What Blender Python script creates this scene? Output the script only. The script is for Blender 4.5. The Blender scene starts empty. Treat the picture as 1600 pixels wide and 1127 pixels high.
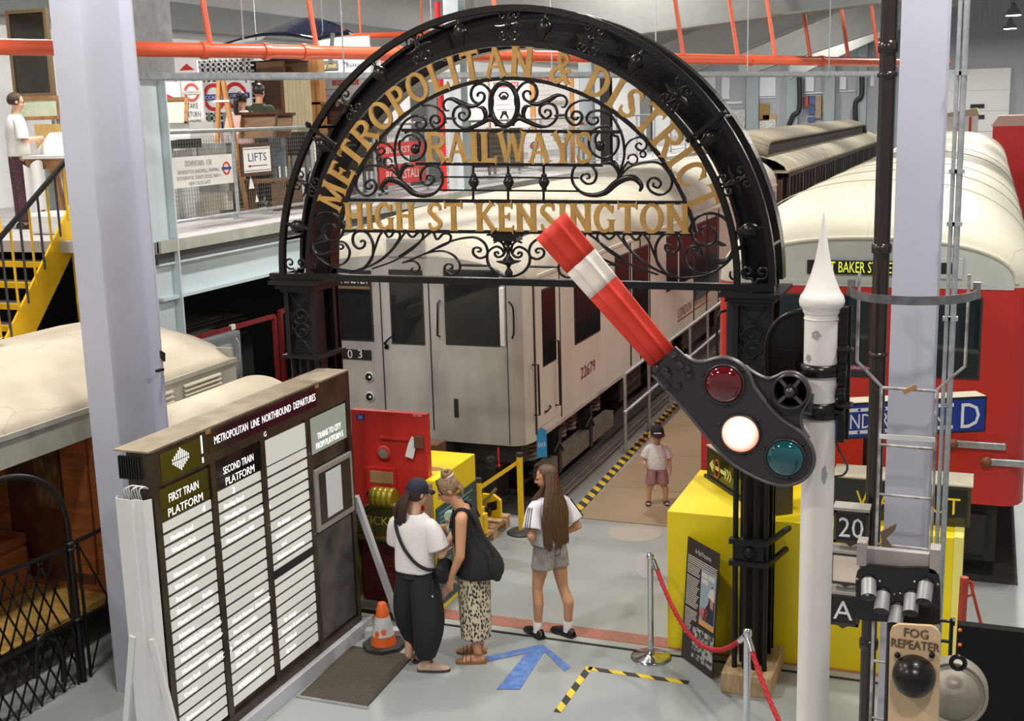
import bpy, math, random
from mathutils import Vector, Matrix

S = bpy.context.scene
COL = S.collection
random.seed(7)
PI = math.pi

# ------------------------------------------------------------------ camera
# world: X to the right across the tracks, Y along the tracks, Z up, floor at 0
F_PX, CX, CY, CAM_H = 1900.0, 800.0, 563.5, 4.6


def _cam_axes(v1=(1550, 160), roll=1.6):
    y = Vector((v1[0] - CX, -(v1[1] - CY), -F_PX)).normalized()
    r = math.radians(roll)
    u = Vector((-math.sin(r), math.cos(r), 0))
    b = -u.dot(y) / y.z
    z = (u + Vector((0, 0, b))).normalized()
    x = y.cross(z)
    return Matrix((x, y, z))


RC = _cam_axes()
CAMP = Vector((0, 0, CAM_H))
cam = bpy.data.objects.new('camera', bpy.data.cameras.new('camera'))
COL.objects.link(cam)
cam.data.sensor_width = 36
cam.data.lens = F_PX / 1600 * 36
cam.data.clip_start = 0.05
cam.data.clip_end = 300
cam.matrix_world = Matrix.Translation(CAMP) @ RC.to_4x4()
S.camera = cam


def at(px, py, x=None, y=None, z=None):
    """the point of the plane x=, y= or z= that the photograph shows at a pixel"""
    d = RC @ Vector((px - CX, -(py - CY), -F_PX))
    t = (z - CAMP.z) / d.z if z is not None else (y - CAMP.y) / d.y if y is not None else (x - CAMP.x) / d.x
    return CAMP + d * t


# ------------------------------------------------------------------ world and light
W = bpy.data.worlds.new('hall_air')
S.world = W
W.use_nodes = True
W.node_tree.nodes['Background'].inputs[0].default_value = (0.97, 0.985, 1.0, 1)
W.node_tree.nodes['Background'].inputs[1].default_value = 0.24
S.view_settings.view_transform = 'Standard'
S.view_settings.look = 'None'
S.view_settings.gamma = 1
S.view_settings.use_curve_mapping = False
S.view_settings.exposure = 0.27
LAMP_W = 92
LAMP_SPOTS = [(x, y) for y in (1.5, 6.5, 12.0, 18.0, 25.0, 33.0, 42.0, 51.0, 60.0) for x in (-10.6, -5.2, 0.6)]
LAMP_Z = 7.8

# ------------------------------------------------------------------ helpers


def mat(name, col, rough=0.5, metal=0.0, var=0.0, scale=6.0, bump=0.0, bscale=40.0, col2=None, spec=None,
        stretch=None, coat=0.0, detail=4.0, lo=0.35, hi=0.65):
    m = bpy.data.materials.new(name)
    m.use_nodes = True
    nt = m.node_tree
    b = nt.nodes['Principled BSDF']
    b.inputs['Base Color'].default_value = (*col, 1)
    b.inputs['Roughness'].default_value = rough
    b.inputs['Metallic'].default_value = metal
    if spec is not None:
        b.inputs['Specular IOR Level'].default_value = spec
    if coat:
        b.inputs['Coat Weight'].default_value = coat
        b.inputs['Coat Roughness'].default_value = 0.08
    if var or col2 or bump:
        tc = nt.nodes.new('ShaderNodeTexCoord')
        src = tc.outputs['Object']
        if stretch:
            mp = nt.nodes.new('ShaderNodeMapping')
            mp.inputs['Scale'].default_value = stretch
            nt.links.new(src, mp.inputs[0])
            src = mp.outputs[0]
    if var or col2:
        n = nt.nodes.new('ShaderNodeTexNoise')
        n.inputs['Scale'].default_value = scale
        n.inputs['Detail'].default_value = detail
        nt.links.new(src, n.inputs['Vector'])
        r = nt.nodes.new('ShaderNodeValToRGB')
        c2 = col2 or tuple(c * (1 - var) for c in col)
        r.color_ramp.elements[0].position = lo
        r.color_ramp.elements[0].color = (*c2, 1)
        r.color_ramp.elements[1].position = hi
        r.color_ramp.elements[1].color = (*col, 1)
        nt.links.new(n.outputs[0], r.inputs[0])
        nt.links.new(r.outputs[0], b.inputs['Base Color'])
    if bump:
        n2 = nt.nodes.new('ShaderNodeTexNoise')
        n2.inputs['Scale'].default_value = bscale
        nt.links.new(src, n2.inputs['Vector'])
        bp = nt.nodes.new('ShaderNodeBump')
        bp.inputs['Strength'].default_value = bump
        bp.inputs['Distance'].default_value = 0.01
        nt.links.new(n2.outputs[0], bp.inputs['Height'])
        nt.links.new(bp.outputs[0], b.inputs['Normal'])
    return m


def emis(name, col, strength, base=None):
    m = mat(name, base or col, 0.4)
    b = m.node_tree.nodes['Principled BSDF']
    b.inputs['Emission Color'].default_value = (*col, 1)
    b.inputs['Emission Strength'].default_value = strength
    return m


def glass(name, col=(0.03, 0.04, 0.04), rough=0.05, alpha=0.55):
    m = mat(name, col, rough)
    m.node_tree.nodes['Principled BSDF'].inputs['Alpha'].default_value = alpha
    return m


def wl(o):
    v = Vector((0, 0, 0))
    while o is not None:
        v += o.location
        o = o.parent
    return v


def tag(o, label=None, cat=None, group=None, kind=None):
    if label:
        o['label'] = label
    if cat:
        o['category'] = cat
    if group:
        o['group'] = group
    if kind:
        o['kind'] = kind
    return o


def thing(name, label, cat, loc=(0, 0, 0), rz=0.0, group=None):
    o = bpy.data.objects.new(name, None)
    COL.objects.link(o)
    o.location = loc
    o.rotation_euler = (0, 0, rz)
    o.empty_display_size = 0.1
    return tag(o, label, cat, group)


def V(*a):
    return Vector(a)


def frame_for(d):
    d = d.normalized()
    up = Vector((0, 0, 1)) if abs(d.z) < 0.95 else Vector((0, 1, 0))
    a = d.cross(up).normalized()
    b = a.cross(d).normalized()
    return a, b


def smooth_path(pts, n=6, closed=False):
    pts = [Vector(p) for p in pts]
    out = []
    N = len(pts)
    rng = range(N if closed else N - 1)
    for i in rng:
        if closed:
            p0, p1, p2, p3 = pts[(i - 1) % N], pts[i], pts[(i + 1) % N], pts[(i + 2) % N]
        else:
            p1, p2 = pts[i], pts[i + 1]
            p0 = pts[i - 1] if i else p1 * 2 - p2
            p3 = pts[i + 2] if i + 2 < N else p2 * 2 - p1
        for k in range(n):
            t = k / n
            out.append(0.5 * ((2 * p1) + (p2 - p0) * t + (2 * p0 - 5 * p1 + 4 * p2 - p3) * t * t
                              + (3 * p1 - p0 - 3 * p2 + p3) * t * t * t))
    if not closed:
        out.append(pts[-1].copy())
    return out


class MB:
    def __init__(self):
        self.v = []
        self.f = []
        self.sm = []
        self.mi = []
        self.cur = 0

    def add(self, vs, fs, smooth=False):
        o = len(self.v)
        self.v += [tuple(p) for p in vs]
        self.f += [tuple(i + o for i in f) for f in fs]
        self.sm += [smooth] * len(fs)
        self.mi += [self.cur] * len(fs)
        return self

    def box(self, x0, x1, y0, y1, z0, z1):
        return self.add([(x0, y0, z0), (x1, y0, z0), (x1, y1, z0), (x0, y1, z0), (x0, y0, z1), (x1, y0, z1),
                         (x1, y1, z1), (x0, y1, z1)],
                        [(0, 3, 2, 1), (4, 5, 6, 7), (0, 1, 5, 4), (1, 2, 6, 5), (2, 3, 7, 6), (3, 0, 4, 7)])

    def obox(self, o, a, b, c):
        """box from corner o along the edge vectors a, b, c"""
        o, a, b, c = Vector(o), Vector(a), Vector(b), Vector(c)
        vs = [o, o + a, o + a + b, o + b, o + c, o + a + c, o + a + b + c, o + b + c]
        fs = [(0, 3, 2, 1), (4, 5, 6, 7), (0, 1, 5, 4), (1, 2, 6, 5), (2, 3, 7, 6), (3, 0, 4, 7)]
        if a.cross(b).dot(c) < 0:
            fs = [f[::-1] for f in fs]
        return self.add(vs, fs)

    def bar(self, p0, p1, w, d=None, up=None):
        p0, p1 = Vector(p0), Vector(p1)
        d = d or w
        dr = (p1 - p0).normalized()
        if up is not None:
            a = dr.cross(Vector(up)).normalized()
            b = a.cross(dr).normalized()
        else:
            a, b = frame_for(dr)
        return self.obox(p0 - a * w / 2 - b * d / 2, a * w, b * d, p1 - p0)

    def cyl(self, p0, p1, r0, r1=None, seg=16, caps=True, smooth=True):
        p0, p1 = Vector(p0), Vector(p1)
        r1 = r0 if r1 is None else r1
        a, b = frame_for(p1 - p0)
        vs = []
        for p, r in ((p0, r0), (p1, r1)):
            for i in range(seg):
                t = 2 * PI * i / seg
                vs.append(p + a * math.cos(t) * r + b * math.sin(t) * r)
        fs = [(i, (i + 1) % seg, seg + (i + 1) % seg, seg + i) for i in range(seg)]
        fs = [f[::-1] for f in fs]
        self.add(vs, fs, smooth)
        if caps:
            self.add(vs[:seg], [tuple(range(seg))])
            self.add(vs[seg:], [tuple(range(seg))[::-1]])
        return self

    def tube(self, pts, r, seg=8, closed=False, flat=None, nrm=None):
        """sweep; r number or list; nrm fixes the binormal (for flat ironwork), flat scales along nrm"""
        pts = [Vector(p) for p in pts]
        N = len(pts)
        vs = []
        prev = None
        for i in range(N):
            if closed:
                d = pts[(i + 1) % N] - pts[i - 1]
            else:
                d = pts[min(i + 1, N - 1)] - pts[max(i - 1, 0)]
            if d.length < 1e-9:
                d = Vector((0, 0, 1))
            d.normalize()
            if nrm is not None:
                b = Vector(nrm)
                a = b.cross(d)
                a = a.normalized() if a.length > 1e-6 else frame_for(d)[0]
            else:
                if prev is None:
                    a, b = frame_for(d)
                else:
                    a = prev - d * prev.dot(d)
                    a = a.normalized() if a.length > 1e-6 else frame_for(d)[0]
                b = d.cross(a).normalized()
                prev = a
            rr = r[i] if isinstance(r, (list, tuple)) else r
            fb = flat if flat is not None else rr
            for k in range(seg):
                t = 2 * PI * (k + 0.5) / seg
                vs.append(pts[i] + a * math.cos(t) * rr + b * math.sin(t) * fb)
        fs = []
        M = N if closed else N - 1
        for i in range(M):
            j = (i + 1) % N
            for k in range(seg):
                k2 = (k + 1) % seg
                fs.append((i * seg + k, j * seg + k, j * seg + k2, i * seg + k2))
        self.add(vs, fs, True)
        if not closed:
            self.add(vs[:seg], [tuple(range(seg))])
            self.add(vs[-seg:], [tuple(range(seg))[::-1]])
        return self

    def lathe(self, c, prof, seg=20, axis=None, smooth=True):
        """prof: list of (r, h) along axis (default z) from point c"""
        c = Vector(c)
        ax = Vector(axis).normalized() if axis is not None else Vector((0, 0, 1))
        a, b = frame_for(ax)
        vs = []
        for r, h in prof:
            for i in range(seg):
                t = 2 * PI * i / seg
                vs.append(c + ax * h + a * math.cos(t) * r + b * math.sin(t) * r)
        fs = []
        for j in range(len(prof) - 1):
            for i in range(seg):
                i2 = (i + 1) % seg
                fs.append((j * seg + i, (j + 1) * seg + i, (j + 1) * seg + i2, j * seg + i2))
        self.add(vs, fs, smooth)
        if prof[0][0] > 1e-4:
            self.add(vs[:seg], [tuple(range(seg))])
        if prof[-1][0] > 1e-4:
            self.add(vs[-seg:], [tuple(range(seg))[::-1]])
        return self

    def ball(self, c, r, seg=14, rings=8, sc=(1, 1, 1), smooth=True):
        c = Vector(c)
        vs, fs = [], []
        for j in range(rings + 1):
            ph = PI * j / rings
            for i in range(seg):
                t = 2 * PI * i / seg
                vs.append((c.x + r * sc[0] * math.sin(ph) * math.cos(t), c.y + r * sc[1] * math.sin(ph) * math.sin(t),
                           c.z + r * sc[2] * math.cos(ph)))
        for j in range(rings):
            for i in range(seg):
                i2 = (i + 1) % seg
                fs.append((j * seg + i, (j + 1) * seg + i, (j + 1) * seg + i2, j * seg + i2))
        return self.add(vs, fs, smooth)

    def prism(self, poly, o, u, v, w, smooth=False):
        """polygon in (u,v) from origin o extruded by the vector w"""
        o, u, v, w = Vector(o), Vector(u), Vector(v), Vector(w)
        n = len(poly)
        bot = [o + u * p[0] + v * p[1] for p in poly]
        vs = bot + [p + w for p in bot]
        area = sum(poly[i][0] * poly[(i + 1) % n][1] - poly[(i + 1) % n][0] * poly[i][1] for i in range(n))
        fl = (u.cross(v).dot(w) > 0) == (area > 0)
        f0 = tuple(range(n))
        f1 = tuple(range(n, 2 * n))
        sides = [(i, (i + 1) % n, n + (i + 1) % n, n + i) for i in range(n)]
        if fl:
            fs = [f0[::-1], f1] + sides
        else:
            fs = [f0, f1[::-1]] + [s[::-1] for s in sides]
        self.add(vs, fs[:2])
        self.add(vs, fs[2:], smooth)
        return self

    def loft(self, rings, closed=True, caps=(True, True), smooth=True):
        n = len(rings[0])
        vs = [p for r in rings for p in r]
        fs = []
        for j in range(len(rings) - 1):
            for i in range(n if closed else n - 1):
                i2 = (i + 1) % n
                fs.append((j * n + i, j * n + i2, (j + 1) * n + i2, (j + 1) * n + i))
        self.add(vs, fs, smooth)
        if closed and caps[0]:
            self.add(rings[0], [tuple(range(n))[::-1]])
        if closed and caps[1]:
            self.add(rings[-1], [tuple(range(n))])
        return self

    def grid(self, fn, nu, nv, smooth=True):
        vs = [fn(i / nu, j / nv) for j in range(nv + 1) for i in range(nu + 1)]
        fs = [(j * (nu + 1) + i, j * (nu + 1) + i + 1, (j + 1) * (nu + 1) + i + 1, (j + 1) * (nu + 1) + i)
              for j in range(nv) for i in range(nu)]
        return self.add(vs, fs, smooth)

    def text(self, s, o, u, v, size, w=None, align='CENTER', depth=0.0, spacing=1.0, sx=1.0):
        """lettering standing on origin o, reading along u, upright along v, raised by depth along u x v"""
        vs, fs = text_data(s, align, spacing)
        o, u, v = Vector(o), Vector(u).normalized(), Vector(v).normalized()
        n = u.cross(v)
        if w:
            xs = [p[0] for p in vs] or [0, 1]
            sx = w / max(1e-6, (max(xs) - min(xs)) * size)
        P = [o + u * p[0] * size * sx + v * p[1] * size + n * depth for p in vs]
        return self.add(P, fs)

    def mesh(self, name):
        me = bpy.data.meshes.new(name)
        me.from_pydata(self.v, [], self.f)
        me.polygons.foreach_set('use_smooth', self.sm)
        me.polygons.foreach_set('material_index', self.mi)
        me.update()
        return me

    def build(self, name, m, parent=None, local=False, bevel=0.0, flat=False):
        me = self.mesh(name)
        o = bpy.data.objects.new(name, me)
        COL.objects.link(o)
        for k in (m if isinstance(m, (list, tuple)) else [m]):
            me.materials.append(k)
        if parent is not None:
            o.parent = parent
            if not local:
                o.location = -wl(parent)
        if bevel:
            md = o.modifiers.new('bevel', 'BEVEL')
            md.width = bevel
            md.segments = 2
            md.limit_method = 'ANGLE'
        return o


_TC = {}


def text_data(s, align='CENTER', spacing=1.0):
    k = (s, align, spacing)
    if k not in _TC:
        cu = bpy.data.curves.new('lettering_curve', 'FONT')
        cu.body = s
        cu.align_x = align
        cu.space_character = spacing
        cu.resolution_u = 2
        ob = bpy.data.objects.new('lettering_curve', cu)
        COL.objects.link(ob)
        dg = bpy.context.evaluated_depsgraph_get()
        me = bpy.data.meshes.new_from_object(ob.evaluated_get(dg))
        vs = [tuple(v.co) for v in me.vertices]
        fs = [tuple(p.vertices) for p in me.polygons]
        bpy.data.objects.remove(ob)
        bpy.data.curves.remove(cu)
        bpy.data.meshes.remove(me)
        _TC[k] = (vs, fs)
    return _TC[k]


def copy_tree(o, parent=None, loc=None, rz=None, label=None):
    c = o.copy()
    COL.objects.link(c)
    c.parent = parent
    if loc is not None:
        c.location = loc
    if rz is not None:
        c.rotation_euler = (0, 0, rz)
    if label:
        c['label'] = label
    for ch in list(o.children):
        copy_tree(ch, c)
    return c


def letters(mb, m, parent, local=False):
    """lettering with each character as a part of its own"""
    par = list(range(len(mb.v)))

    def find(i):
        while par[i] != i:
            par[i] = par[par[i]]
            i = par[i]
        return i
    for f in mb.f:
        for k in f[1:]:
            par[find(k)] = find(f[0])
    groups = {}
    for f in mb.f:
        groups.setdefault(find(f[0]), []).append(f)
    for fs in groups.values():
        ids = sorted({i for f in fs for i in f})
        mp = {i: k for k, i in enumerate(ids)}
        MB().add([mb.v[i] for i in ids], [tuple(mp[i] for i in f) for f in fs]).build('letter', m, parent, local)


def cracks(m, col=(0.2, 0.17, 0.12), scale=1.6, w=0.012, stretch=(1, 0.45, 1), dist=0.5):
    """fine creases in a painted canvas, mixed over the material's colour"""
    nt = m.node_tree
    b = nt.nodes['Principled BSDF']
    tc = nt.nodes.new('ShaderNodeTexCoord')
    mp = nt.nodes.new('ShaderNodeMapping')
    mp.inputs['Scale'].default_value = stretch
    ns = nt.nodes.new('ShaderNodeTexNoise')
    ns.inputs['Scale'].default_value = 3
    mx = nt.nodes.new('ShaderNodeVectorMath')
    mx.operation = 'MULTIPLY_ADD'
    mx.inputs[1].default_value = (dist, dist, dist)
    vo = nt.nodes.new('ShaderNodeTexVoronoi')
    vo.feature = 'DISTANCE_TO_EDGE'
    vo.inputs['Scale'].default_value = scale
    r = nt.nodes.new('ShaderNodeValToRGB')
    r.color_ramp.elements[0].position = 0
    r.color_ramp.elements[0].color = (0.55, 0.55, 0.55, 1)
    r.color_ramp.elements[1].position = w
    r.color_ramp.elements[1].color = (0, 0, 0, 1)
    mix = nt.nodes.new('ShaderNodeMix')
    mix.data_type = 'RGBA'
    nt.links.new(tc.outputs['Object'], mp.inputs[0])
    nt.links.new(mp.outputs[0], ns.inputs['Vector'])
    nt.links.new(ns.outputs['Color'], mx.inputs[0])
    nt.links.new(mp.outputs[0], mx.inputs[2])
    nt.links.new(mx.outputs[0], vo.inputs['Vector'])
    nt.links.new(vo.outputs['Distance'], r.inputs[0])
    nt.links.new(r.outputs[0], mix.inputs['Factor'])
    src = b.inputs['Base Color'].links[0].from_socket
    nt.links.new(src, mix.inputs['A'])
    mix.inputs['B'].default_value = (*col, 1)
    nt.links.new(mix.outputs['Result'], b.inputs['Base Color'])


def struct(mb, name, m, label=None, **k):
    o = mb.build(name, m, **k)
    tag(o, label, None, None, 'structure')
    return o


# ------------------------------------------------------------------ materials
IRON = mat('black_iron_paint', (0.010, 0.008, 0.007), 0.26, 0.0, spec=0.35, bump=0.15, bscale=60)
IRON_M = mat('matt_black_iron', (0.012, 0.010, 0.009), 0.42, spec=0.3, bump=0.2, bscale=50)
GILT = mat('ochre_letter_paint', (0.43, 0.235, 0.055), 0.45, var=0.25, scale=9)
STEEL_W = mat('pale_column_paint', (0.48, 0.48, 0.56), 0.45, var=0.06, scale=1.4)
STEEL_P = mat('light_blue_steel_paint', (0.60, 0.70, 0.73), 0.45, var=0.05, scale=1.5)
STEEL_G = mat('grey_roof_steel', (0.19, 0.195, 0.185), 0.55, var=0.1)
GALV = mat('galvanised_steel', (0.52, 0.55, 0.56), 0.35, 0.6, var=0.25, scale=18)
CHROME = mat('chrome', (0.75, 0.76, 0.78), 0.12, 1.0)
RED_PIPE = mat('red_pipe_paint', (0.80, 0.13, 0.055), 0.3, var=0.1, scale=3)
YEL = mat('yellow_paint', (0.90, 0.69, 0.006), 0.42, var=0.05, scale=3)
YEL_S = mat('stair_yellow_paint', (0.88, 0.52, 0.01), 0.45, var=0.12, scale=5)
WHITE = mat('white_paint', (0.80, 0.79, 0.77), 0.5, var=0.04)
OFFW = mat('off_white_enamel', (0.74, 0.74, 0.70), 0.3, var=0.05)
BLK = mat('black_paint', (0.015, 0.014, 0.013), 0.45)
BLUE_S = mat('sign_blue_enamel', (0.008, 0.035, 0.27), 0.25)
RED_S = mat('sign_red_enamel', (0.55, 0.02, 0.02), 0.3)
NAVY_T = mat('navy_lettering', (0.01, 0.02, 0.10), 0.5)
GLS = glass('dark_window_glass', (0.012, 0.016, 0.016), 0.04, 0.82)
WOOD = mat('varnished_oak', (0.40, 0.19, 0.07), 0.45, var=0.45, scale=5, stretch=(1, 8, 1))
WOOD_P = mat('pale_pine', (0.62, 0.42, 0.22), 0.6, var=0.35, scale=5, stretch=(8, 1, 1))
WOOD_D = mat('dark_mahogany', (0.09, 0.038, 0.02), 0.4, var=0.5, scale=6, stretch=(1, 1, 5))
RUBBER = mat('black_rubber', (0.03, 0.03, 0.03), 0.7)
# ================================================================== the hall
FLOOR_M = mat('grey_floor_paint', (0.37, 0.395, 0.385), 0.36, var=0.16, scale=0.9, bump=0.03, bscale=8, detail=8, lo=0.3, hi=0.7)
WALL_M = mat('white_wall_panel', (0.74, 0.75, 0.74), 0.6, var=0.05)
CLAD = mat('grey_wall_cladding', (0.42, 0.45, 0.46), 0.6, var=0.12, scale=2, stretch=(6, 6, 0.3))
CEIL_M = mat('roof_sheet', (0.10, 0.10, 0.095), 0.7, var=0.15, stretch=(0.3, 8, 1))
VOID = mat('void_black', (0.008, 0.008, 0.008), 0.9)
XL, XR, Y0, Y1, ZC = -15.0, 7.0, -5.0, 66.0, 10.2
MEZ, MEZ_X, MEZ_Y = 3.35, -8.4, 10.95

struct(MB().box(XL, XR, Y0, Y1, -0.3, 0), 'floor', FLOOR_M, 'grey painted concrete floor of the depot hall')
struct(MB().box(XL, XR, Y0, Y1, ZC, ZC + 0.2), 'ceiling', CEIL_M, 'dark sheet roof high over the hall')
struct(MB().box(XL - 0.2, XL, Y0, Y1, 0, ZC), 'wall_left', WALL_M, 'white wall behind the upper floor displays')
ew = struct(MB().box(XL, XR, Y1, Y1 + 0.2, 0, ZC), 'wall_back', CLAD, 'grey clad wall at the far end')
# columns, windows, posters and trunking of the far wall
YW = Y1 - 0.02
mb = MB()
for i, px in enumerate((1012, 1080, 1178, 1240, 1298, 1348, 1392)):
    c = at(px, 150, y=YW)
    w = 0.75 - 0.06 * i
    MB().box(c.x - w / 2, c.x + w / 2, YW - 0.5, YW, 0, ZC).build('wall_column', mat('blue_grey_column', (0.30, 0.36, 0.38), 0.6) if i == 0 else bpy.data.materials['blue_grey_column'], ew)
WIN = mat('pale_window_panel', (0.72, 0.76, 0.78), 0.3)
for (a, b, t, bo) in ((1044, 1066, 118, 152), (1100, 1118, 118, 160), (1128, 1140, 118, 155), (1187, 1212, 118, 150), (1258, 1272, 118, 143), (1312, 1322, 118, 140), (1360, 1366, 118, 135), (1100, 1160, 160, 162), (1187, 1214, 152, 153), (1257, 1290, 145, 146), (1311, 1336, 142, 143)):
    p, q = at(a, t, y=YW), at(b, bo, y=YW)
    MB().box(p.x, q.x, YW - 0.08, YW, q.z, p.z).build('window_panel', WIN, ew)
pc = [(0.75, 0.74, 0.68), (0.35, 0.22, 0.05), (0.70, 0.35, 0.12), (0.08, 0.12, 0.28), (0.45, 0.30, 0.20), (0.70, 0.62, 0.30), (0.55, 0.10, 0.08), (0.72, 0.73, 0.70)]
for k, (a, b, t, bo, c) in enumerate(((1140, 1164, 172, 215, 7), (1187, 1202, 162, 188, 1), (1192, 1213, 180, 186, 2), (1187, 1212, 187, 204, 0), (1257, 1264, 150, 168, 6), (1263, 1274, 150, 163, 3), (1262, 1274, 166, 178, 3), (1274, 1283, 150, 185, 4), (1286, 1293, 149, 178, 5), (1262, 1274, 183, 190, 3))):
    p, q = at(a, t, y=YW - 0.1), at(b, bo, y=YW - 0.1)
    nm = 'poster_print_%d' % c
    m = bpy.data.materials.get(nm) or mat(nm, pc[c], 0.5, var=0.35, scale=9)
    MB().box(p.x, q.x, YW - 0.14, YW - 0.08, q.z, p.z).build('poster', m, ew)
for pts in (((1249, 118), (1249, 170), (1240, 180), (1233, 196)), ((1347, 118), (1346, 150), (1337, 160), (1337, 190))):
    MB().tube(smooth_path([at(a, b, y=YW - 0.6) for a, b in pts], 4), 0.13, 8).build('duct', BLK, ew)
# sectional door
d = MB().box(at(1483, 110, y=YW).x, at(1580, 110, y=YW).x, YW - 0.25, YW - 0.05, 0, at(1520, 108, y=YW).z)
door = struct(d, 'door_1', WHITE, 'white sectional door in the far wall')
for zz in range(5):
    z = 1.2 + zz * 1.0
    MB().box(at(1484, 110, y=YW).x, at(1579, 110, y=YW).x, YW - 0.29, YW - 0.25, z, z + 0.95).build('panel', WHITE, door)
for px, py in ((1528, 183), (1528, 166)):
    p = at(px, py, y=YW - 0.3)
    MB().box(p.x - 0.35, p.x + 0.3, YW - 0.33, YW - 0.28, p.z - 0.1, p.z + 0.1).build('window_slot', BLK, door)

# roof rafters (deep tapered steel)
for i, (yy, a, b, dep) in enumerate(((19, (850, 70), (1066, 42), 1.3), (24, (1040, 68), (1092, 46), 1.5), (30, (1100, 105), (1235, 48), 1.3), (36, (1220, 98), (1370, 48), 1.2), (43, (1290, 97), (1366, 62), 1.1))):
    p, q = at(*a, y=yy), at(*b, y=yy)
    sl = (q.z - p.z) / (q.x - p.x)
    def zb(x):
        return p.z + sl * (x - p.x)
    xa, xb = max(XL, p.x - 1.2), p.x + min(9, (ZC - p.z - 0.4) / sl)
    m = MB()
    m.prism([(xa, zb(xa)), (xb, zb(xb)), (xb, zb(xb) + 0.5), (xa, zb(xa) + dep)], (0, yy, 0), (1, 0, 0), (0, 0, 1), (0, 0.04, 0))
    m.obox((xa, yy - 0.14, zb(xa) - 0.03), (xb - xa, 0, zb(xb) - zb(xa)), (0, 0.32, 0), (0, 0, 0.035))
    m.obox((xa, yy - 0.14, zb(xa) + dep), (xb - xa, 0, zb(xb) + 0.5 - zb(xa) - dep), (0, 0.32, 0), (0, 0, 0.035))
    struct(m, 'trim_%d' % (i + 1), STEEL_G, 'grey tapered steel roof rafter')
# eaves beam carrying the rafters along the hall
struct(MB().box(XL, XL + 0.4, Y0, Y1, 6.4, 6.9), 'trim_6', STEEL_G, 'steel eaves beam over the left wall')

# portal columns
def icol(name, x0, x1, y0, y1, z0, z1, t, m, lab):
    b = MB()
    b.box(x0, x1, y0, y0 + t, z0, z1)
    b.box(x0, x1, y1 - t, y1, z0, z1)
    xm = (x0 + x1) / 2
    b.box(xm - t / 2, xm + t / 2, y0 + t, y1 - t, z0, z1)
    return tag(b.build(name, m), lab, 'pillar')


PILL = icol('steel_pillar', -6.55, -6.29, 7.5, 8.13, 0, ZC, 0.02, STEEL_W, 'tall pale steel I-section pillar behind the departures board')
icol('steel_pillar', -0.505, -0.25, 7.5, 7.95, 0, ZC, 0.02, STEEL_W, 'tall pale steel pillar beside the black drainpipe')
c2 = icol('steel_pillar', -8.58, -8.36, 10.80, 11.26, 0, ZC, 0.02, STEEL_P, 'light blue steel pillar at the upper floor edge')
MB().box(-8.62, -8.33, 10.74, 11.4, at(247, 118, x=-8.4).z, ZC).build('cladding_box', mat('bare_steel_sheet', (0.30, 0.31, 0.31), 0.5, 0.3, var=0.3), c2)
# small bracket on the left pillar
mb = MB().prism([(0, 0), (0.05, -0.03), (0.04, -0.1), (0, -0.06)], at(249, 548, x=-6.28), (0, 1, 0), (0, 0, 1), (0.02, 0, 0))
mb.box(-6.29, -6.26, 8.02, 8.1, 2.62, 2.64)
mb.build('bracket', BLK, PILL)

# ------------------------------------------------------------------ mezzanine
CONC = mat('concrete_edge', (0.46, 0.47, 0.42), 0.8, var=0.25, scale=4, bump=0.2)
mz = struct(MB().box(XL, MEZ_X, MEZ_Y, Y1, 3.22, MEZ), 'floor_mezzanine', mat('mezzanine_floor_paint', (0.46, 0.44, 0.44), 0.5, var=0.15, scale=2), 'grey upper floor deck')
MB().box(MEZ_X - 0.02, MEZ_X + 0.03, MEZ_Y, Y1, 3.23, MEZ + 0.01).build('edge_kerb', CONC, mz)
MB().box(MEZ_X - 0.22, MEZ_X - 0.02, MEZ_Y, Y1, 3.10, 3.22).build('shadow_gap', mat('gap_shade_dark', (0.07, 0.075, 0.08), 0.6), mz)  # dark strip painting the shadow between kerb and beam
mb = MB().box(MEZ_X - 0.16, MEZ_X - 0.12, MEZ_Y, Y1, 2.72, 3.12)
mb.box(MEZ_X - 0.28, MEZ_X + 0.01, MEZ_Y, Y1, 2.70, 2.735)
mb.box(MEZ_X - 0.28, MEZ_X + 0.0, MEZ_Y, Y1, 3.09, 3.11)
struct(mb, 'trim_7', STEEL_P, 'light blue steel beam under the upper floor edge')
struct(MB().box(-11.2, -11.0, 4, Y1 - 6, 0, 3.2), 'wall_undercroft', VOID, 'black partition standing for the dark void under the upper floor')  # near-black sheet paints the darkness of the space below the deck

# pipes and tray overhead
mb = MB()
a, b = at(214, 77, z=5.3), at(1480, 99, z=5.3)
mb.cyl(a - (b - a) * 0.1, b, 0.07, seg=14)
pipe = mb.build('sprinkler_pipe', RED_PIPE)
tag(pipe, 'long red sprinkler main slung under the roof behind the arch', 'pipe')
for t in (0.045, 0.09, 0.12, 0.2, 0.33, 0.5, 0.62, 0.74, 0.86):
    p = a + (b - a) * t
    MB().lathe(p - (b - a).normalized() * 0.03, [(0.085, 0), (0.085, 0.06)], 12, axis=(b - a)).build('coupling', RED_PIPE, pipe)
for t in (0.05, 0.13, 0.30, 0.52, 0.60, 0.66, 0.72, 0.79, 0.85, 0.92):
    p = a + (b - a) * t
    MB().cyl(p + V(0, 0, 0.05), p + V(-0.25, 0.1, 1.5), 0.03, seg=6).build('branch_pipe', RED_PIPE, pipe)
mb = MB()
a2, b2 = at(530, 58, y=20), at(690, 52, y=22)
mb.cyl(a2, b2, 0.06, seg=10)
for _t in (0.2, 0.8):
    _p = a2.lerp(b2, _t)
    mb.cyl(_p, V(_p.x, _p.y, ZC - 0.01), 0.02, seg=6)
tag(mb.build('branch_sprinkler_pipe', RED_PIPE), 'short red pipe high above the Buses board', 'pipe')
a, b = at(213, 121, z=5.05), at(1372, 116, z=5.05)
dr = (b - a).normalized()
sd = dr.cross(V(0, 0, 1))
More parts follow.
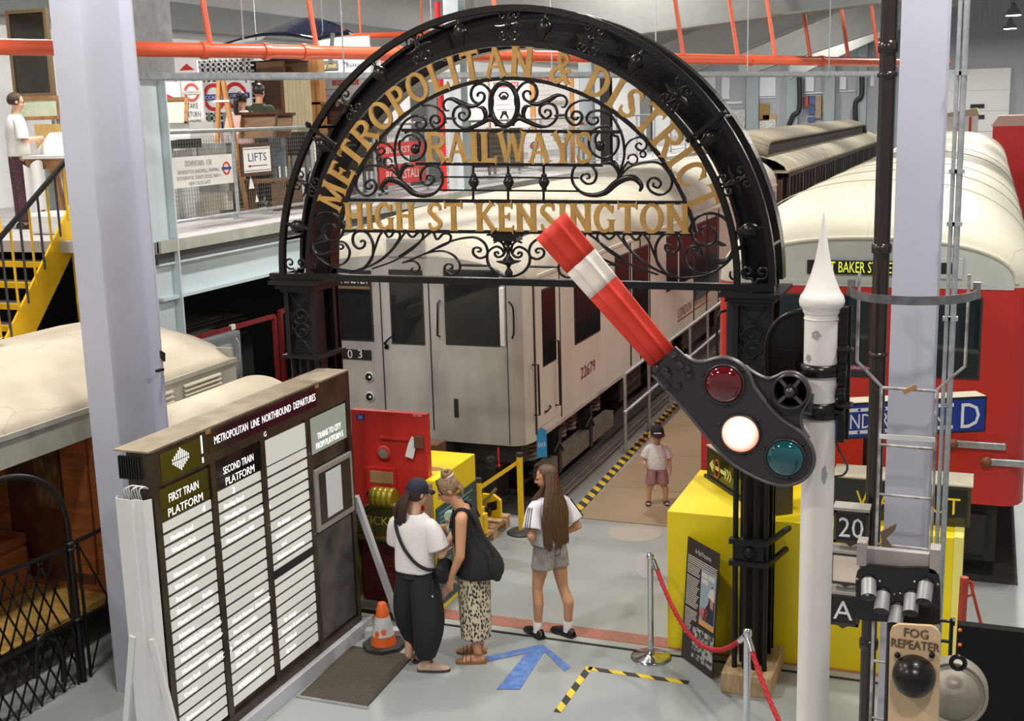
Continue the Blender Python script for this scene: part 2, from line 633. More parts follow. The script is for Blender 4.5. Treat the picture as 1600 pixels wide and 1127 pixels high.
mb = MB().obox(a - sd * 0.08 - V(0, 0, 0.03), b - a, sd * 0.16, V(0, 0, 0.012))
mb.obox(a - sd * 0.08 - V(0, 0, 0.03), b - a, sd * 0.006, V(0, 0, 0.07))
mb.obox(a + sd * 0.074 - V(0, 0, 0.03), b - a, sd * 0.006, V(0, 0, 0.07))
tray = mb.build('cable_tray', GALV)
tag(tray, 'galvanised cable tray running level across the hall behind the arch', 'cable tray')
for t in (0.1, 0.2, 0.3, 0.45, 0.6, 0.75, 0.9):
    p = a + (b - a) * t
    MB().bar(p - V(0, 0, 0.06), p + V(0, 0, 2.5), 0.012).build('hanger', GALV, tray)

# lamps
SHADE = mat('lamp_shade_metal', (0.65, 0.66, 0.66), 0.3, 0.7)
BULB = emis('lamp_glow', (1.0, 0.98, 0.93), 12)
first = None
for i, (x, y) in enumerate(LAMP_SPOTS):
    if first is None:
        t = thing('high_bay_lamp', 'round metal lamp hanging under the hall roof', 'lamp', (x, y, LAMP_Z), group='lamps hanging from the roof')
        MB().lathe((x, y, LAMP_Z), [(0.30, -0.02), (0.26, 0.10), (0.12, 0.26), (0.08, 0.42), (0.01, 0.44)], 18).build('lamp_shade', SHADE, t)
        MB().lathe((x, y, LAMP_Z), [(0.005, -0.03), (0.27, -0.03), (0.27, 0.0)], 18).build('diffuser', BULB, t)
        MB().cyl((x, y, LAMP_Z + 0.4), (x, y, ZC), 0.012, seg=6).build('hanger_rod', BLK, t)
        first = t
    else:
        t = copy_tree(first, None, (x, y, LAMP_Z))
    ld = bpy.data.lights.new('lamp_light', 'AREA')
    ld.shape = 'DISK'
    ld.size = 0.55
    ld.energy = LAMP_W * (1.45 if x < -8 and y > 10 else 1.0) * (1.4 if y > 30 else 1.0)
    ld.color = (1.0, 0.965, 0.91)
    lo = bpy.data.objects.new('lamp_light', ld)
    COL.objects.link(lo)
    lo.location = (0, 0, -0.05)
    lo.parent = t

# ------------------------------------------------------------------ marks and fittings of the floor
mb = MB()
BRICK = mat('red_floor_tile', (0.42, 0.16, 0.11), 0.5, var=0.3, scale=30)
fl = bpy.data.objects['floor']
x = -6.0
me = None
while x < -0.2:
    w = 0.42
    if me is None:
        o = MB().box(-w / 2, w / 2, 9.70, 9.90, 0.0, 0.004).build('tile', BRICK, fl)
        me = o.data
    else:
        o = bpy.data.objects.new('tile', me)
        COL.objects.link(o)
        o.parent = fl
    o.location = (x + w / 2, 0, 0)
    x += w + 0.006
MB().box(-6.0, -0.2, 9.58, 9.66, 0.0, 0.006).build('joint_strip', mat('floor_joint', (0.36, 0.37, 0.33), 0.6), fl)
MB().box(-6.0, -0.2, 9.555, 9.575, 0.0, 0.012).build('floor_cable', RUBBER, fl)
BLUE_F = mat('blue_floor_paint', (0.06, 0.16, 0.50), 0.45, var=0.35, scale=14, col2=(0.16, 0.26, 0.52))
mb = MB()
for poly, zz in ((((849, 1008), (840, 1009), (761, 1026), (755, 1036), (815, 1023), (852, 1020)), .004), (((849, 1008), (852, 1020), (882, 1050), (892, 1043)), .004), (((822, 1021), (851, 1018), (812, 1078), (776, 1078)), .005)):
    mb.add([at(a, b, z=0) + V(0, 0, zz) for a, b in poly], [tuple(range(len(poly)))])
o = mb.build('painted_arrow', BLUE_F, fl)
o['label'] = 'large blue arrow painted on the floor'
mb = MB().lathe(at(992, 833, z=0), [(0.30, 0), (0.30, 0.003)], 28)
mb.build('floor_patch', mat('worn_round_patch', (0.42, 0.40, 0.32), 0.7), fl)
HAZ = mat('hazard_tape', (0.75, 0.55, 0.03), 0.55)
_nt = HAZ.node_tree
_tc = _nt.nodes.new('ShaderNodeTexCoord')
_w = _nt.nodes.new('ShaderNodeTexWave')
_w.wave_type = 'BANDS'
_w.bands_direction = 'DIAGONAL'
_w.inputs['Scale'].default_value = 2.6
_r = _nt.nodes.new('ShaderNodeValToRGB')
_r.color_ramp.interpolation = 'CONSTANT'
_r.color_ramp.elements[0].color = (0.03, 0.03, 0.03, 1)
_r.color_ramp.elements[1].position = 0.5
_r.color_ramp.elements[1].color = (0.78, 0.56, 0.04, 1)
_nt.links.new(_tc.outputs['Object'], _w.inputs[0])
_nt.links.new(_w.outputs[0], _r.inputs[0])
_nt.links.new(_r.outputs[0], _nt.nodes['Principled BSDF'].inputs['Base Color'])
MB().box(-2.96, -2.1, 9.08, 9.14, 0, 0.004).build('hazard_tape', HAZ, fl)
MB().box(-2.99, -2.93, 8.3, 9.14, 0, 0.004).build('hazard_tape', HAZ, fl)
SHADE_BED = mat('oily_shaded_bed', (0.05, 0.047, 0.04), 0.7, var=0.4, scale=5)  # dark sheets: oily ground plus painted shadow under the trains
MB().box(-7.7, -4.86, 12.7, 30, 0, 0.004).build('shaded_track_bed', SHADE_BED, fl)
MB().box(-2.5, 0.45, 12.1, 38, 0, 0.004).build('shaded_track_bed', SHADE_BED, fl)
# brown board walkway with hazard edge
RAMP = mat('brown_board', (0.40, 0.30, 0.175), 0.5, var=0.12, scale=2)
rp = thing('board_walkway', 'brown hardboard walkway beside the silver train', 'walkway', (-3.6, 12.8, 0))
yy = 12.80
for k, ln in enumerate((1.25, 1.6, 2.4, 2.4, 2.4, 2.4, 2.4)):
    MB().box(-4.28 - 0.022 * k, -2.62, yy, yy + ln - 0.012, 0.0, 0.012).build('board_sheet', RAMP, rp)
    yy += ln
MB().obox((-4.40, 12.8, 0), (0.11, 0, 0), (-0.3, 12, 0), (0, 0, 0.014)).build('hazard_edge', HAZ, rp)
# running rails set in the floor beside the train
RAILM = mat('worn_rail_steel', (0.42, 0.42, 0.36), 0.35, 0.7, var=0.4, scale=20)
for x, lab in ((-4.68, 'bright steel rail lying next to the hazard edge'), (-4.83, 'dull steel rail lying nearest the silver train')):
    mb = MB().box(x - 0.035, x + 0.035, 13.0, 28, 0.03, 0.06)
    mb.box(x - 0.012, x + 0.012, 13.0, 28, 0.01, 0.04)
    mb.box(x - 0.06, x + 0.06, 13.0, 28, 0.0, 0.012)
    tag(mb.build('steel_rail', RAILM), lab, 'rail')
# tubular handrail
hr = thing('tubular_handrail', 'galvanised tube handrail between walkway and silver train', 'handrail', (-4.49, 15.6, 0))
pts = [(-4.49, 15.62), (-4.495, 16.9), (-4.50, 18.2), (-4.505, 19.6), (-4.51, 21.0), (-4.515, 22.4)]
for x, y in pts:
    mb = MB().cyl((x, y, 0), (x, y, 1.11), 0.024, seg=10)
    p = mb.build('post', GALV, hr)
    mb = MB().cyl((x, y, 0.0), (x, y, 0.012), 0.07, seg=14)
    mb.cyl((x, y, 0), (x, y, 0.09), 0.034, seg=10)
    mb.build('foot_flange', GALV, p)
    MB().ball((x, y, 0.58), 0.038, 10, 6).build('tee_fitting', GALV, p)
for z, nm in ((1.11, 'top_rail'), (0.58, 'mid_rail')):
    MB().tube([(x, y, z) for x, y in pts], 0.024, 10).build(nm, GALV, hr)
# ================================================================== trains
ALU = mat('unpainted_aluminium', (0.56, 0.535, 0.505), 0.45, 0.15, var=0.34, scale=1.6, stretch=(1.5, 1.5, 0.5), bump=0.05, bscale=5, detail=7)
ALU_S = mat('side_aluminium', (0.60, 0.60, 0.50), 0.55, 0.0, var=0.10, spec=0.25, scale=1.2, stretch=(1, 1.5, 0.5))
ROOFC = mat('canvas_roof', (0.56, 0.52, 0.42), 0.7, var=0.22, scale=2.2, stretch=(1.2, 0.6, 1), bump=0.12, bscale=9, detail=8)
cracks(ROOFC, scale=1.3, w=0.010)
UNDER = mat('greasy_underframe', (0.022, 0.020, 0.017), 0.55, var=0.4, scale=12)
SHOE = mat('weathered_shoebeam', (0.17, 0.155, 0.12), 0.75, var=0.4, scale=8, stretch=(4, 1, 4))
SEAM = mat('dark_seam', (0.02, 0.02, 0.02), 0.6)
RUBB = mat('window_rubber', (0.03, 0.03, 0.03), 0.5)
GLS_S = glass('side_window_glass', (0.012, 0.016, 0.016), 0.12, 0.9)
GLS_S.node_tree.nodes['Principled BSDF'].inputs['Specular IOR Level'].default_value = 0.15
MAROON_T = mat('maroon_lettering', (0.23, 0.02, 0.015), 0.5)
GOLD_T = mat('gold_lettering', (0.26, 0.10, 0.02), 0.5)


def section(xc, w, zb, zc, top, part, n=10, ex=2.3):
    """half outline points from right sill over the roof to left sill"""
    pts = []
    if part == 'side':
        return [(xc + w, zb), (xc + w, zb + 0.35), (xc + w, (zb + zc) / 2), (xc + w, zc)]
    for i in range(2 * n + 1):
        t = PI * i / (2 * n)
        c, s_ = math.cos(t), math.sin(t)
        pts.append((xc + w * math.copysign(abs(c) ** (2 / ex), c), zc + (top - zc) * abs(s_) ** (2 / ex)))
    return pts


def train_shell(xc, w, zb, zc, ys, ws, tops, root, m_side, m_roof, zs=None):
    """side walls + front as one body, roof as its own part"""
    body = MB()
    for sgn in (1, -1):
        rings = []
        for y, wk in zip(ys, ws):
            rings.append([V(xc + sgn * wk, y, z) for z in (zb, zb + 0.06, (zb + zc) / 2, zc)])
        if sgn < 0:
            rings = [r[::-1] for r in rings]
        body.loft(rings, closed=False)
    w0, y0 = ws[0], ys[0]
    body.add([(xc - w0, y0, zb), (xc + w0, y0, zb), (xc + w0, y0, zc), (xc - w0, y0, zc)], [(0, 1, 2, 3)])
    arc = section(xc, w0, zb, zc, tops[0], 'roof')
    body.add([(x, y0, z) for x, z in arc], [tuple(range(len(arc)))])
    y1, w1 = ys[-1], ws[-1]
    arc = section(xc, w1, zb, zc, tops[-1], 'roof')
    body.add([(x, y1, z) for x, z in [(xc + w1, zb)] + arc + [(xc - w1, zb)]], [tuple(range(len(arc) + 2))[::-1]])
    body.add([(xc - w1, ys[0] + 0.3, zb), (xc - w1, y1, zb), (xc + w1, y1, zb), (xc + w1, ys[0] + 0.3, zb)], [(0, 1, 2, 3)])
    body.add([(xc - w0, y0, zb), (xc - w1, ys[0] + 0.3, zb), (xc + w1, ys[0] + 0.3, zb), (xc + w0, y0, zb)], [(0, 1, 2, 3)])
    o = body.build('body', m_side, root)
    roof = MB()
    roof.loft([[V(x, y, z) for x, z in section(xc, wk, zb, zc, tp, 'roof')] for y, wk, tp in zip(ys, ws, tops)], closed=False)
    r = roof.build('roof', m_roof, root)
    return o, r


def pane_front(root, y, a, b, c, d, m=None, name='window', rim=0.018, par=None, r=0.03):
    """pane on a front plane; a,b left/right px, c,d top/bottom px"""
    p, q = at(a, (c + d) / 2, y=y), at(b, (c + d) / 2, y=y)
    zt, zb = at((a + b) / 2, c, y=y).z, at((a + b) / 2, d, y=y).z
    f = MB().box(p.x - rim, q.x + rim, y - 0.010, y + 0.01, zb - rim, zt + rim).build(name, RUBB, par or root, bevel=0.004)
    MB().box(p.x, q.x, y - 0.014, y - 0.009, zb, zt).build('pane', m or GLS, f)
    return f


def pane_side(root, x, a, b, z0, z1, m=None, name='window', rim=0.02, py=470, out=1):
    ya, yb = at(a, py, x=x).y, at(b, py, x=x).y
    f = MB().box(x - 0.01, x + 0.010 * out, ya - rim, yb + rim, z0 - rim, z1 + rim).build(name, RUBB, root, bevel=0.004)
    MB().box(x + 0.009, x + 0.014, ya, yb, z0, z1).build('pane', m or GLS_S, f)
    return f


# ------------------------------------------------------------------ silver train
TX, TW, TY = -6.22, 1.45, 12.55
st = thing('silver_train', 'unpainted silver underground train with dusty flat cab front', 'train', (TX, TY, 0))
tys = [TY, TY + 0.03, TY + 0.09, TY + 0.2, TY + 0.45, 13.6, 14.4, 15.6, 20, 25, 30.0]
tws = [1.27, 1.34, 1.40, 1.44, 1.45, 1.45, 1.45, 1.45, 1.45, 1.45, 1.45]
tps = [3.06, 3.12, 3.20, 3.28, 3.36, 3.45, 3.52, 3.55, 3.55, 3.55, 3.55]
body, roof = train_shell(TX, TW, 0.88, 2.78, tys, tws, tps, st, ALU, ROOFC)
body.data.materials.append(ALU_S)
for p in body.data.polygons:
    if p.center.y > 12.66:
        p.material_index = 1
# gutter and door top rail along the roof edge
MB().box(TX + TW - 0.005, TX + TW + 0.02, 13.0, 30.0, 2.77, 2.81).build('gutter', ALU_S, st)
MB().box(TX + TW - 0.005, TX + TW + 0.018, 12.95, 30.0, 0.88, 0.93).build('sill_rail', ALU, st)
FY = TY - 0.002
# seams of the front
for px in (599, 674):
    p = at(px, 560, y=FY)
    MB().box(p.x - 0.007, p.x + 0.007, FY - 0.004, FY + 0.01, at(px, 672, y=FY).z, 2.78).build('door_seam', SEAM, st)
p = at(793, 560, y=FY)
MB().box(p.x - 0.004, p.x + 0.004, FY - 0.003, FY + 0.01, 0.9, 2.78).build('panel_seam', SEAM, st)
MB().box(TX - 1.26, TX + 1.26, FY - 0.006, FY + 0.01, 2.755, 2.775).build('rain_strip', ALU, st)
pane_front(st, FY, 519, 580, 424, 530)
f = pane_front(st, FY, 612, 660, 424, 536)
pane_front(st, FY, 697, 779, 424, 538)
# red seats seen dimly through the pane are left to reflections; blind box at window top
p, q = at(520, 424, y=FY), at(579, 446, y=FY)
o = MB().box(p.x, q.x, FY - 0.017, FY - 0.013, q.z, p.z).build('destination_blind', BLK, st)
c = at(548, 442.5, y=FY)
_lt = MB().text('UPMINSTER', (c.x, FY - 0.0185, c.z), (1, 0, 0), (0, 0, 1), 0.145, w=0.46)
letters(_lt, WHITE, o)
p, q = at(520, 446, y=FY), at(579, 452, y=FY)
MB().box(p.x, q.x, FY - 0.018, FY - 0.012, q.z, p.z).build('window_bar', mat('brown_frame', (0.2, 0.12, 0.06), 0.5), st)
# white pillar right of the driver's window, handles
p, q = at(780, 424, y=FY), at(791, 541, y=FY)
MB().box(p.x, q.x, FY - 0.035, FY, q.z, 2.72).build('wiper_cover', WHITE, st, bevel=0.008)
for pts in (((687, 470), (687, 526)),):
    a, b = at(*pts[0], y=FY), at(*pts[1], y=FY)
    MB().tube([a, a + V(0, -0.06, -0.02), b + V(0, -0.06, 0.02), b], 0.012, 8).build('grab_handle', IRON, st)
a, b = at(795, 472, y=FY), at(803, 528, y=FY + 0.02)
MB().tube(smooth_path([a, a + V(0.04, -0.05, -0.01), a + V(0.07, -0.05, -0.08), b + V(0.02, -0.05, 0.08), b + V(0, -0.04, 0.01), b + V(-0.02, 0, 0)], 3), 0.011, 8).build('grab_handle', IRON, st)
a = at(604, 536, y=FY)
mb = MB().tube([a + V(0, 0, -0.03), a + V(0.0, -0.05, 0), a + V(0.06, -0.06, 0.06), a + V(0.11, -0.05, 0.1)], [0.018, 0.016, 0.012, 0.008], 8)
mb.lathe(a + V(0, 0, -0.05), [(0.03, 0), (0.025, 0.02)], 12, axis=(0, -1, 0))
mb.build('door_handle', IRON, st)
# number plate, marker lights, lamp slot
p, q = at(514, 544, y=FY), at(581, 563, y=FY)
o = MB().box(p.x, q.x, FY - 0.012, FY, q.z, p.z).build('number_plate', BLK, st, bevel=0.004)
for s_, px in (('1', 530), ('0', 548), ('3', 564)):
    c = at(px, 559.5, y=FY)
    MB().text(s_, (c.x, FY - 0.0135, c.z), (1, 0, 0), (0, 0, 1), 0.15).build('digit', OFFW, o)
for px, py in ((577, 589), (578, 620)):
    c = at(px, py, y=FY)
    o = MB().lathe(c, [(0.062, 0.0), (0.062, 0.012), (0.048, 0.014)], 20, axis=(0, -1, 0)).build('marker_light', ALU, st)
    MB().lathe(c + V(0, -0.0141, 0), [(0.047, 0.0), (0.04, 0.004), (0.02, 0.006), (0.001, 0.007)], 18, axis=(0, -1, 0)).build('lens', GLS, o)
    MB().ball(c + V(0.015, -0.02, 0.0), 0.016, 8, 6).build('bulb', OFFW, o)
p, q = at(709, 623, y=FY), at(717, 653, y=FY)
MB().box(p.x, q.x, FY - 0.006, FY + 0.01, q.z, p.z).build('lamp_iron_slot', SEAM, st, bevel=0.005)
# route plate frame over the door
p, q = at(604, 372, y=FY - 0.0), at(666, 402, y=FY)
o = MB().box(p.x, q.x, FY - 0.03, FY, q.z, p.z).build('route_plate_frame', ALU, st, bevel=0.008)
p, q = at(610, 378, y=FY), at(660, 393, y=FY)
MB().box(p.x, q.x, FY - 0.034, FY - 0.028, q.z, p.z).build('plate_recess', mat('plate_backing', (0.36, 0.34, 0.30), 0.6), o)
# side: cab door, windows, bars, numbers
SX = TX + TW + 0.004
ya, yb = at(836, 560, x=SX).y, at(876, 560, x=SX).y
for y in (ya, yb):
    MB().box(SX - 0.01, SX + 0.004, y - 0.012, y + 0.012, 0.95, 2.74).build('door_seam', SEAM, st)
cd = MB().box(SX - 0.01, SX + 0.006, ya + 0.03, yb - 0.03, 1.0, 2.7).build('cab_door', ALU_S, st, bevel=0.01)
pane_side(st, SX, 846, 866, 1.72, 2.6)
for a, z0, z1 in ((866, 1.15, 1.95), (833, 1.2, 1.8)):
    y = at(a, 560, x=SX).y
    MB().tube([(SX, y - 0.04, z1), (SX + 0.06, y, z1), (SX + 0.06, y + 0.01, z0), (SX, y, z0)], 0.013, 8).build('grab_bar', IRON, st)
y = at(850, 650, x=SX).y
MB().tube([(SX, y, 1.16), (SX + 0.04, y + 0.03, 1.17), (SX + 0.04, y + 0.15, 1.19), (SX, y + 0.18, 1.2)], 0.01, 6).build('kick_handle', IRON, st)
for (a, b, z0, z1) in ((898, 936, 1.76, 2.62), (962, 982, 1.76, 2.62), (989, 1012, 1.3, 2.62), (1042, 1058, 1.75, 2.62), (1062, 1082, 1.75, 2.62), (1086, 1102, 1.3, 2.62), (1105, 1120, 1.3, 2.62), (1150, 1158, 1.75, 2.62), (1163, 1171, 1.75, 2.62), (1184, 1190, 1.3, 2.62), (1202, 1208, 1.75, 2.62)):
    pane_side(st, SX, a, b, z0, z1)
for (a, b) in ((985, 1015), (1084, 1122), (1181, 1194)):
    y0, y1 = at(a, 470, x=SX).y, at(b, 470, x=SX).y
    for y in (y0, (y0 + y1) / 2, y1):
        MB().box(SX - 0.01, SX + 0.012, y - 0.01, y + 0.01, 0.95, 2.76).build('door_seam', SEAM, st)
# quarter-lights over the doors, set in the roof curve
for (a, b) in ((1050, 1066), (1068, 1082), (1086, 1103), (1105, 1121), (1160, 1172), (1184, 1194)):
    y0, y1 = at(a, 360, x=SX).y, at(b, 360, x=SX).y
    MB().obox((SX - 0.02, y0, 2.84), (0, y1 - y0, 0), (-0.07, 0, 0.2), (0.012, 0, 0.004)).build('quarter_light', mat('grey_glass', (0.10, 0.11, 0.11), 0.2) if not bpy.data.materials.get('grey_glass') else bpy.data.materials['grey_glass'], st)
c = at(919, 583, x=SX)
MB().text('22679', (SX + 0.004, c.y, c.z - 0.02), (0, 1, 0), (0, 0, 1), 0.22, w=0.62).build('fleet_number', MAROON_T, st)
c = at(1084, 481, x=SX)
MB().text('LONDON TRANSPORT', (SX + 0.004, c.y, c.z), (0, 1, 0), (0, 0, 1), 0.24, w=2.4).build('company_name', GOLD_T, st)
MB().box(SX - 0.005, SX + 0.003, c.y - 1.2, c.y + 1.2, c.z - 0.06, c.z - 0.035).build('lettering_underline', GOLD_T, st)
# underframe
mb = MB().box(TX - 1.15, TX + 1.0, 12.9, 30, 0.5, 0.88)
mb.box(TX - 1.3, TX + 1.3, 12.75, 13.0, 0.62, 0.88)
mb.build('underframe', UNDER, st)
mb = MB().box(TX - 0.5, TX + 0.5, 12.60, 12.9, 0.50, 0.86)
mb.cyl((TX + 0.3, 12.6, 0.6), (TX + 0.3, 12.42, 0.6), 0.10, seg=16)
mb.box(TX - 0.9, TX - 0.5, 12.65, 12.9, 0.35, 0.8)
mb.box(TX + 0.45, TX + 0.95, 12.8, 13.2, 0.12, 0.84)
mb.box(TX - 0.2, TX + 0.25, 12.66, 13.0, 0.2, 0.7)
mb.build('coupler', UNDER, st)
c = at(768, 723, y=12.45)
MB().ball(c, 0.09, 16, 10).build('air_cock_ball', GLS, st)
c = at(779, 716, y=12.45)
mb = MB().cyl(c + V(0, 0, -0.08), c + V(0, 0, 0.12), 0.012, seg=8)
mb.ball(c + V(0, 0, -0.09), 0.022, 8, 6)
mb.build('red_lever', RED_S, st)
for k, y in enumerate((13.7, 15.6, 26.6, 28.6)):
    for s_ in (1, -1):
        o = MB().lathe((TX + s_ * 0.72, y, 0.46), [(0.05, 0), (0.42, 0.0), (0.46, 0.02), (0.46, 0.06), (0.42, 0.07), (0.1, 0.12), (0.1, 0.2)], 26, axis=(s_, 0, 0)).build('wheel', UNDER, st)
for y in (14.65, 27.6):
    mb = MB()
    for s_ in (1, -1):
        mb.box(TX + s_ * 0.98 - 0.06, TX + s_ * 0.98 + 0.06, y - 1.4, y + 1.4, 0.42, 0.56)
        for dy in (-0.95, 0.95):
            mb.box(TX + s_ * 1.06 - 0.09, TX + s_ * 1.06 + 0.09, y + dy - 0.14, y + dy + 0.14, 0.34, 0.6)
        mb.box(TX + s_ * 1.02 - 0.08, TX + s_ * 1.02 + 0.08, y - 0.35, y + 0.35, 0.5, 0.72)
    mb.build('bogie_frame', UNDER, st)
for y in (13.35, 14.05, 14.45, 14.85, 15.25, 15.95, 26.3, 27.4, 28.9):
    mb = MB()
    for k in range(5):
        mb.lathe((TX + 1.16, y, 0.50 + k * 0.055), [(0.10, 0), (0.115, 0.02), (0.10, 0.04)], 14)
    mb.build('coil_spring', SHOE, st)
mb = MB().box(TX + 1.22, TX + 1.36, 13.35, 16.3, 0.2, 0.42)
mb.build('shoebeam', SHOE, st)
for y in (13.9, 15.2):
    mb = MB().box(TX + 1.2, TX + 1.38, y - 0.05, y + 0.05, 0.18, 0.75)
    mb.tube([(TX + 1.36, y - 0.2, 0.5), (TX + 1.4, y - 0.1, 0.62), (TX + 1.38, y + 0.1, 0.45)], 0.018, 6)
    mb.build('shoe_bracket', UNDER, st)
for y0, y1 in ((17.2, 18.4), (18.8, 20.6), (21.2, 23.5), (24, 25.5)):
    MB().box(TX + 0.75, TX + 1.2, y0, y1, 0.32, 0.84).build('equipment_case', UNDER, st, bevel=0.02)
# blue paper tag hanging from the cab corner
c = at(842, 668, x=SX)
tg = MB().prism([(-0.07, -0.36), (0.07, -0.36), (0.07, -0.05), (0.0, 0.0), (-0.07, -0.05)], (SX + 0.03, c.y, c.z), (0.6, 0.8, 0), (0, 0, 1), (0.004, -0.003, 0))
tag(tg.build('paper_tag', mat('blue_card', (0.03, 0.30, 0.62), 0.5)), 'blue paper tag hanging at the silver train corner', 'tag')
MB().text('003', (SX + 0.034, c.y - 0.004, c.z - 0.23), (0.6, 0.8, 0), (0, 0, 1), 0.075).build('lettering', WHITE, bpy.data.objects['paper_tag'])

# ------------------------------------------------------------------ red train
RX, RW, RY = -1.02, 1.48, 12.0
REDB = mat('train_red_paint', (0.62, 0.030, 0.022), 0.32, var=0.12, scale=1.5, stretch=(1, 1, 0.5), coat=0.2)
ROOFW = mat('cream_white_roof_paint', (0.66, 0.63, 0.50), 0.55, var=0.06, scale=1.5)
cracks(ROOFW, (0.35, 0.3, 0.2), 0.7, 0.004, dist=0.2)
BAND = mat('grey_white_band', (0.60, 0.62, 0.58), 0.45, var=0.08)
rt = thing('red_train', 'red underground train with cream domed roof behind the plinth', 'train', (RX, RY, 0))
rys = [RY, RY + 0.03, RY + 0.09, RY + 0.2, RY + 0.5, 12.9, 13.6, 14.8, 20, 30, 38.0]
rws = [1.30, 1.37, 1.43, 1.47, 1.48, 1.48, 1.48, 1.48, 1.48, 1.48, 1.48]
rps = [3.36, 3.44, 3.52, 3.60, 3.68, 3.74, 3.79, 3.82, 3.82, 3.82, 3.82]
b, r = train_shell(RX, RW, 0.82, 2.92, rys, rws, rps, rt, REDB, ROOFW)
b.data.materials.append(BAND)
for p in b.data.polygons:
    if p.center.z > 2.9:
        p.material_index = 1
for k in range(6):
    y = 13.6 + k * 2.1
    arc = section(RX, RW + 0.004, 0, 2.92, 3.825, 'roof', 14)
    MB().tube([(x, y, z) for x, z in arc], 0.006, 5).build('roof_seam', mat('roof_seam_sealer', (0.42, 0.38, 0.28), 0.7) if not bpy.data.materials.get('roof_seam_sealer') else bpy.data.materials['roof_seam_sealer'], rt)
for xo, z in ((0.62, 3.735), (-0.62, 3.735)):
    MB().tube([(RX + xo, 13.6, z), (RX + xo, 38, z)], 0.006, 5).build('roof_seam', bpy.data.materials['roof_seam_sealer'], rt)
RFY = RY - 0.002
MB().box(RX - 1.29, RX + 1.29, RFY - 0.012, RFY, 2.90, 2.93).build('cant_strip', BAND, rt)
# eyebrow where the cream dome overhangs the grey band
MB().tube([(x, RY - 0.01, z + 0.01) for x, z in section(RX, 1.31, 0, 2.95, 3.36, 'roof', 14)], 0.022, 8).build('dome_lip', ROOFW, rt)
dark_b = mat('cab_glass', (0.012, 0.022, 0.028), 0.05)
pane_front(rt, RFY, 1138, 1248, 460, 585, dark_b)
d = pane_front(rt, RFY, 1309, 1357, 463, 586, dark_b)
pane_front(rt, RFY, 1402, 1530, 466, 588, dark_b)
p, q = at(1318, 569, y=RFY), at(1355, 580, y=RFY)
o = MB().box(p.x - 0.1, q.x, RFY - 0.02, RFY - 0.013, q.z, p.z).build('line_sign', mat('metropolitan_purple', (0.16, 0.01, 0.07), 0.4), rt)
_lt = MB().text('Metropolitan line', (p.x + 0.085, RFY - 0.021, q.z + 0.018), (1, 0, 0), (0, 0, 1), 0.055, w=0.36)
letters(_lt, WHITE, o)
for px in (1301, 1363):
    c = at(px, 600, y=RFY)
    MB().box(c.x - 0.006, c.x + 0.006, RFY - 0.004, RFY + 0.01, 0.85, 2.9).build('door_seam', SEAM, rt)
p, q = at(1262, 406, y=RFY), at(1440, 431, y=RFY)
o = MB().box(p.x, q.x, RFY - 0.02, RFY, q.z, p.z).build('destination_display', BLK, rt)
c = at(1338, 426.5, y=RFY)
LED = emis('dot_matrix_yellow', (0.75, 0.85, 0.08), 0.55)
_lt = MB().text('FAST BAKER STREET', (c.x, RFY - 0.022, c.z + 0.005), (1, 0, 0), (0, 0, 1), 0.15, w=0.75)
letters(_lt, LED, o)
p, q = at(1466, 402, y=RFY), at(1504, 436, y=RFY)
o = MB().box(p.x, q.x, RFY - 0.03, RFY, q.z, p.z).build('set_number_box', BAND, rt, bevel=0.008)
p, q = at(1471, 410, y=RFY), at(1494, 428, y=RFY)
MB().box(p.x, q.x, RFY - 0.034, RFY - 0.028, q.z, p.z).build('number_pane', BLK, o)
for (a, b_, py) in ((1484, 1572, 692), (1536, 1610, 720)):
    p, q = at(a, py, y=RFY), at(b_, py, y=RFY)
    o = MB().box(p.x, q.x, RFY - 0.035, RFY - 0.01, p.z - 0.035, p.z + 0.035).build('coupling_bar', GALV, rt, bevel=0.01)
    MB().lathe(p + V(0.03, -0.03, 0), [(0.05, 0), (0.05, 0.02), (0.02, 0.022), (0.02, 0.04)], 14, axis=(0, -1, 0)).build('pivot_bolt', mat('rusty_bolt', (0.25, 0.10, 0.04), 0.6) if not bpy.data.materials.get('rusty_bolt') else bpy.data.materials['rusty_bolt'], o)
xh = RX - 1.38
MB().tube(smooth_path([V(xh, RY + 0.04, 2.62), V(xh - 0.05, RY - 0.05, 2.6), V(xh - 0.07, RY - 0.05, 2.45), V(xh - 0.07, RY - 0.05, 2.2), V(xh - 0.04, RY - 0.04, 2.1), V(xh, RY + 0.04, 2.1)], 3), 0.014, 8).build('grab_handle', IRON, rt)
mb = MB().box(RX - 1.0, RX + 1.2, 12.4, 38, 0.35, 0.82)
mb.box(RX + 0.85, RX + 1.25, 12.15, 12.6, 0.2, 0.8)
mb.box(RX + 0.9, RX + 1.15, 12.05, 12.2, 0.3, 0.7)
mb.build('underframe', UNDER, rt)
for y in (13.4, 15.4):
    for s_ in (1, -1):
        MB().lathe((RX + s_ * 0.72, y, 0.46), [(0.05, 0), (0.42, 0.0), (0.46, 0.02), (0.46, 0.06), (0.42, 0.07), (0.1, 0.12)], 22, axis=(s_, 0, 0)).build('wheel', UNDER, rt)

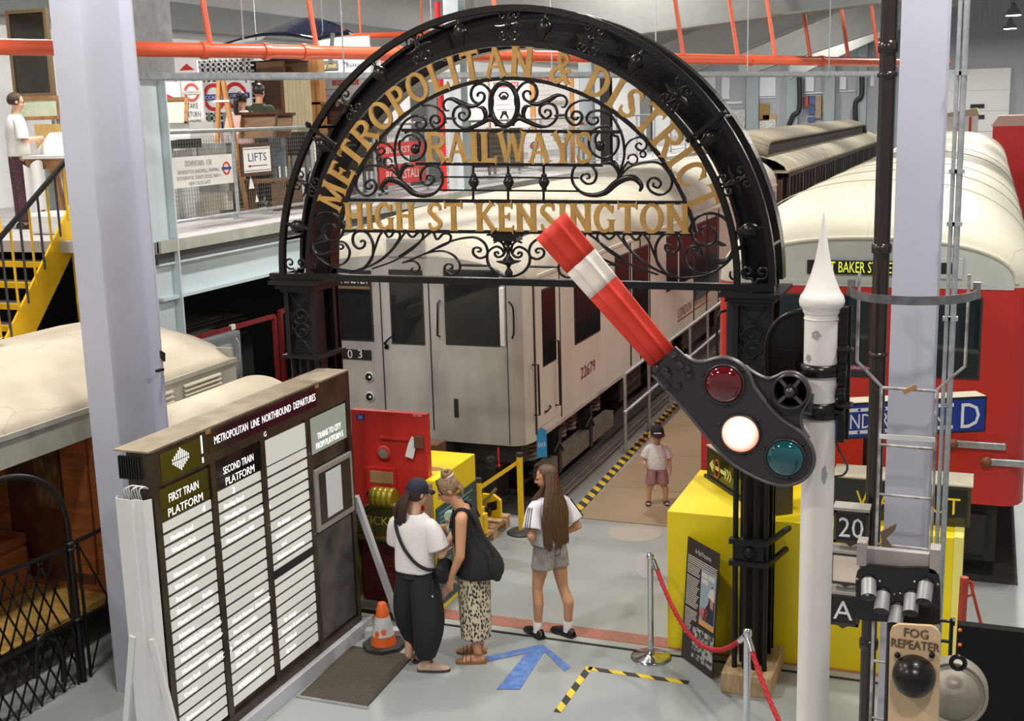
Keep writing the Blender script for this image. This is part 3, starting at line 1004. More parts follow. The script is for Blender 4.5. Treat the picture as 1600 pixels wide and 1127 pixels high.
# ------------------------------------------------------------------ dark wooden clerestory carriage
DWOOD = mat('blackened_carriage_wood', (0.075, 0.058, 0.045), 0.6, var=0.5, scale=5, stretch=(3, 3, 0.6))
DROOF = mat('dirty_slatted_roof', (0.27, 0.235, 0.155), 0.8, var=0.6, scale=2.4, stretch=(0.4, 5, 1), bump=0.5, bscale=6)
DX, DW, DY0, DY1 = -6.2, 1.42, 31.2, 60.0
dc = thing('clerestory_carriage', 'old dark wooden carriage with dirty clerestory roof behind the silver train', 'carriage', (DX, DY0, 0))
MB().box(DX - DW + 0.06, DX + DW - 0.06, DY0 + 0.8, DY1, 0.0, 3.05).build('body', mat('carriage_interior_dark', (0.012, 0.010, 0.008), 0.8), dc)
MB().box(DX - DW, DX + DW, DY0 + 0.8, DY1, 0.9, 1.75).build('lower_panelling', DWOOD, dc)
MB().box(DX - DW, DX + DW, DY0 + 0.8, DY1, 2.86, 3.06).build('cornice', DWOOD, dc)
mb = None
y = DY0 + 0.8
k = 0
while y < DY1:
    w = 0.2 if k % 4 == 0 else 0.09
    MB().box(DX + DW - 0.08, DX + DW + 0.01, y, y + w, 1.7, 2.9).build('window_post', DWOOD, dc)
    y += 0.62
    k += 1
for y in (34.2, 34.9, 36.4, 37.0, 40.5):
    MB().box(DX + DW - 0.09, DX + DW - 0.05, y, y + 0.3, 2.0, 2.25 + 0.1 * (y % 1)).build('paper_notice', WHITE, dc)
mb = MB()
for xx in (DX - 1.3, DX + 1.3):
    mb.box(xx - 0.06, xx + 0.06, DY0 + 0.05, DY0 + 0.17, 0.9, 3.0)
mb.box(DX - 1.36, DX + 1.36, DY0 + 0.05, DY0 + 0.2, 2.85, 3.02)
mb.build('end_frame', WOOD_D, dc)
roof = MB()
nr = 24
prof = [(1.5, 3.02), (1.42, 3.16), (1.2, 3.30), (0.82, 3.42)]
rings = [[V(DX + x, y, z) for x, z in prof] for y in (DY0, DY1)]
roof.loft(rings, closed=False)
rings = [[V(DX - x, y, z) for x, z in prof[::-1]] for y in (DY0, DY1)]
roof.loft(rings, closed=False)
roof.box(DX - 1.5, DX + 1.5, DY0 - 0.02, DY1, 3.0, 3.06)
roof.build('lower_roof', mat('pale_dirty_roof', (0.44, 0.40, 0.29), 0.8, var=0.5, scale=2.2, stretch=(0.5, 3, 1), bump=0.4, bscale=6), dc)
MB().box(DX - 0.8, DX + 0.8, DY0 + 0.7, DY1 - 2, 3.25, 3.80).build('clerestory_side', mat('clerestory_dark', (0.04, 0.033, 0.026), 0.7, var=0.4), dc)
cl = MB()
def cler(u, v):
    y = DY0 + 0.2 + (DY1 - 1.6 - DY0) * v
    a = -1 + 2 * u
    dip = 0.0
    e = min(v, 1 - v) * 40
    if e < 1:
        dip = 0.45 * (1 - e) ** 2
    return V(DX + a * 0.95, y, 3.78 + 0.24 * (1 - a * a) - dip)
cl.grid(cler, 14, 60)
o = cl.build('clerestory_roof', DROOF, dc)
sd = o.modifiers.new('thickness', 'SOLIDIFY')
sd.thickness = 0.05

# ------------------------------------------------------------------ far vehicles beyond the red train
p = at(1488, 178, y=41)
ft = thing('cream_tram', 'small cream tram with red stripes far beyond the red train', 'tram', (p.x + 0.3, 41, 0))
MB().box(p.x - 0.2, p.x + 0.75, 41, 43.5, 0, p.z - 0.05).build('body', OFFW, ft)
MB().prism([(-0.25, 0), (0.8, 0.0), (0.7, 0.22), (-0.2, 0.08)], (p.x, 40.95, p.z - 0.06), (1, 0, 0), (0, 0, 1), (0, 2.6, 0)).build('roof', mat('tan_roof', (0.50, 0.42, 0.30), 0.7), ft)
for dx in (0.05, 0.28, 0.5):
    MB().box(p.x + dx, p.x + dx + 0.07, 40.98, 41.0, 3.2, p.z - 0.1).build('stripe', RED_S, ft)
p = at(1524, 200, y=36)
MB().box(p.x + 0.45, p.x + 1.9, 39.5, 42, 0, 3.9).build('red_vehicle', RED_S)
tag(bpy.data.objects['red_vehicle'], 'red vehicle end at the far right beyond the red train', 'train')
MB().prism([(0, 0), (1.6, 0), (1.4, 0.3), (0.2, 0.3)], (p.x + 0.4, 39.5, 3.9), (1, 0, 0), (0, 0, 1), (0, 2.5, 0)).build('roof', mat('pink_brown_roof', (0.5, 0.33, 0.27), 0.7), bpy.data.objects['red_vehicle'])
# ================================================================== station arch
AY = 9.15            # front plane of the ironwork
AB = 9.56            # back girder
_c = at(795, 427, y=AY)
AXC, AZ0 = _c.x, at(795, 436, y=AY).z
RO, RI, RL = 2.125, 1.86, 1.59
arch = thing('station_arch', 'black wrought iron station arch with ochre lettering and scrollwork', 'arch', (AXC, AB, 0))


def ap(px, py):
    return at(px, py, y=AY)


def mirror(pts):
    return [V(2 * AXC - p.x, p.y, p.z) for p in pts]


def pol(r, deg, y=AY):
    a = math.radians(deg)
    return V(AXC + r * math.cos(a), y, AZ0 + r * math.sin(a))


def ring_bar(r, y, w, d, name, a0=0, a1=180, n=56):
    mb = MB()
    rings = []
    for i in range(n + 1):
        a = a0 + (a1 - a0) * i / n
        rings.append([pol(r - w / 2, a, y - d / 2), pol(r + w / 2, a, y - d / 2), pol(r + w / 2, a, y + d / 2), pol(r - w / 2, a, y + d / 2)])
    mb.loft(rings, smooth=False)
    return mb.build(name, IRON, arch)


ring_bar(RO, AY, 0.05, 0.05, 'outer_ring')
ring_bar(RI, AY, 0.045, 0.05, 'inner_ring')
a0 = math.degrees(math.asin((at(1083, 362, y=AY).z - AZ0) / RL))
ring_bar(RL, AY, 0.03, 0.035, 'letter_ring', a0, 180 - a0)
ring_bar((RO + RI) / 2, AB, RO - RI, 0.02, 'girder_web')
ring_bar(RO + 0.01, AB, 0.03, 0.16, 'girder_outer_flange')
ring_bar(RI - 0.01, AB, 0.03, 0.16, 'girder_inner_flange')
# long base beam
x0, x1 = ap(424, 427).x, ap(1211, 455).x
mb = MB().box(x0, x1, AY - 0.035, AY + 0.035, AZ0 - 0.05, AZ0 + 0.005)
mb.build('base_beam', IRON, arch)
# cross ties from front ring to girder
for deg in (36, 144, 8, 172, 72, 108):
    MB().cyl(pol(RO + 0.01, deg, AY - 0.02), pol(RO + 0.01, deg, AB), 0.016, seg=8).build('tie_rod', IRON, arch)
    MB().cyl(pol(RI, deg, AY), pol(RI, deg, AB), 0.016, seg=8).build('tie_rod', IRON, arch)
for s_ in (36, 144):
    mb = MB().bar(pol(RI - 0.03, s_, AY - 0.045), pol(RO + 0.07, s_, AY - 0.045), 0.03, 0.03)
    for r in (RI, RO + 0.04):
        mb.lathe(pol(r, s_, AY - 0.05), [(0.025, 0), (0.025, 0.015), (0.012, 0.03)], 10, axis=(0, -1, 0))
    mb.build('radial_strap', IRON, arch)

# balls and fleurs between the rings (angles read off the left half, mirrored)
def ang(px, py):
    p = ap(px, py)
    return math.degrees(math.atan2(p.z - AZ0, p.x - AXC))


RM = (RO + RI) / 2
for q in ((465, 354), (506, 228), (599, 123), (722, 62)):
    a = ang(*q)
    for d in (a, 180 - a):
        u = (pol(RO, d) - pol(RI, d)).normalized()
        mb = MB().lathe(pol(RI + 0.02, d), [(0.014, 0), (0.014, 0.02), (0.028, 0.035), (0.03, 0.05), (0.05, 0.075), (0.06, 0.11), (0.05, 0.145), (0.03, 0.168), (0.016, 0.18), (0.018, 0.22)], 14, axis=u)
        mb.build('spindle_ball', IRON, arch)


def spiral(c, u, v, r0, r1, a0, a1, n=16):
    out = []
    for i in range(n + 1):
        t = i / n
        a = math.radians(a0 + (a1 - a0) * t)
        r = r0 + (r1 - r0) * t
        out.append(c + u * (r * math.cos(a)) + v * (r * math.sin(a)))
    return out


fl_angles = []
for q in ((478, 287), (549, 170), (659, 88), (795, 57)):
    a = ang(*q)
    fl_angles.append(a)
    if abs(a - 90) > 4:
        fl_angles.append(180 - a)
for d in fl_angles:
    u = (pol(RO, d) - pol(RI, d)).normalized()
    v = V(-u.z, 0, u.x)
    c = pol(RM, d)
    mb = MB()
    for su in (1, -1):
        for sv in (1, -1):
            cc = c + u * su * 0.075 + v * sv * 0.05
            pts = [c, c + u * su * 0.03 + v * sv * 0.015] + spiral(cc, u * su, v * sv, 0.048, 0.008, -110, 330, 18)
            mb.tube(pts, 0.0095, 6)
    mb.ball(c + V(0, -0.01, 0), 0.028, 10, 6)
    mb.tube([c - v * 0.12, c - v * 0.07 + u * 0.012, c, c + v * 0.07 - u * 0.012, c + v * 0.12], [0.004, 0.014, 0.012, 0.014, 0.004], 6)
    mb.build('fleur_ornament', IRON, arch)
for s_ in (1, -1):
    c = V(AXC + s_ * RM, AY, AZ0 + 0.06)
    mb = MB()
    for sv in (1, -1):
        cc = c + V(sv * 0.055, 0, 0.035)
        mb.tube([c + V(0, 0, -0.06)] + spiral(cc, V(sv, 0, 0), V(0, 0, 1), 0.055, 0.01, -120, 320, 18), 0.0095, 6)
    mb.build('foot_scroll', IRON, arch)

# straight bars
for (xa, xb, py, h) in ((536, 1083, 312.5, 0.028), (537, 1084, 360.5, 0.028), (628, 972, 203.5, 0.026), (650, 942, 256, 0.024), (688, 905, 276.5, 0.014), (688, 905, 297, 0.014)):
    p, q = ap(xa, py), ap(xb, py + 0.008 * (xb - xa))
    MB().bar(p, q, h, h, up=(0, 0, 1)).build('bar', IRON, arch)
for px in (739.5, 794, 849.5):
    p, q = ap(px, 257), ap(px, 313)
    mb = MB().cyl(p, q, 0.011, seg=8)
    h = p.z - q.z
    mb.lathe((p.x, AY, q.z), [(0.011, h * 0.28), (0.024, h * 0.31), (0.02, h * 0.35), (0.035, h * 0.42), (0.046, h * 0.5), (0.035, h * 0.6), (0.018, h * 0.64), (0.026, h * 0.68), (0.02, h * 0.73), (0.011, h * 0.76)], 14)
    mb.build('baluster', IRON, arch)

# scrollwork traced on the plane of the arch
def f2(l): return [ap(430 + x / 5.926, 180 + y / 5.926) for x, y in l]
def f3(l): return [ap(430 + x / 5.926, 320 + y / 5.926) for x, y in l]
def f4(l): return [ap(660 + x / 5.926, 110 + y / 5.926) for x, y in l]
def f7(l): return [ap(640 + x / 7.273, 340 + y / 7.273) for x, y in l]


def scroll(pts, r=0.0115, leaf=None, both=True, name='scroll'):
    sp = smooth_path(pts, 4)
    n = len(sp)
    rr = [r * (0.75 + 0.25 * math.sin(PI * i / (n - 1))) for i in range(n)]
    if leaf:
        a, b, big = leaf
        for i in range(n):
            t = i / (n - 1)
            if a < t < b:
                rr[i] = r + (big - r) * math.sin(PI * (t - a) / (b - a))
    for P in ((sp, mirror(sp)) if both else (sp,)):
        MB().tube(P, rr, 6, flat=0.016, nrm=(0, 1, 0)).build(name, IRON, arch)


# lower band
scroll(f3([(540, 255), (560, 225), (540, 185), (490, 180), (450, 220), (450, 280), (490, 325), (560, 330), (610, 290), (635, 220), (610, 140), (550, 85), (470, 70), (400, 95), (350, 150), (325, 240), (320, 330), (345, 420), (400, 490), (480, 550), (580, 590), (700, 610), (790, 603)]), 0.0125)
scroll(f3([(590, 405), (615, 415), (632, 390), (610, 365), (575, 375), (558, 410), (560, 440), (553, 390), (575, 348), (640, 350), (688, 420), (680, 490), (640, 540), (570, 565), (505, 560)][6:]), 0.011)
scroll(f3([(590, 400), (612, 412), (632, 390), (612, 368), (575, 380), (560, 410)]), 0.009)
scroll(f3([(790, 345), (810, 330), (832, 350), (820, 390), (775, 405), (730, 370), (718, 310), (740, 262), (800, 240), (860, 270), (900, 340), (908, 410), (895, 500), (840, 570), (760, 605)]), 0.0125)
scroll(f3([(800, 600), (860, 540), (905, 460), (935, 370), (965, 290), (1000, 248), (1025, 270), (1045, 300), (1075, 290), (1095, 260), (1130, 250), (1155, 275), (1145, 320), (1085, 410), (1000, 490), (900, 555), (800, 605)]), 0.0105)
scroll(f3([(880, 570), (1000, 500), (1100, 400), (1180, 290), (1215, 250), (1240, 280), (1275, 300), (1310, 270), (1345, 250), (1370, 280), (1350, 330), (1260, 420), (1100, 520), (900, 592)]), 0.0105)
scroll(f7([(-120, 440), (0, 360), (120, 270), (200, 200), (265, 165), (300, 238), (330, 240), (380, 188), (440, 185), (470, 220), (450, 280), (380, 320), (150, 420), (-80, 515)]), 0.0105)
scroll(f7([(-60, 510), (200, 400), (350, 320), (500, 260), (640, 230), (760, 230), (850, 290), (885, 370), (880, 425), (850, 450), (790, 460), (730, 420), (725, 360), (770, 340), (810, 360), (800, 388), (772, 385)]), 0.0115)
scroll(f7([(0, 492), (180, 412), (340, 380), (450, 400), (540, 470), (575, 550), (550, 620), (480, 650), (410, 610), (400, 560), (440, 528), (485, 545), (482, 580), (455, 575)]), 0.0105)
scroll(f7([(-60, 510), (40, 495), (90, 520), (115, 560), (100, 605), (50, 615), (20, 590), (45, 570)]), 0.009)
scroll(f7([(570, 540), (700, 543), (920, 548)]), 0.012)
scroll(f7([(960, 285), (1010, 265), (1060, 300), (1085, 370), (1060, 430), (1010, 450), (975, 430), (970, 400), (1000, 392), (1012, 418)]), 0.011)
scroll(f7([(892, 395), (930, 355), (990, 330), (1045, 355), (1070, 400)]), 0.0105)
scroll(f7([(892, 380), (880, 450), (900, 535), (960, 610), (1050, 658), (1135, 670)]), 0.0125)
scroll(f3([(340, 300), (335, 370), (365, 440), (420, 465), (480, 455), (515, 430)]), 0.008, leaf=(0.1, 1.0, 0.024), name='acanthus_leaf')
scroll(f3([(450, 240), (440, 290), (415, 320), (380, 330)]), 0.007, leaf=(0.2, 1.0, 0.018), name='acanthus_leaf')
scroll(f3([(360, 540), (365, 580), (345, 605), (310, 608)]), 0.009)
# urn at the centre
c7 = f7([(1130, 655)])[0]
sc7 = (f7([(1130, 555)])[0].z - c7.z) / 100
mb = MB().lathe((AXC, AY, c7.z), [(r * sc7 * 0.98, (655 - y) * sc7) for r, y in ((40, 655), (50, 630), (38, 605), (16, 572), (34, 540), (140, 503), (150, 494), (60, 488), (72, 480), (55, 468), (24, 430), (20, 380), (30, 345), (15, 330), (46, 305), (46, 272), (14, 262))], 18)
mb.build('urn', IRON, arch)
p = f7([(1130, 262)])[0]
mb = MB()
for w, za, zb in ((280, 0, 40), (330, 40, 60), (440, 60, 78)):
    mb.box(AXC - w / 2 * sc7, AXC + w / 2 * sc7, AY - 0.07, AY + 0.07, p.z + za * sc7, p.z + zb * sc7)
mb.build('urn_cap', IRON, arch)
# middle band
scroll(f2([(1165, 600), (1080, 510), (960, 470), (850, 475), (790, 530), (750, 620), (770, 700), (840, 745), (910, 720), (940, 660), (910, 605), (860, 610), (835, 650), (860, 685), (895, 670), (890, 642)]), 0.0115)
scroll(f2([(1005, 715), (988, 665), (1040, 602), (1120, 605), (1200, 650), (1280, 720), (1380, 745), (1480, 720), (1545, 640), (1550, 560), (1520, 490), (1450, 465), (1380, 490), (1345, 560), (1370, 630), (1430, 645), (1475, 600), (1455, 562), (1412, 560), (1405, 592), (1430, 600)]), 0.0115, leaf=(0.0, 0.36, 0.03))
scroll(f2([(1175, 600), (1140, 510), (1110, 400), (1115, 250), (1160, 120), (1210, 50), (1290, 8), (1370, 20), (1400, 80), (1360, 125), (1310, 105), (1312, 70), (1350, 68)]), 0.0115)
cc = f2([(1270, 285)])[0]
rr = (f2([(1395, 285)])[0] - cc).x
sp = spiral(cc, V(1, 0, 0), V(0, 0, 1), rr, rr * 0.98, 120, -200, 30) + spiral(cc + V(rr * 0.1, 0, 0), V(1, 0, 0), V(0, 0, 1), rr * 0.9, rr * 0.25, -205, -420, 12)
for P in (sp, mirror(sp)):
    mb = MB().tube(P, 0.0105, 6, flat=0.015, nrm=(0, 1, 0))
    mb.ball(P[-1], 0.042, 12, 8)
    mb.build('scroll', IRON, arch)
scroll(f2([(1112, 400), (1090, 320), (1040, 268), (970, 255), (930, 300), (940, 350), (985, 365), (1015, 330), (990, 302), (965, 318)]), 0.0095)
for (cx, cy, r) in ((1045, 440, 38), (962, 400, 22)):
    cc = f2([(cx, cy)])[0]
    r2 = (f2([(cx + r, cy)])[0] - cc).x
    sp = spiral(cc, V(1, 0, 0), V(0, 0, 1), r2, r2, 0, 340, 14)
    for P in (sp, mirror(sp)):
        MB().tube(P, 0.008, 6, flat=0.013, nrm=(0, 1, 0)).build('ring_link', IRON, arch)
scroll(f2([(1150, 570), (1120, 510), (1085, 460)]), 0.009)
scroll(f2([(1168, 580), (1175, 510), (1215, 462), (1290, 472)]), 0.008, leaf=(0.1, 1.0, 0.026), name='acanthus_leaf')
# top band
cc = f4([(793, 315)])[0]
rx = (f4([(920, 315)])[0] - cc).x
rz = cc.z - f4([(793, 512)])[0].z
sp = [V(AXC + rx * math.cos(t * PI / 18), AY, cc.z + rz * math.sin(t * PI / 18)) for t in range(36)]
MB().tube(sp, 0.021, 8, closed=True, flat=0.02, nrm=(0, 1, 0)).build('oval_ring', IRON, arch)
scroll(f4([(795, 235), (775, 262), (748, 262), (745, 240), (768, 240)]), 0.008)
scroll(f4([(795, 235), (780, 212), (750, 203), (728, 215)]), 0.007)
scroll(f4([(795, 445), (775, 408), (748, 400), (745, 385), (768, 382)]), 0.008)
scroll(f4([(560, 470), (620, 420), (650, 320), (640, 220), (590, 150), (530, 125), (470, 155), (450, 220), (470, 280), (520, 305), (565, 280), (575, 230), (545, 205), (515, 218), (512, 245)]), 0.0125)
scroll(f4([(245, 372), (215, 370), (195, 320), (220, 275), (280, 265), (350, 300), (430, 330), (500, 325), (560, 290)]), 0.010, leaf=(0.4, 0.95, 0.024))
scroll(f4([(685, 520), (675, 480), (620, 452), (540, 490), (440, 535), (360, 530), (300, 480), (285, 410), (310, 350), (370, 330), (430, 360), (435, 420), (390, 465), (345, 440), (345, 400), (380, 390), (395, 415)]), 0.0115, leaf=(0.0, 0.3, 0.022))
scroll(f4([(200, 445), (260, 445), (310, 445)]), 0.012)
scroll(f4([(0, 330), (80, 325), (160, 360), (205, 420), (205, 480), (160, 530), (110, 530), (75, 480), (90, 430), (140, 420), (162, 465), (130, 490), (105, 470)]), 0.0115)
scroll(f4([(508, 345), (560, 350), (585, 410), (562, 470)]), 0.008, leaf=(0.1, 0.9, 0.022), name='acanthus_leaf')

# lettering: each letter a cut-out plate with small serifs
T = 0.20
_gk = [0]


def _lift(o, n):
    """each overlapping piece of a letter sits a hair prouder than the last"""
    _gk[0] = (_gk[0] + 1) % 60
    return o - Vector(n).normalized() * 0.00006 * _gk[0]


def gl_stroke(mb, o, u, v, n, h, a, b, w=T, s0=True, s1=True):
    ax, ay = a
    bx, by = b
    dx, dy = bx - ax, by - ay
    L = math.hypot(dx, dy)
    px, py = -dy / L, dx / L
    hw = w / 2
    sl = 0.075
    poly = []
    def P(t, k):
        return ((ax + dx * t / L + px * k) * h, (ay + dy * t / L + py * k) * h)
    e0 = hw + (0.085 if s0 else 0)
    e1 = hw + (0.085 if s1 else 0)
    poly = [P(0, -e0), P(0.03, -e0), P(sl * 0.6, -hw - 0.02), P(sl + 0.06, -hw), P(L - sl - 0.06, -hw), P(L - sl * 0.6, -hw - 0.02), P(L - 0.03, -e1), P(L, -e1), P(L, e1), P(L - 0.03, e1), P(L - sl * 0.6, hw + 0.02), P(L - sl - 0.06, hw), P(sl + 0.06, hw), P(sl * 0.6, hw + 0.02), P(0.03, e0), P(0, e0)]
    if not s0:
        poly = poly[:2] + poly[3:-3] + poly[-2:]
        poly = [poly[0]] + poly[2:-2] + [poly[-1]] if False else poly
    mb.prism(poly, _lift(o, n), u, v, n)


def gl_curve(mb, o, u, v, n, h, pts, ws):
    sp = smooth_path([V(x, y, 0) for x, y in pts], 4)
    o2 = _lift(o, n)
    N = len(sp)
    L, R_ = [], []
    for i, p in enumerate(sp):
        d = (sp[min(i + 1, N - 1)] - sp[max(i - 1, 0)]).normalized()
        t = i / (N - 1) * (len(ws) - 1)
        k = min(int(t), len(ws) - 2)
        w = ws[k] + (ws[k + 1] - ws[k]) * (t - k)
        q = V(-d.y, d.x, 0)
        L.append(p + q * w / 2)
        R_.append(p - q * w / 2)
    for i in range(N - 1):
        mb.prism([((p.x) * h, p.y * h) for p in (L[i], R_[i], R_[i + 1], L[i + 1])], o2 - n.normalized() * 2e-5 * i, u, v, n)


def oval(cx, cy, rx, ry, a0, a1, n=14):
    return [(cx + rx * math.cos(math.radians(a0 + (a1 - a0) * i / n)), cy + ry * math.sin(math.radians(a0 + (a1 - a0) * i / n))) for i in range(n + 1)]


GW = {'A': .86, 'C': .78, 'D': .82, 'E': .66, 'G': .82, 'H': .86, 'I': .36, 'K': .84, 'L': .66, 'M': 1.0, 'N': .9, 'O': .88, 'P': .70, 'R': .82, 'S': .66, 'T': .80, 'W': 1.16, 'Y': .84, '&': .82, ' ': .36}


def glyph(ch, o, u, v, h, n):
    mb = MB()
    w = GW[ch]
    def st_(a, b, ww=T, s0=True, s1=True): gl_stroke(mb, o, u, v, n, h, a, b, ww, s0, s1)
    def cu_(pts, ws): gl_curve(mb, o, u, v, n, h, pts, ws)
    l = 0.16
    if ch == 'I':
        st_((w / 2, 0), (w / 2, 1))
    elif ch == 'H':
        st_((l, 0), (l, 1)); st_((w - l, 0), (w - l, 1)); st_((l, .52), (w - l, .52), .13, False, False)
    elif ch == 'E':
        st_((l, 0), (l, 1)); st_((l, .935), (w - .04, .935), .13, False, True); st_((l, .52), (w - .16, .52), .11, False, True); st_((l, .065), (w, .065), .13, False, True)
    elif ch == 'L':
        st_((l, 0), (l, 1)); st_((l, .065), (w, .065), .13, False, True)
    elif ch == 'T':
        st_((w / 2, 0), (w / 2, 1), T, True, False); st_((.02, .935), (w - .02, .935), .13)
    elif ch == 'N':
        st_((l, 0), (l, 1)); st_((w - l, 0), (w - l, 1)); st_((l - .02, .96), (w - l + .02, .04), .17, False, False)
    elif ch == 'M':
        st_((l - .04, 0), (l + .02, 1), .13); st_((w - l + .04, 0), (w - l - .02, 1), .17); st_((l + .02, .96), (w / 2, .12), .16, False, False); st_((w - l - .02, .96), (w / 2, .12), .12, False, False)
    elif ch == 'W':
        st_((.08, 1), (.34, .03), .16, True, False); st_((.34, .03), (.58, .9), .11, False, False); st_((.58, .95), (.82, .03), .16, False, False); st_((.82, .03), (w - .08, 1), .12, False, True)
    elif ch == 'A':
        st_((.08, 0), (w / 2, .97), .12, True, False); st_((w - .1, 0), (w / 2 - .02, .97), .18, True, False); st_((.22, .34), (w - .22, .34), .10, False, False)
    elif ch == 'Y':
        st_((w / 2, 0), (w / 2, .48), T, True, False); st_((w / 2, .44), (.1, 1), .17, False, True); st_((w / 2, .44), (w - .08, 1), .12, False, True)
    elif ch == 'K':
        st_((l, 0), (l, 1)); st_((l + .04, .45), (w - .12, 1), .12, False, True); st_((.36, .56), (w - .06, 0), .17, False, True)
    elif ch in 'PR':
        st_((l, 0), (l, 1))
        cu_([(l, .935), (.42, .935)] + oval(.44, .72, w - .44 - .09, .215, 80, -80, 8) + [(.42, .50), (l, .50)], [.13, .13, .17, .17, .13, .12])
        if ch == 'R':
            st_((.42, .50), (w - .04, 0), .17, False, True)
    elif ch == 'D':
        st_((l, 0), (l, 1))
        cu_([(l, .935), (.34, .935)] + oval(.36, .5, w - .36 - .09, .435, 80, -80, 10) + [(.34, .065), (l, .065)], [.13, .13, .18, .18, .13, .13])
    elif ch == 'O':
        p = oval(w / 2, .5, w / 2 - .085, .455, 90, 450, 24)
        cu_(p, [.11, .19, .11, .19, .11])
    elif ch in 'CG':
        cu_([(w - .07, .76)] + oval(w / 2 + .02, .5, w / 2 - .085, .445, 55, 305, 16) + [(w - .07, .26)] if ch == 'C' else [(w - .10, .76)] + oval(w / 2, .5, w / 2 - .085, .445, 55, 310, 16), [.16, .11, .17, .19, .17, .11, .12])
        if ch == 'C':
            st_((w - .07, .62), (w - .07, .9), .06, False, False)
        else:
            st_((w - .14, 0.02), (w - .14, .46), .16, False, True); st_((w - .10, .66), (w - .10, .93), .06, False, False)
    elif ch == 'S':
        cu_([(w - .08, .72), (w - .12, .90), (w / 2, .945), (.16, .86), (.12, .70), (.28, .56), (w / 2 + .04, .46), (w - .10, .30), (w - .14, .14), (w / 2, .055), (.14, .10), (.08, .28)], [.05, .13, .12, .15, .19, .19, .15, .12, .13, .05])
    elif ch == '&':
        cu_([(w - .04, .50), (.62, .42), (.56, .25), (.44, .08), (.28, .055), (.12, .16), (.14, .36), (.34, .52), (.54, .66), (.58, .82), (.46, .94), (.32, .92), (.26, .78), (.38, .58), (.58, .30), (w - .02, .03)], [.10, .13, .15, .17, .15, .11, .13, .15, .17, .17])
    return mb


def text_width(s, gap=0.10):
    return sum(GW[c] for c in s) + gap * (len(s) - 1)


def line_letters(s, xa, xb, yt, yb):
    a, b = ap(xa, yb), ap(xb, yb + 0.012 * (xb - xa))
    h = ap((xa + xb) / 2, yt).z - ap((xa + xb) / 2, yb).z
    L = b.x - a.x
    tot = text_width(s)
    sx = L / (tot * h)
    x = a.x
    for ch in s:
        if ch != ' ':
            glyph(ch, V(x, AY - 0.022, a.z + (b.z - a.z) * (x - a.x) / L), V(sx, 0, 0), V(0, 0, 1), h, V(0, 0.03, 0)).build('letter', GILT, arch)
        x += (GW[ch] + 0.10) * h * sx


line_letters('RAILWAYS', 668, 926, 205, 253)
line_letters('HIGH ST KENSINGTON', 541, 1078, 314, 358.5)
s = 'METROPOLITAN & DISTRICT'
aa, ab = ang(521, 318), ang(1120, 318)
aa += 1.5
ab -= 0.5
tot = text_width(s, 0.16)
h = RI - RL - 0.035
pos = 0
for ch in s:
    mid = pos + GW[ch] / 2
    d = aa + (ab - aa) * mid / tot
    if ch != ' ':
        v = V(math.cos(math.radians(d)), 0, math.sin(math.radians(d)))
        u = V(v.z, 0, -v.x)
        k = abs(math.radians(ab - aa)) * (RL + 0.12) / (tot * h) * 0.98
        glyph(ch, pol(RL + 0.014, d, AY - 0.022) - u * (GW[ch] * h * k / 2), u * k, v, h, V(0, 0.03, 0)).build('letter', GILT, arch)
    pos += GW[ch] + 0.16

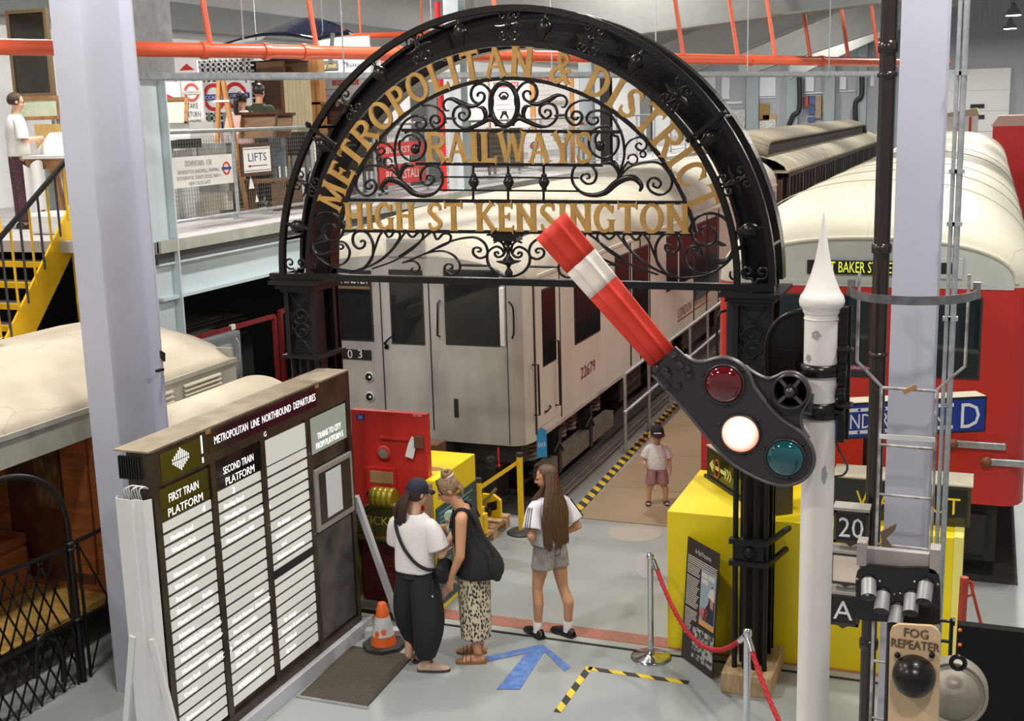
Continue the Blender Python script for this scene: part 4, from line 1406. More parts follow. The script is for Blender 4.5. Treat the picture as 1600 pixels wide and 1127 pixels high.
# ------------------------------------------------------------------ lattice posts of the arch
def arch_post(x, sgn, lab):
    t = thing('arch_post', lab, 'post', (x, AY + 0.1, 0))
    zt = AZ0 - 0.055
    w = 0.30
    ztop2 = at(478, 555, y=AY).z
    mb = MB().box(x - 0.24, x + 0.22, AY - 0.12, AB + 0.1, zt - 0.03, zt)
    mb.box(x - 0.20, x + 0.18, AY - 0.08, AB + 0.06, zt - 0.07, zt - 0.03)
    mb.box(x - 0.17, x + 0.15, AY - 0.05, AB + 0.02, zt - 0.10, zt - 0.07)
    mb.build('capital', IRON_M, t)
    # lattice panel frame with scrolls
    mb = MB()
    for xx in (x - w / 2 + 0.02, x + w / 2 - 0.02):
        mb.box(xx - 0.022, xx + 0.022, AY - 0.02, AY + 0.03, ztop2, zt - 0.1)
        mb.box(xx - 0.022, xx + 0.022, AB - 0.1, AB - 0.05, ztop2, zt - 0.1)
    mb.box(x - w / 2 - 0.05, x + w / 2 + 0.05, AY - 0.04, AB, ztop2 - 0.03, ztop2)
    mb.build('panel_frame', IRON_M, t)
    MB().box(x - w / 2 + 0.03, x + w / 2 - 0.03, AY + 0.05, AY + 0.06, ztop2, zt - 0.1).build('panel_back', BLK, t)
    H = zt - 0.1 - ztop2
    for k in (0, 1):
        mb = MB()
        zc = ztop2 + H * (0.36 + 0.26 * k)
        mb.tube(spiral(V(x, AY, zc), V(1, 0, 0), V(0, 0, 1), 0.085, 0.012, 30 + 180 * k, 560 + 180 * k, 26), 0.0085, 6)
        mb.build('panel_scroll', IRON_M, t)
    for s_ in (0, 1):
        z0 = ztop2 if s_ == 0 else zt - 0.1
        dz = 1 if s_ == 0 else -1
        mb = MB()
        for q in (1, -1):
            mb.tube(smooth_path([V(x - q * 0.11, AY, z0), V(x - q * 0.02, AY, z0 + dz * 0.12), V(x + q * 0.09, AY, z0 + dz * 0.24), V(x + q * 0.10, AY, z0 + dz * 0.38)], 4), 0.0085, 6)
        mb.build('panel_cross', IRON_M, t)
    # clustered shafts
    zb = 0.17
    for dx in (-0.12, -0.04, 0.04, 0.12):
        MB().cyl((x + dx, AY + 0.02, zb), (x + dx, AY + 0.02, ztop2 - 0.03), 0.022, seg=8).build('front_rod', IRON_M, t)
    MB().box(x - 0.10, x + 0.10, AY + 0.12, AY + 0.24, zb, zt - 0.1).build('core_channel', IRON_M, t)
    g0 = at(497, 500, y=AB).x - at(472, 520, y=AY).x
    g1 = at(526, 500, y=AB).x - at(472, 520, y=AY).x
    mb = MB().box(x + g0, x + g1, AB - 0.07, AB - 0.05, zb, AZ0 + 0.05)
    mb.box(x + g0, x + g1, AB + 0.05, AB + 0.07, zb, AZ0 + 0.05)
    gm = x + (g0 + g1) / 2
    mb.box(gm - 0.01, gm + 0.01, AB - 0.05, AB + 0.05, zb, AZ0 + 0.05)
    mb.build('rear_girder', IRON, t)
    # clamp bracket
    zk = at(1180, 862, y=AY).z
    mb = MB().box(x - 0.16, x + 0.15, AY - 0.05, AY + 0.02, zk + 0.06, zk + 0.10)
    mb.box(x - 0.16, x + 0.15, AY - 0.05, AY + 0.02, zk - 0.12, zk - 0.08)
    mb.box(x - 0.13, x + 0.11, AY - 0.02, AY + 0.03, zk - 0.1, zk + 0.08)
    mb.bar((x + 0.14, AY, zk + 0.08), (x + 0.26, AY + 0.3, zk + 0.12), 0.035)
    mb.bar((x + 0.14, AY, zk - 0.1), (x + 0.24, AY + 0.3, zk - 0.06), 0.035)
    mb.lathe((x, AY - 0.02, zk - 0.01), [(0.05, 0), (0.05, 0.02), (0.02, 0.03)], 12, axis=(0, -1, 0))
    mb.build('clamp_bracket', IRON_M, t)
    b = MB().box(x - 0.2, x + 0.2, AY + (0.05 if sgn < 0 else -0.12), AB + 0.12, 0, 0.17).build('timber_block', WOOD_P, t, bevel=0.006)
    return t


arch_post(at(472, 520, y=AY).x, -1, 'black lattice iron post under the left end of the arch')
arch_post(at(1176, 520, y=AY).x, 1, 'black lattice iron post on a timber block under the arch')
# ================================================================== semaphore signal
SY = 6.5
POSTW = mat('chipped_white_paint', (0.80, 0.75, 0.71), 0.5, var=0.06, scale=2.0)
def zp(px, py, y=SY): return at(px, py, y=y)
pc_ = zp(1283, 520)
PX_ = pc_.x
sg = thing('semaphore_signal', 'white semaphore signal post with red and white arm lowered', 'signal', (PX_, SY, 0))
zc1 = zp(1283, 490).z
mb = MB().cyl((PX_, SY, 0), (PX_, SY, zc1), 0.088, seg=28)
mb.build('post', POSTW, sg)
prof = []
for py, r in ((490, 0.090), (486, 0.098), (482, 0.098), (478, 0.113), (470, 0.119), (462, 0.112), (457, 0.099), (453, 0.092), (446, 0.082), (432, 0.064), (410, 0.043), (385, 0.027), (360, 0.015), (333, 0.003)):
    prof.append((r, zp(1283, py).z))
MB().lathe((PX_, SY, 0), prof, 28).build('finial', POSTW, sg)
MB().lathe((PX_, SY, 0), [(0.0885, zc1 - 0.03), (0.092, zc1 - 0.028), (0.092, zc1 - 0.022), (0.0885, zc1 - 0.02)], 28).build('seam_ring', POSTW, sg)
chip = mat('grey_paint_chip', (0.34, 0.33, 0.34), 0.6)
for px, py, w, h in ((1277, 520, .035, .035), (1266, 555, .02, .03), (1262, 680, .02, .05), (1290, 735, .02, .07)):
    p = zp(px, py)
    mb = MB()
    n = 12
    pts = []
    for i in range(n):
        a = 2 * PI * i / n
        r = 0.7 + 0.3 * math.sin(3 * a + px) * math.cos(2 * a)
        x = p.x + w * r * math.cos(a)
        dx = max(-0.087, min(0.087, x - PX_))
        pts.append((PX_ + dx, SY - math.sqrt(0.0895 ** 2 - dx * dx), p.z + h * r * math.sin(a)))
    mb.add(pts, [tuple(range(n))])
    mb.build('paint_chip', chip, sg)
# clamps
for py0, py1, r in ((567, 586, 0.108), (626, 652, 0.104)):
    z1, z0 = zp(1283, py0).z, zp(1283, py1).z
    mb = MB().lathe((PX_, SY, 0), [(0.09, z0), (r, z0 + 0.005), (r + 0.004, (z0 + z1) / 2), (r, z1 - 0.005), (0.09, z1)], 24)
    for s_ in (1, -1):
        mb.box(PX_ + s_ * r - 0.02, PX_ + s_ * r + 0.03 * s_, SY - 0.05, SY + 0.05, z0, z1)
        mb.cyl((PX_ + s_ * (r + 0.015), SY - 0.08, (z0 + z1) / 2), (PX_ + s_ * (r + 0.015), SY + 0.08, (z0 + z1) / 2), 0.012, seg=8)
    mb.build('post_clamp', IRON, sg)
# signal machine column at the right of the post
z1, z0 = zp(1312, 480).z, zp(1312, 690).z
mb = MB().box(PX_ + 0.095, PX_ + 0.135, SY - 0.02, SY + 0.06, z0, z1)
mb.box(PX_ + 0.095, PX_ + 0.15, SY + 0.05, SY + 0.07, z0, z1)
mb.build('angle_iron', IRON, sg)
for px, py, w, h in ((1318, 545, .05, .035), (1322, 545, .08, .012), (1314, 612, .045, .06), (1322, 632, .07, .018), (1312, 640, .05, .05)):
    p = zp(px, py)
    mb = MB().box(p.x - w / 2, p.x + w / 2, SY - 0.05, SY + 0.03, p.z - h / 2, p.z + h / 2)
    mb.cyl((p.x - w / 2, SY - 0.055, p.z), (p.x + w / 2, SY - 0.055, p.z), 0.011, seg=8)
    mb.build('linkage', IRON, sg, bevel=0.004)
cab = [zp(1306, 690), zp(1312, 705), zp(1324, 728), zp(1318, 742), zp(1302, 745)]
MB().tube(smooth_path(cab, 5), 0.006, 6).build('cable', RUBBER, sg)
# domed backing casing behind the post
yb = SY + 0.2
poly = [zp(*q, y=yb) for q in ((1199, 600), (1198, 545), (1203, 520), (1217, 500), (1238, 489), (1262, 487), (1288, 492), (1310, 505), (1322, 530), (1324, 600))]
mb = MB().prism([(p.x, p.z) for p in poly], (0, yb, 0), (1, 0, 0), (0, 0, 1), (0, 0.14, 0), smooth=True)
cs = mb.build('backing_casing', IRON, sg, bevel=0.012)
MB().tube([p + V(0, -0.01, 0) for p in smooth_path([poly[i] for i in range(len(poly))], 4)], 0.014, 8).build('casing_rim', IRON, sg)

# arm
BY = SY - 0.20
RED_A = mat('signal_red_enamel', (0.68, 0.045, 0.026), 0.6, var=0.08, scale=4, spec=0.3)
WHT_A = mat('signal_white_enamel', (0.86, 0.77, 0.70), 0.6, var=0.05)
def ba(px, py): return at(px, py, y=BY)
TL, TR, BR, BL = ba(837, 373), ba(882, 331), ba(1053, 545), ba(1017, 574)
def blade(t, s):
    """t along the arm from the tip, s across"""
    a = TL + (BL - TL) * t
    b = TR + (BR - TR) * t
    p = a + (b - a) * s
    # two pressed ridges along the blade
    d = 0.0
    for c in (0.33, 0.68):
        k = (s - c) / 0.075
        d += 0.013 * math.exp(-k * k)
    d -= 0.006 * (1 if 0.33 < s < 0.68 else 0)
    return p + V(0, -d, 0)
def blade_part(t0, t1, m, name):
    mb = MB()
    ns = 36
    def g(u, v):
        return blade(t0 + (t1 - t0) * v, u)
    mb.grid(g, ns, 4)
    o = mb.build(name, m, sg)
    sd = o.modifiers.new('thickness', 'SOLIDIFY')
    sd.thickness = 0.012
    sd.offset = 1
    return o
o1 = blade_part(0.0, 0.275, RED_A, 'arm_tip')
o2 = blade_part(0.275, 0.475, WHT_A, 'arm_stripe')
o3 = blade_part(0.475, 1.0, RED_A, 'arm_blade')

# spectacle plate with lenses
def f6(l, y=BY): return [at(1020 + x / 4.697, 530 + y_ / 4.697, y=y) for x, y_ in l]
SPEC = mat('spectacle_black', (0.035, 0.028, 0.03), 0.33, bump=0.1, bscale=30)
out = f6([(0, 258), (30, 215), (95, 130), (165, 52), (235, 118), (290, 152), (340, 165), (400, 160), (470, 140), (540, 134), (620, 165), (680, 215), (715, 270), (745, 345), (800, 420), (870, 510), (960, 595), (1060, 660), (1120, 715), (1165, 790), (1185, 870), (1170, 950), (1120, 1015), (1050, 1055), (960, 1068), (860, 1050), (740, 1000), (620, 930), (540, 865), (450, 770), (350, 650), (250, 530), (150, 420), (60, 320)])
mb = MB().prism([(p.x, p.z) for p in out], (0, BY - 0.012, 0), (1, 0, 0), (0, 0, 1), (0, 0.024, 0))
mb.build('spectacle_plate', SPEC, sg)
rim = smooth_path(out[4:], 3) + [out[0]]
MB().tube([p + V(0, -0.004, 0) for p in rim], 0.011, 8, flat=0.022, nrm=(0, 1, 0)).build('plate_rim', mat('worn_rim', (0.10, 0.085, 0.09), 0.35, 0.3), sg)
# bolted clamp at the neck
for a, b in (((120, 230), (90, 205)), ((190, 165), (225, 205)), ((85, 215), (130, 275)), ((165, 130), (160, 110))):
    p, q = f6([a, b])
    MB().bar(p + V(0, -0.03, 0), q + V(0, -0.03, 0), 0.028, 0.03, up=(0, 1, 0)).build('clamp_bar', SPEC, sg, bevel=0.006)
for a in ((30, 215), (115, 335), (195, 340), (275, 265), (265, 215), (165, 110)):
    p = f6([a])[0]
    MB().lathe(p + V(0, -0.012, 0), [(0.018, 0), (0.018, 0.025), (0.014, 0.03)], 6, axis=(0, -1, 0), smooth=False).build('bolt', SPEC, sg)
LR = mat('red_lens_glass', (0.10, 0.002, 0.006), 0.04, coat=1.0)
LG = mat('green_lens_glass', (0.003, 0.075, 0.09), 0.04, coat=1.0)
LL = bpy.data.materials.new('lit_lens_glass')
LL.use_nodes = True
_n = LL.node_tree
_b = _n.nodes['Principled BSDF']
_b.inputs['Base Color'].default_value = (0.7, 0.35, 0.22, 1)
_b.inputs['Roughness'].default_value = 0.1
lit_c = f6([(650, 672)])[0]
_tc = _n.nodes.new('ShaderNodeTexCoord')
_vm = _n.nodes.new('ShaderNodeVectorMath')
_vm.operation = 'DISTANCE'
_vm.inputs[1].default_value = tuple(lit_c + V(0, -0.06, 0))
_r = _n.nodes.new('ShaderNodeValToRGB')
_r.color_ramp.elements[0].position = 0.050
_r.color_ramp.elements[0].color = (1.0, 0.93, 0.86, 1)
_r.color_ramp.elements[1].position = 0.108
_r.color_ramp.elements[1].color = (0.55, 0.16, 0.08, 1)
_n.links.new(_tc.outputs['Object'], _vm.inputs[0])
_n.links.new(_vm.outputs['Value'], _r.inputs[0])
_n.links.new(_r.outputs[0], _b.inputs['Emission Color'])
_b.inputs['Emission Strength'].default_value = 1.15
for (cx, cy, r, m, lab) in ((530, 325, 150, LR, 'dark red lens'), (648, 688, 148, LL, 'lit warm white lens'), (977, 865, 150, LG, 'dark teal lens')):
    c = f6([(cx, cy)])[0]
    rr = (f6([(cx + r, cy)])[0] - c).length
    o = MB().lathe(c + V(0, -0.012, 0), [(rr * 1.0, 0), (rr * 1.03, 0.012), (rr, 0.022), (rr * 0.93, 0.022), (rr * 0.92, 0.012)], 32, axis=(0, -1, 0)).build('lens_ring', SPEC, sg)
    pr = [(rr * 0.92 * math.cos(t), 0.014 + rr * 0.42 * math.sin(t)) for t in [i * PI / 2 / 8 for i in range(9)]]
    pr[-1] = (0.0005, pr[-1][1])
    q = MB().lathe(c + V(0, -0.012, 0), pr, 32, axis=(0, -1, 0)).build('lens', m, o)
    q['label'] = lab
    for a in (40, 160, 280):
        p = c + V(math.cos(math.radians(a)) * rr * 1.13, -0.012, math.sin(math.radians(a)) * rr * 1.13)
        MB().lathe(p, [(0.010, 0), (0.009, 0.006), (0.001, 0.009)], 8, axis=(0, -1, 0)).build('rivet', SPEC, o)
# pivot web and wheel
web = f6([(680, 195), (760, 250), (850, 285), (920, 265), (960, 245), (1040, 240), (1110, 280), (1155, 370), (1140, 450), (1100, 520), (1088, 600), (1105, 660), (1150, 722), (1080, 700), (960, 605), (860, 510), (760, 390), (715, 280)], BY + 0.03)
mb = MB().prism([(p.x, p.z) for p in web], (0, BY + 0.02, 0), (1, 0, 0), (0, 0, 1), (0, 0.015, 0))
mb.build('pivot_web', SPEC, sg)
MB().tube([p + V(0, -0.012, 0) for p in smooth_path(web[:13], 3)], 0.009, 8, flat=0.02, nrm=(0, 1, 0)).build('web_rim', bpy.data.materials['worn_rim'], sg)
c = f6([(1012, 382)])[0]
rr = (f6([(1147, 382)])[0] - c).length
MB().lathe(c + V(0, 0.03, 0), [(rr, 0), (rr * 1.02, 0.03), (rr, 0.06), (rr * 0.9, 0.06), (rr * 0.88, 0.03), (rr * 0.88, 0.01)], 30, axis=(0, -1, 0)).build('pivot_wheel', SPEC, sg)
mb = MB().lathe(c + V(0, 0.03, 0), [(rr * 0.40, 0), (rr * 0.40, 0.04), (rr * 0.25, 0.05), (rr * 0.25, 0.08), (0.001, 0.082)], 20, axis=(0, -1, 0))
mb.build('pivot_hub', SPEC, sg)
for a in (55, 225, 315, 130):
    d = V(math.cos(math.radians(a)), 0, math.sin(math.radians(a)))
    MB().bar(c + d * rr * 0.35 + V(0, -0.01, 0), c + d * rr * 0.92 + V(0, -0.01, 0), 0.018, 0.02, up=(0, 1, 0)).build('spoke', bpy.data.materials['worn_rim'], sg)
MB().cyl(c + V(0, 0.02, 0), V(c.x, SY + 0.02, c.z), 0.05, seg=16).build('pivot_shaft', SPEC, sg)
p = f6([(1180, 510)])[0]
MB().tube([V(c.x + 0.02, SY - 0.1, p.z), V(PX_ - 0.02, SY - 0.1, p.z - 0.004)], [0.045, 0.06], 12).build('bearing', SPEC, sg)

# ------------------------------------------------------------------ pipes and ladder by the right pillar
yp = 7.56
px_ = at(1374, 500, y=yp).x
dp = MB().cyl((px_, yp, 0), (px_, yp, ZC), 0.048, seg=18).build('drainpipe', mat('glossy_brown_black_pipe', (0.022, 0.015, 0.012), 0.2, spec=0.7, bump=0.2, bscale=14))
tag(dp, 'glossy black drainpipe running down beside the pale pillar', 'pipe')
for a, b in ((64, 84), (112, 122), (380, 396), (550, 556), (1000, 1016)):
    z1, z0 = at(1374, a, y=yp).z, at(1374, b, y=yp).z
    MB().lathe((px_, yp, 0), [(0.049, z0), (0.058, z0 + 0.005), (0.060, (z0 + z1) / 2), (0.058, z1 - 0.005), (0.049, z1)], 18).build('collar', dp.data.materials[0], dp)
for px, r, lab in ((1479, 0.012, 'thin grey conduit nearest the pillar'), (1489, 0.017, 'thicker grey conduit right of the pillar')):
    x = at(px, 500, y=7.46).x
    o = MB().cyl((x, 7.46, 0), (x, 7.46, ZC), r, seg=12).build('conduit', GALV)
    tag(o, lab, 'pipe')
    for py in (115, 268, 350, 498):
        z = at(px, py, y=7.46).z
        MB().box(x - r - 0.01, x + r + 0.01, 7.44, 7.485, z - 0.012, z + 0.012).build('saddle', GALV, o)
LY = 7.12
ST_G = mat('scuffed_ladder_paint', (0.50, 0.48, 0.46), 0.45, 0.2, var=0.5, scale=14, col2=(0.20, 0.17, 0.15))
ld = thing('signal_ladder', 'scuffed grey steel ladder with safety hoop by the pale pillar', 'ladder', (at(1417, 700, y=LY).x, LY, 0))
xl, xr = at(1374, 700, y=LY).x, at(1461, 700, y=LY).x
zt = at(1420, 606, y=LY).z
hz = at(1420, 455, y=LY).z
for s_, x in ((-1, xl), (1, xr)):
    xo = x + s_ * 0.14
    MB().tube([V(x, LY, 0), V(x, LY, zt), V(xo, LY, zt + 0.14), V(xo, LY, hz + 0.1)], 0.012, 4, flat=0.018, nrm=(0, 1, 0)).build('rail', ST_G, ld)
for py in (608, 698, 776, 855, 945, 1040, 1130):
    z = at(1420, py, y=LY).z
    MB().cyl((xl, LY, z), (xr, LY, z - 0.005), 0.009, seg=8).build('rung', ST_G, ld)
z = at(1420, 683, y=LY).z
mb = MB().box(xl, xr, LY - 0.03, LY - 0.024, z - 0.014, z + 0.014)
mb.build('strap', OFFW, ld)
hp = []
for i in range(19):
    a = PI + PI * i / 18
    hp.append(V((xl + xr) / 2 + 0.335 * math.cos(a), LY - 0.02 + 0.34 * math.sin(a), hz))
rings = [[p + V(0, 0, -0.024), p + V(0, 0, 0.024), p + (p - V((xl + xr) / 2, LY, hz)).normalized() * 0.006 + V(0, 0, 0.024), p + (p - V((xl + xr) / 2, LY, hz)).normalized() * 0.006 + V(0, 0, -0.024)] for p in hp]
mb = MB().loft(rings, smooth=False)
mb.box(hp[0].x - 0.02, hp[0].x + 0.02, LY - 0.03, LY + 0.02, hz - 0.03, hz + 0.06)
mb.box(hp[-1].x - 0.02, hp[-1].x + 0.02, LY - 0.03, LY + 0.02, hz - 0.03, hz + 0.06)
mb.build('safety_hoop', mat('worn_grey_hoop', (0.28, 0.27, 0.27), 0.35, 0.6, var=0.4, scale=16), ld)
p = at(1425, 612, y=LY - 0.02)
MB().obox(p + V(-0.04, -0.005, -0.02), (0.07, 0, 0.04), (-0.012, 0, 0.022), (0, 0.012, 0)).build('luggage_label', mat('brown_tag', (0.45, 0.24, 0.08), 0.7), ld)
p = at(1384, 842, y=LY - 0.02)
MB().prism([(-0.03, 0.04), (0.0, 0.06), (0.06, 0.10), (0.05, 0.06), (0.0, 0.0), (0.05, -0.06), (-0.02, -0.05)], (p.x, LY - 0.03, p.z), (1, 0, 0), (0, 0, 1), (0, 0.02, 0)).build('clip', mat('rusty_clip', (0.16, 0.10, 0.07), 0.6), ld)

# ------------------------------------------------------------------ describer boxes "20", blank, "A"
NY = 7.33
px0 = at(1299, 740, y=NY + 0.12).x
pole = MB().cyl((px0, NY + 0.12, 0), (px0, NY + 0.12, at(1299, 640, y=NY).z), 0.018, seg=12).build('sign_pole', mat('grey_green_pole', (0.42, 0.45, 0.43), 0.5))
tag(pole, 'thin grey pole carrying the 20 and A boxes', 'pole')
def dbox(a, b, t, bo, lab, s=None, pane=None):
    p, q = at(a, (t + bo) / 2, y=NY), at(b, (t + bo) / 2, y=NY)
    z1, z0 = at((a + b) / 2, t, y=NY).z, at((a + b) / 2, bo, y=NY).z
    th = thing('number_box', lab, 'sign', ((p.x + q.x) / 2, NY, z0))
    FR = bpy.data.materials.get('brown_black_case') or mat('brown_black_case', (0.055, 0.042, 0.032), 0.45, var=0.3)
    mb = MB()
    e = 0.016
    mb.box(p.x, q.x, NY, NY + 0.1, z0, z1)
    mb.box(p.x, p.x + e, NY - 0.012, NY, z0, z1)
    mb.box(q.x - e, q.x, NY - 0.012, NY, z0, z1)
    mb.box(p.x, q.x, NY - 0.012, NY, z0, z0 + e)
    mb.box(p.x, q.x, NY - 0.012, NY, z1 - e, z1)
    mb.build('case', FR, th)
    MB().box(p.x - 0.006, q.x + 0.006, NY - 0.02, NY + 0.11, z1, z1 + 0.018).build('lid', mat('grey_lid', (0.34, 0.32, 0.28), 0.5) if not bpy.data.materials.get('grey_lid') else bpy.data.materials['grey_lid'], th)
    MB().box(p.x + e, q.x - e, NY - 0.006, NY - 0.001, z0 + e, z1 - e).build('pane', pane or BLK, th)
    MB().prism([(-0.03, 0), (0.03, 0), (0, -0.02)], ((p.x + q.x) / 2, NY - 0.012, z0), (1, 0, 0), (0, 0, 1), (0, 0.02, 0)).build('catch', FR, th)
    if s:
        mb = MB().text(s, ((p.x + q.x) / 2, NY - 0.008, z0 + (z1 - z0) * 0.19), (1, 0, 0), (0, 0, 1), (z1 - z0) * 0.86, w=(q.x - p.x) * (0.72 if len(s) > 1 else 0.62))
        letters(mb, WHITE, th)
    return th
dbox(1303, 1357, 798, 849, 'black box sign reading 20 beside the white post', '20')
dbox(1297, 1347, 864, 913, 'blank cream pane box between the 20 and A boxes', None, mat('cream_glass', (0.80, 0.68, 0.55), 0.3))
dbox(1293, 1342, 928, 977, 'black box sign reading A under the blank pane', 'A')

# ------------------------------------------------------------------ five-hood black signal and fog repeater in front
QY = 5.55
def f8(x, y, yy=QY): return at(1280 + x / 5.471, 850 + y / 5.471, y=yy)
hd = thing('position_light_signal', 'black signal plate with five grey tube hoods in a V', 'signal', (f8(670, 500).x, QY, 0))
pl = [f8(*q) for q in ((312, 290), (325, 235), (365, 195), (430, 180), (560, 192), (700, 205), (830, 202), (930, 205), (985, 225), (1020, 265), (1035, 320), (1035, 560), (1032, 670), (1005, 692), (900, 690), (700, 675), (500, 665), (380, 660), (330, 640), (312, 600))]
MB().prism([(p.x, p.z) for p in pl], (0, QY, 0), (1, 0, 0), (0, 0, 1), (0, 0.02, 0)).build('plate', mat('black_enamel_plate', (0.014, 0.012, 0.012), 0.22), hd)
a, b = f8(345, 185, QY + 0.03), f8(1010, 215, QY + 0.03)
GB = mat('grey_board', (0.36, 0.32, 0.30), 0.6, var=0.2, scale=8)
zt_ = f8(670, 85).z
mb = MB().box(a.x, b.x, QY + 0.03, QY + 0.07, b.z - 0.1, zt_)
mb.build('backboard', GB, hd)
for x in (f8(365, 0).x, f8(995, 0).x):
    MB().box(x - 0.022, x + 0.022, QY + 0.0, QY + 0.09, f8(365, 190).z, zt_ + 0.035).build('bracket', GB, hd)
HOODM = mat('grey_hood_paint', (0.36, 0.35, 0.34), 0.45, 0.3, var=0.2)
for (x0, y0_, x1, y1_) in ((425, 285, 450, 375), (548, 395, 535, 510), (672, 515, 645, 630), (792, 410, 790, 525), (915, 310, 890, 430)):
    p, q = f8(x0, y0_), f8(x1, y1_)
    dr = V((q.x - p.x) * 0.5, -0.07, (q.z - p.z) * 0.42 - 0.03)
    st0 = p + V(0, 0.0, -0.02)
    rings = []
    aa_, bb_ = frame_for(dr)
    mb = MB()
    mb.cyl(st0, st0 + dr, 0.034, 0.034, seg=18, caps=False)
    mb.cyl(st0 + dr, st0, 0.031, 0.031, seg=18, caps=False)
    mb.build('hood', HOODM, hd)
    MB().lathe(st0, [(0.031, 0.005), (0.02, 0.012), (0.001, 0.015)], 14, axis=(0, -1, 0)).build('lens', BLK, hd)
    for s_ in (1, -1):
        MB().ball(p + V(s_ * 0.05, -0.004, -0.012), 0.007, 8, 6).build('screw', CHROME, hd)
MB().cyl((f8(670, 0).x, QY + 0.09, 0), (f8(670, 0).x, QY + 0.09, zt_ - 0.05), 0.04, seg=14).build('stand_tube', IRON_M, hd)
FYY = 5.42
def f9(x, y): return f8(x, y, FYY)
fg = thing('fog_repeater', 'cream enamel fog repeater plate with black domed lamp', 'signal', (f9(820, 900).x, FYY, 0))
pl = [f9(*q) for q in ((585, 1560), (605, 760), (625, 715), (680, 690), (960, 705), (1010, 735), (1040, 790), (1030, 1100), (1020, 1560))]
CRE = mat('cream_enamel', (0.72, 0.50, 0.30), 0.4, var=0.15, scale=7)
MB().prism([(p.x, p.z) for p in pl], (0, FYY, 0), (1, 0, 0), (0, 0, 1), (0, 0.02, 0)).build('plate', CRE, fg, bevel=0.006)
p0, p1 = f9(720, 805), f9(930, 808)
for s_, xa, xb, yb_, hh in (('FOG', 722, 928, 808, 80), ('REPEATER', 610, 1022, 905, 78)):
    a, b = f9(xa, yb_ - 20), f9(xb, yb_)
    h = (f9(0, 0).z - f9(0, hh).z) * 1.35
    for (dx, m, dpt) in ((0.003, BLK, 0.003), (0.0, mat('engraved_brown', (0.20, 0.11, 0.055), 0.5) if not bpy.data.materials.get('engraved_brown') else bpy.data.materials['engraved_brown'], 0.006)):  # offset black copy behind each letter paints its shadow
        letters(MB().text(s_, ((a.x + b.x) / 2 + dx, FYY, (a.z + b.z) / 2 - dx), (1, 0, 0), (0, 0, 1), h, w=b.x - a.x, depth=dpt), m, fg)
c = f9(812, 1115)
mb = MB().lathe(c, [(0.095, 0), (0.095, 0.03), (0.088, 0.07), (0.07, 0.10), (0.04, 0.125), (0.001, 0.13)], 26, axis=(0, -1, 0.1))
mb.build('lamp_dome', IRON, fg)
for x in (670, 965):
    MB().ball(f9(x, 945) + V(0, -0.01, 0), 0.014, 10, 6).build('stud', IRON, fg)
MB().cyl((c.x, FYY + 0.05, 0), (c.x, FYY + 0.05, c.z), 0.04, seg=14).build('stand_tube', IRON_M, fg)
# drum lamp to its right
c = at(1490, 1082, y=5.7)
dl = thing('drum_lamp', 'grey round drum lamp at the lower right corner', 'lamp', (c.x, 5.7, 0))
MB().lathe(c, [(0.155, -0.1), (0.155, 0.03), (0.148, 0.05), (0.142, 0.05), (0.138, 0.035), (0.12, 0.035), (0.115, 0.05), (0.001, 0.07)], 34, axis=(0, -1, 0.25)).build('drum', mat('drab_grey_paint', (0.30, 0.27, 0.22), 0.5, 0.2), dl)
r = at(1497, 1036, y=5.55)
MB().tube([r + V(0.03 * math.cos(t * PI / 9), 0, 0.03 * math.sin(t * PI / 9)) for t in range(18)], 0.011, 8, closed=True).build('ring', IRON, dl)
MB().box(c.x - 0.05, c.x + 0.05, 5.72, 5.84, 0, c.z - 0.08).build('stand', IRON_M, dl)
# bolt rod
p0, p1 = at(1487, 972, y=6.2), at(1483, 1030, y=6.2)
brd = thing('adjusting_rod', 'black adjusting rod with bolt heads in front of yellow plinth', 'rod', (p1.x, 6.2, 0))
MB().cyl((p0.x, 6.2, 0), (p0.x, 6.2, p0.z + 0.02), 0.010, seg=8).build('rod', IRON, brd)
for px, py, l in ((1481, 971, 0.05), (1475, 1002, 0.04)):
    p = at(px, py, y=6.2)
    mb = MB().cyl((p.x - l, 6.2, p.z), (p.x + l * 0.6, 6.2, p.z), 0.009, seg=8)
    if py < 990:
        mb.cyl((p.x - l, 6.2, p.z), (p.x - l + 0.015, 6.2, p.z), 0.02, seg=6)
        mb.cyl((p.x + l * 0.4, 6.2, p.z), (p.x + l * 0.7, 6.2, p.z), 0.02, seg=6)
    mb.build('bolt', IRON, brd)
# red lever and black box at the right edge
rl = thing('red_lever_frame', 'red tubular lever with brace right of the yellow plinth', 'lever', (0.02, 8.4, 0))
a, b = at(1507, 902, y=8.4), at(1499, 975, y=8.4)
MB().cyl((b.x, 8.4, 0), a, 0.028, seg=12).build('tube', mat('lever_red', (0.50, 0.06, 0.03), 0.4, var=0.2), rl)
e = at(1533, 976, y=8.4)
mb = MB().bar(a + V(0.035, 0, -0.02), e, 0.02, 0.012)
mb.tube([a + V(0.02, 0, -0.03), a + V(0.055, 0, -0.03), a + V(0.055, 0, -0.12), a + V(0.02, 0, -0.14)], 0.01, 6)
mb.bar(e, V(e.x + 0.1, 8.4, 0), 0.02, 0.012)
mb.build('brace', bpy.data.materials['lever_red'], rl)
p, q = at(1496, 977, y=7.0), at(1640, 977, y=7.0)
bb = MB().box(p.x, q.x, 7.0, 7.07, 0, p.z).build('black_cabinet', mat('black_cabinet_paint', (0.012, 0.011, 0.010), 0.8, spec=0.15))
tag(bb, 'plain black cabinet at the lower right edge', 'cabinet')
for py in (985, 1008):
    c = at(1500, py, y=7.0)
    MB().lathe(c, [(0.012, 0), (0.010, 0.006), (0.001, 0.008)], 10, axis=(0, -1, 0)).build('orange_button', mat('orange_dot', (0.75, 0.16, 0.03), 0.4) if not bpy.data.materials.get('orange_dot') else bpy.data.materials['orange_dot'], bb)

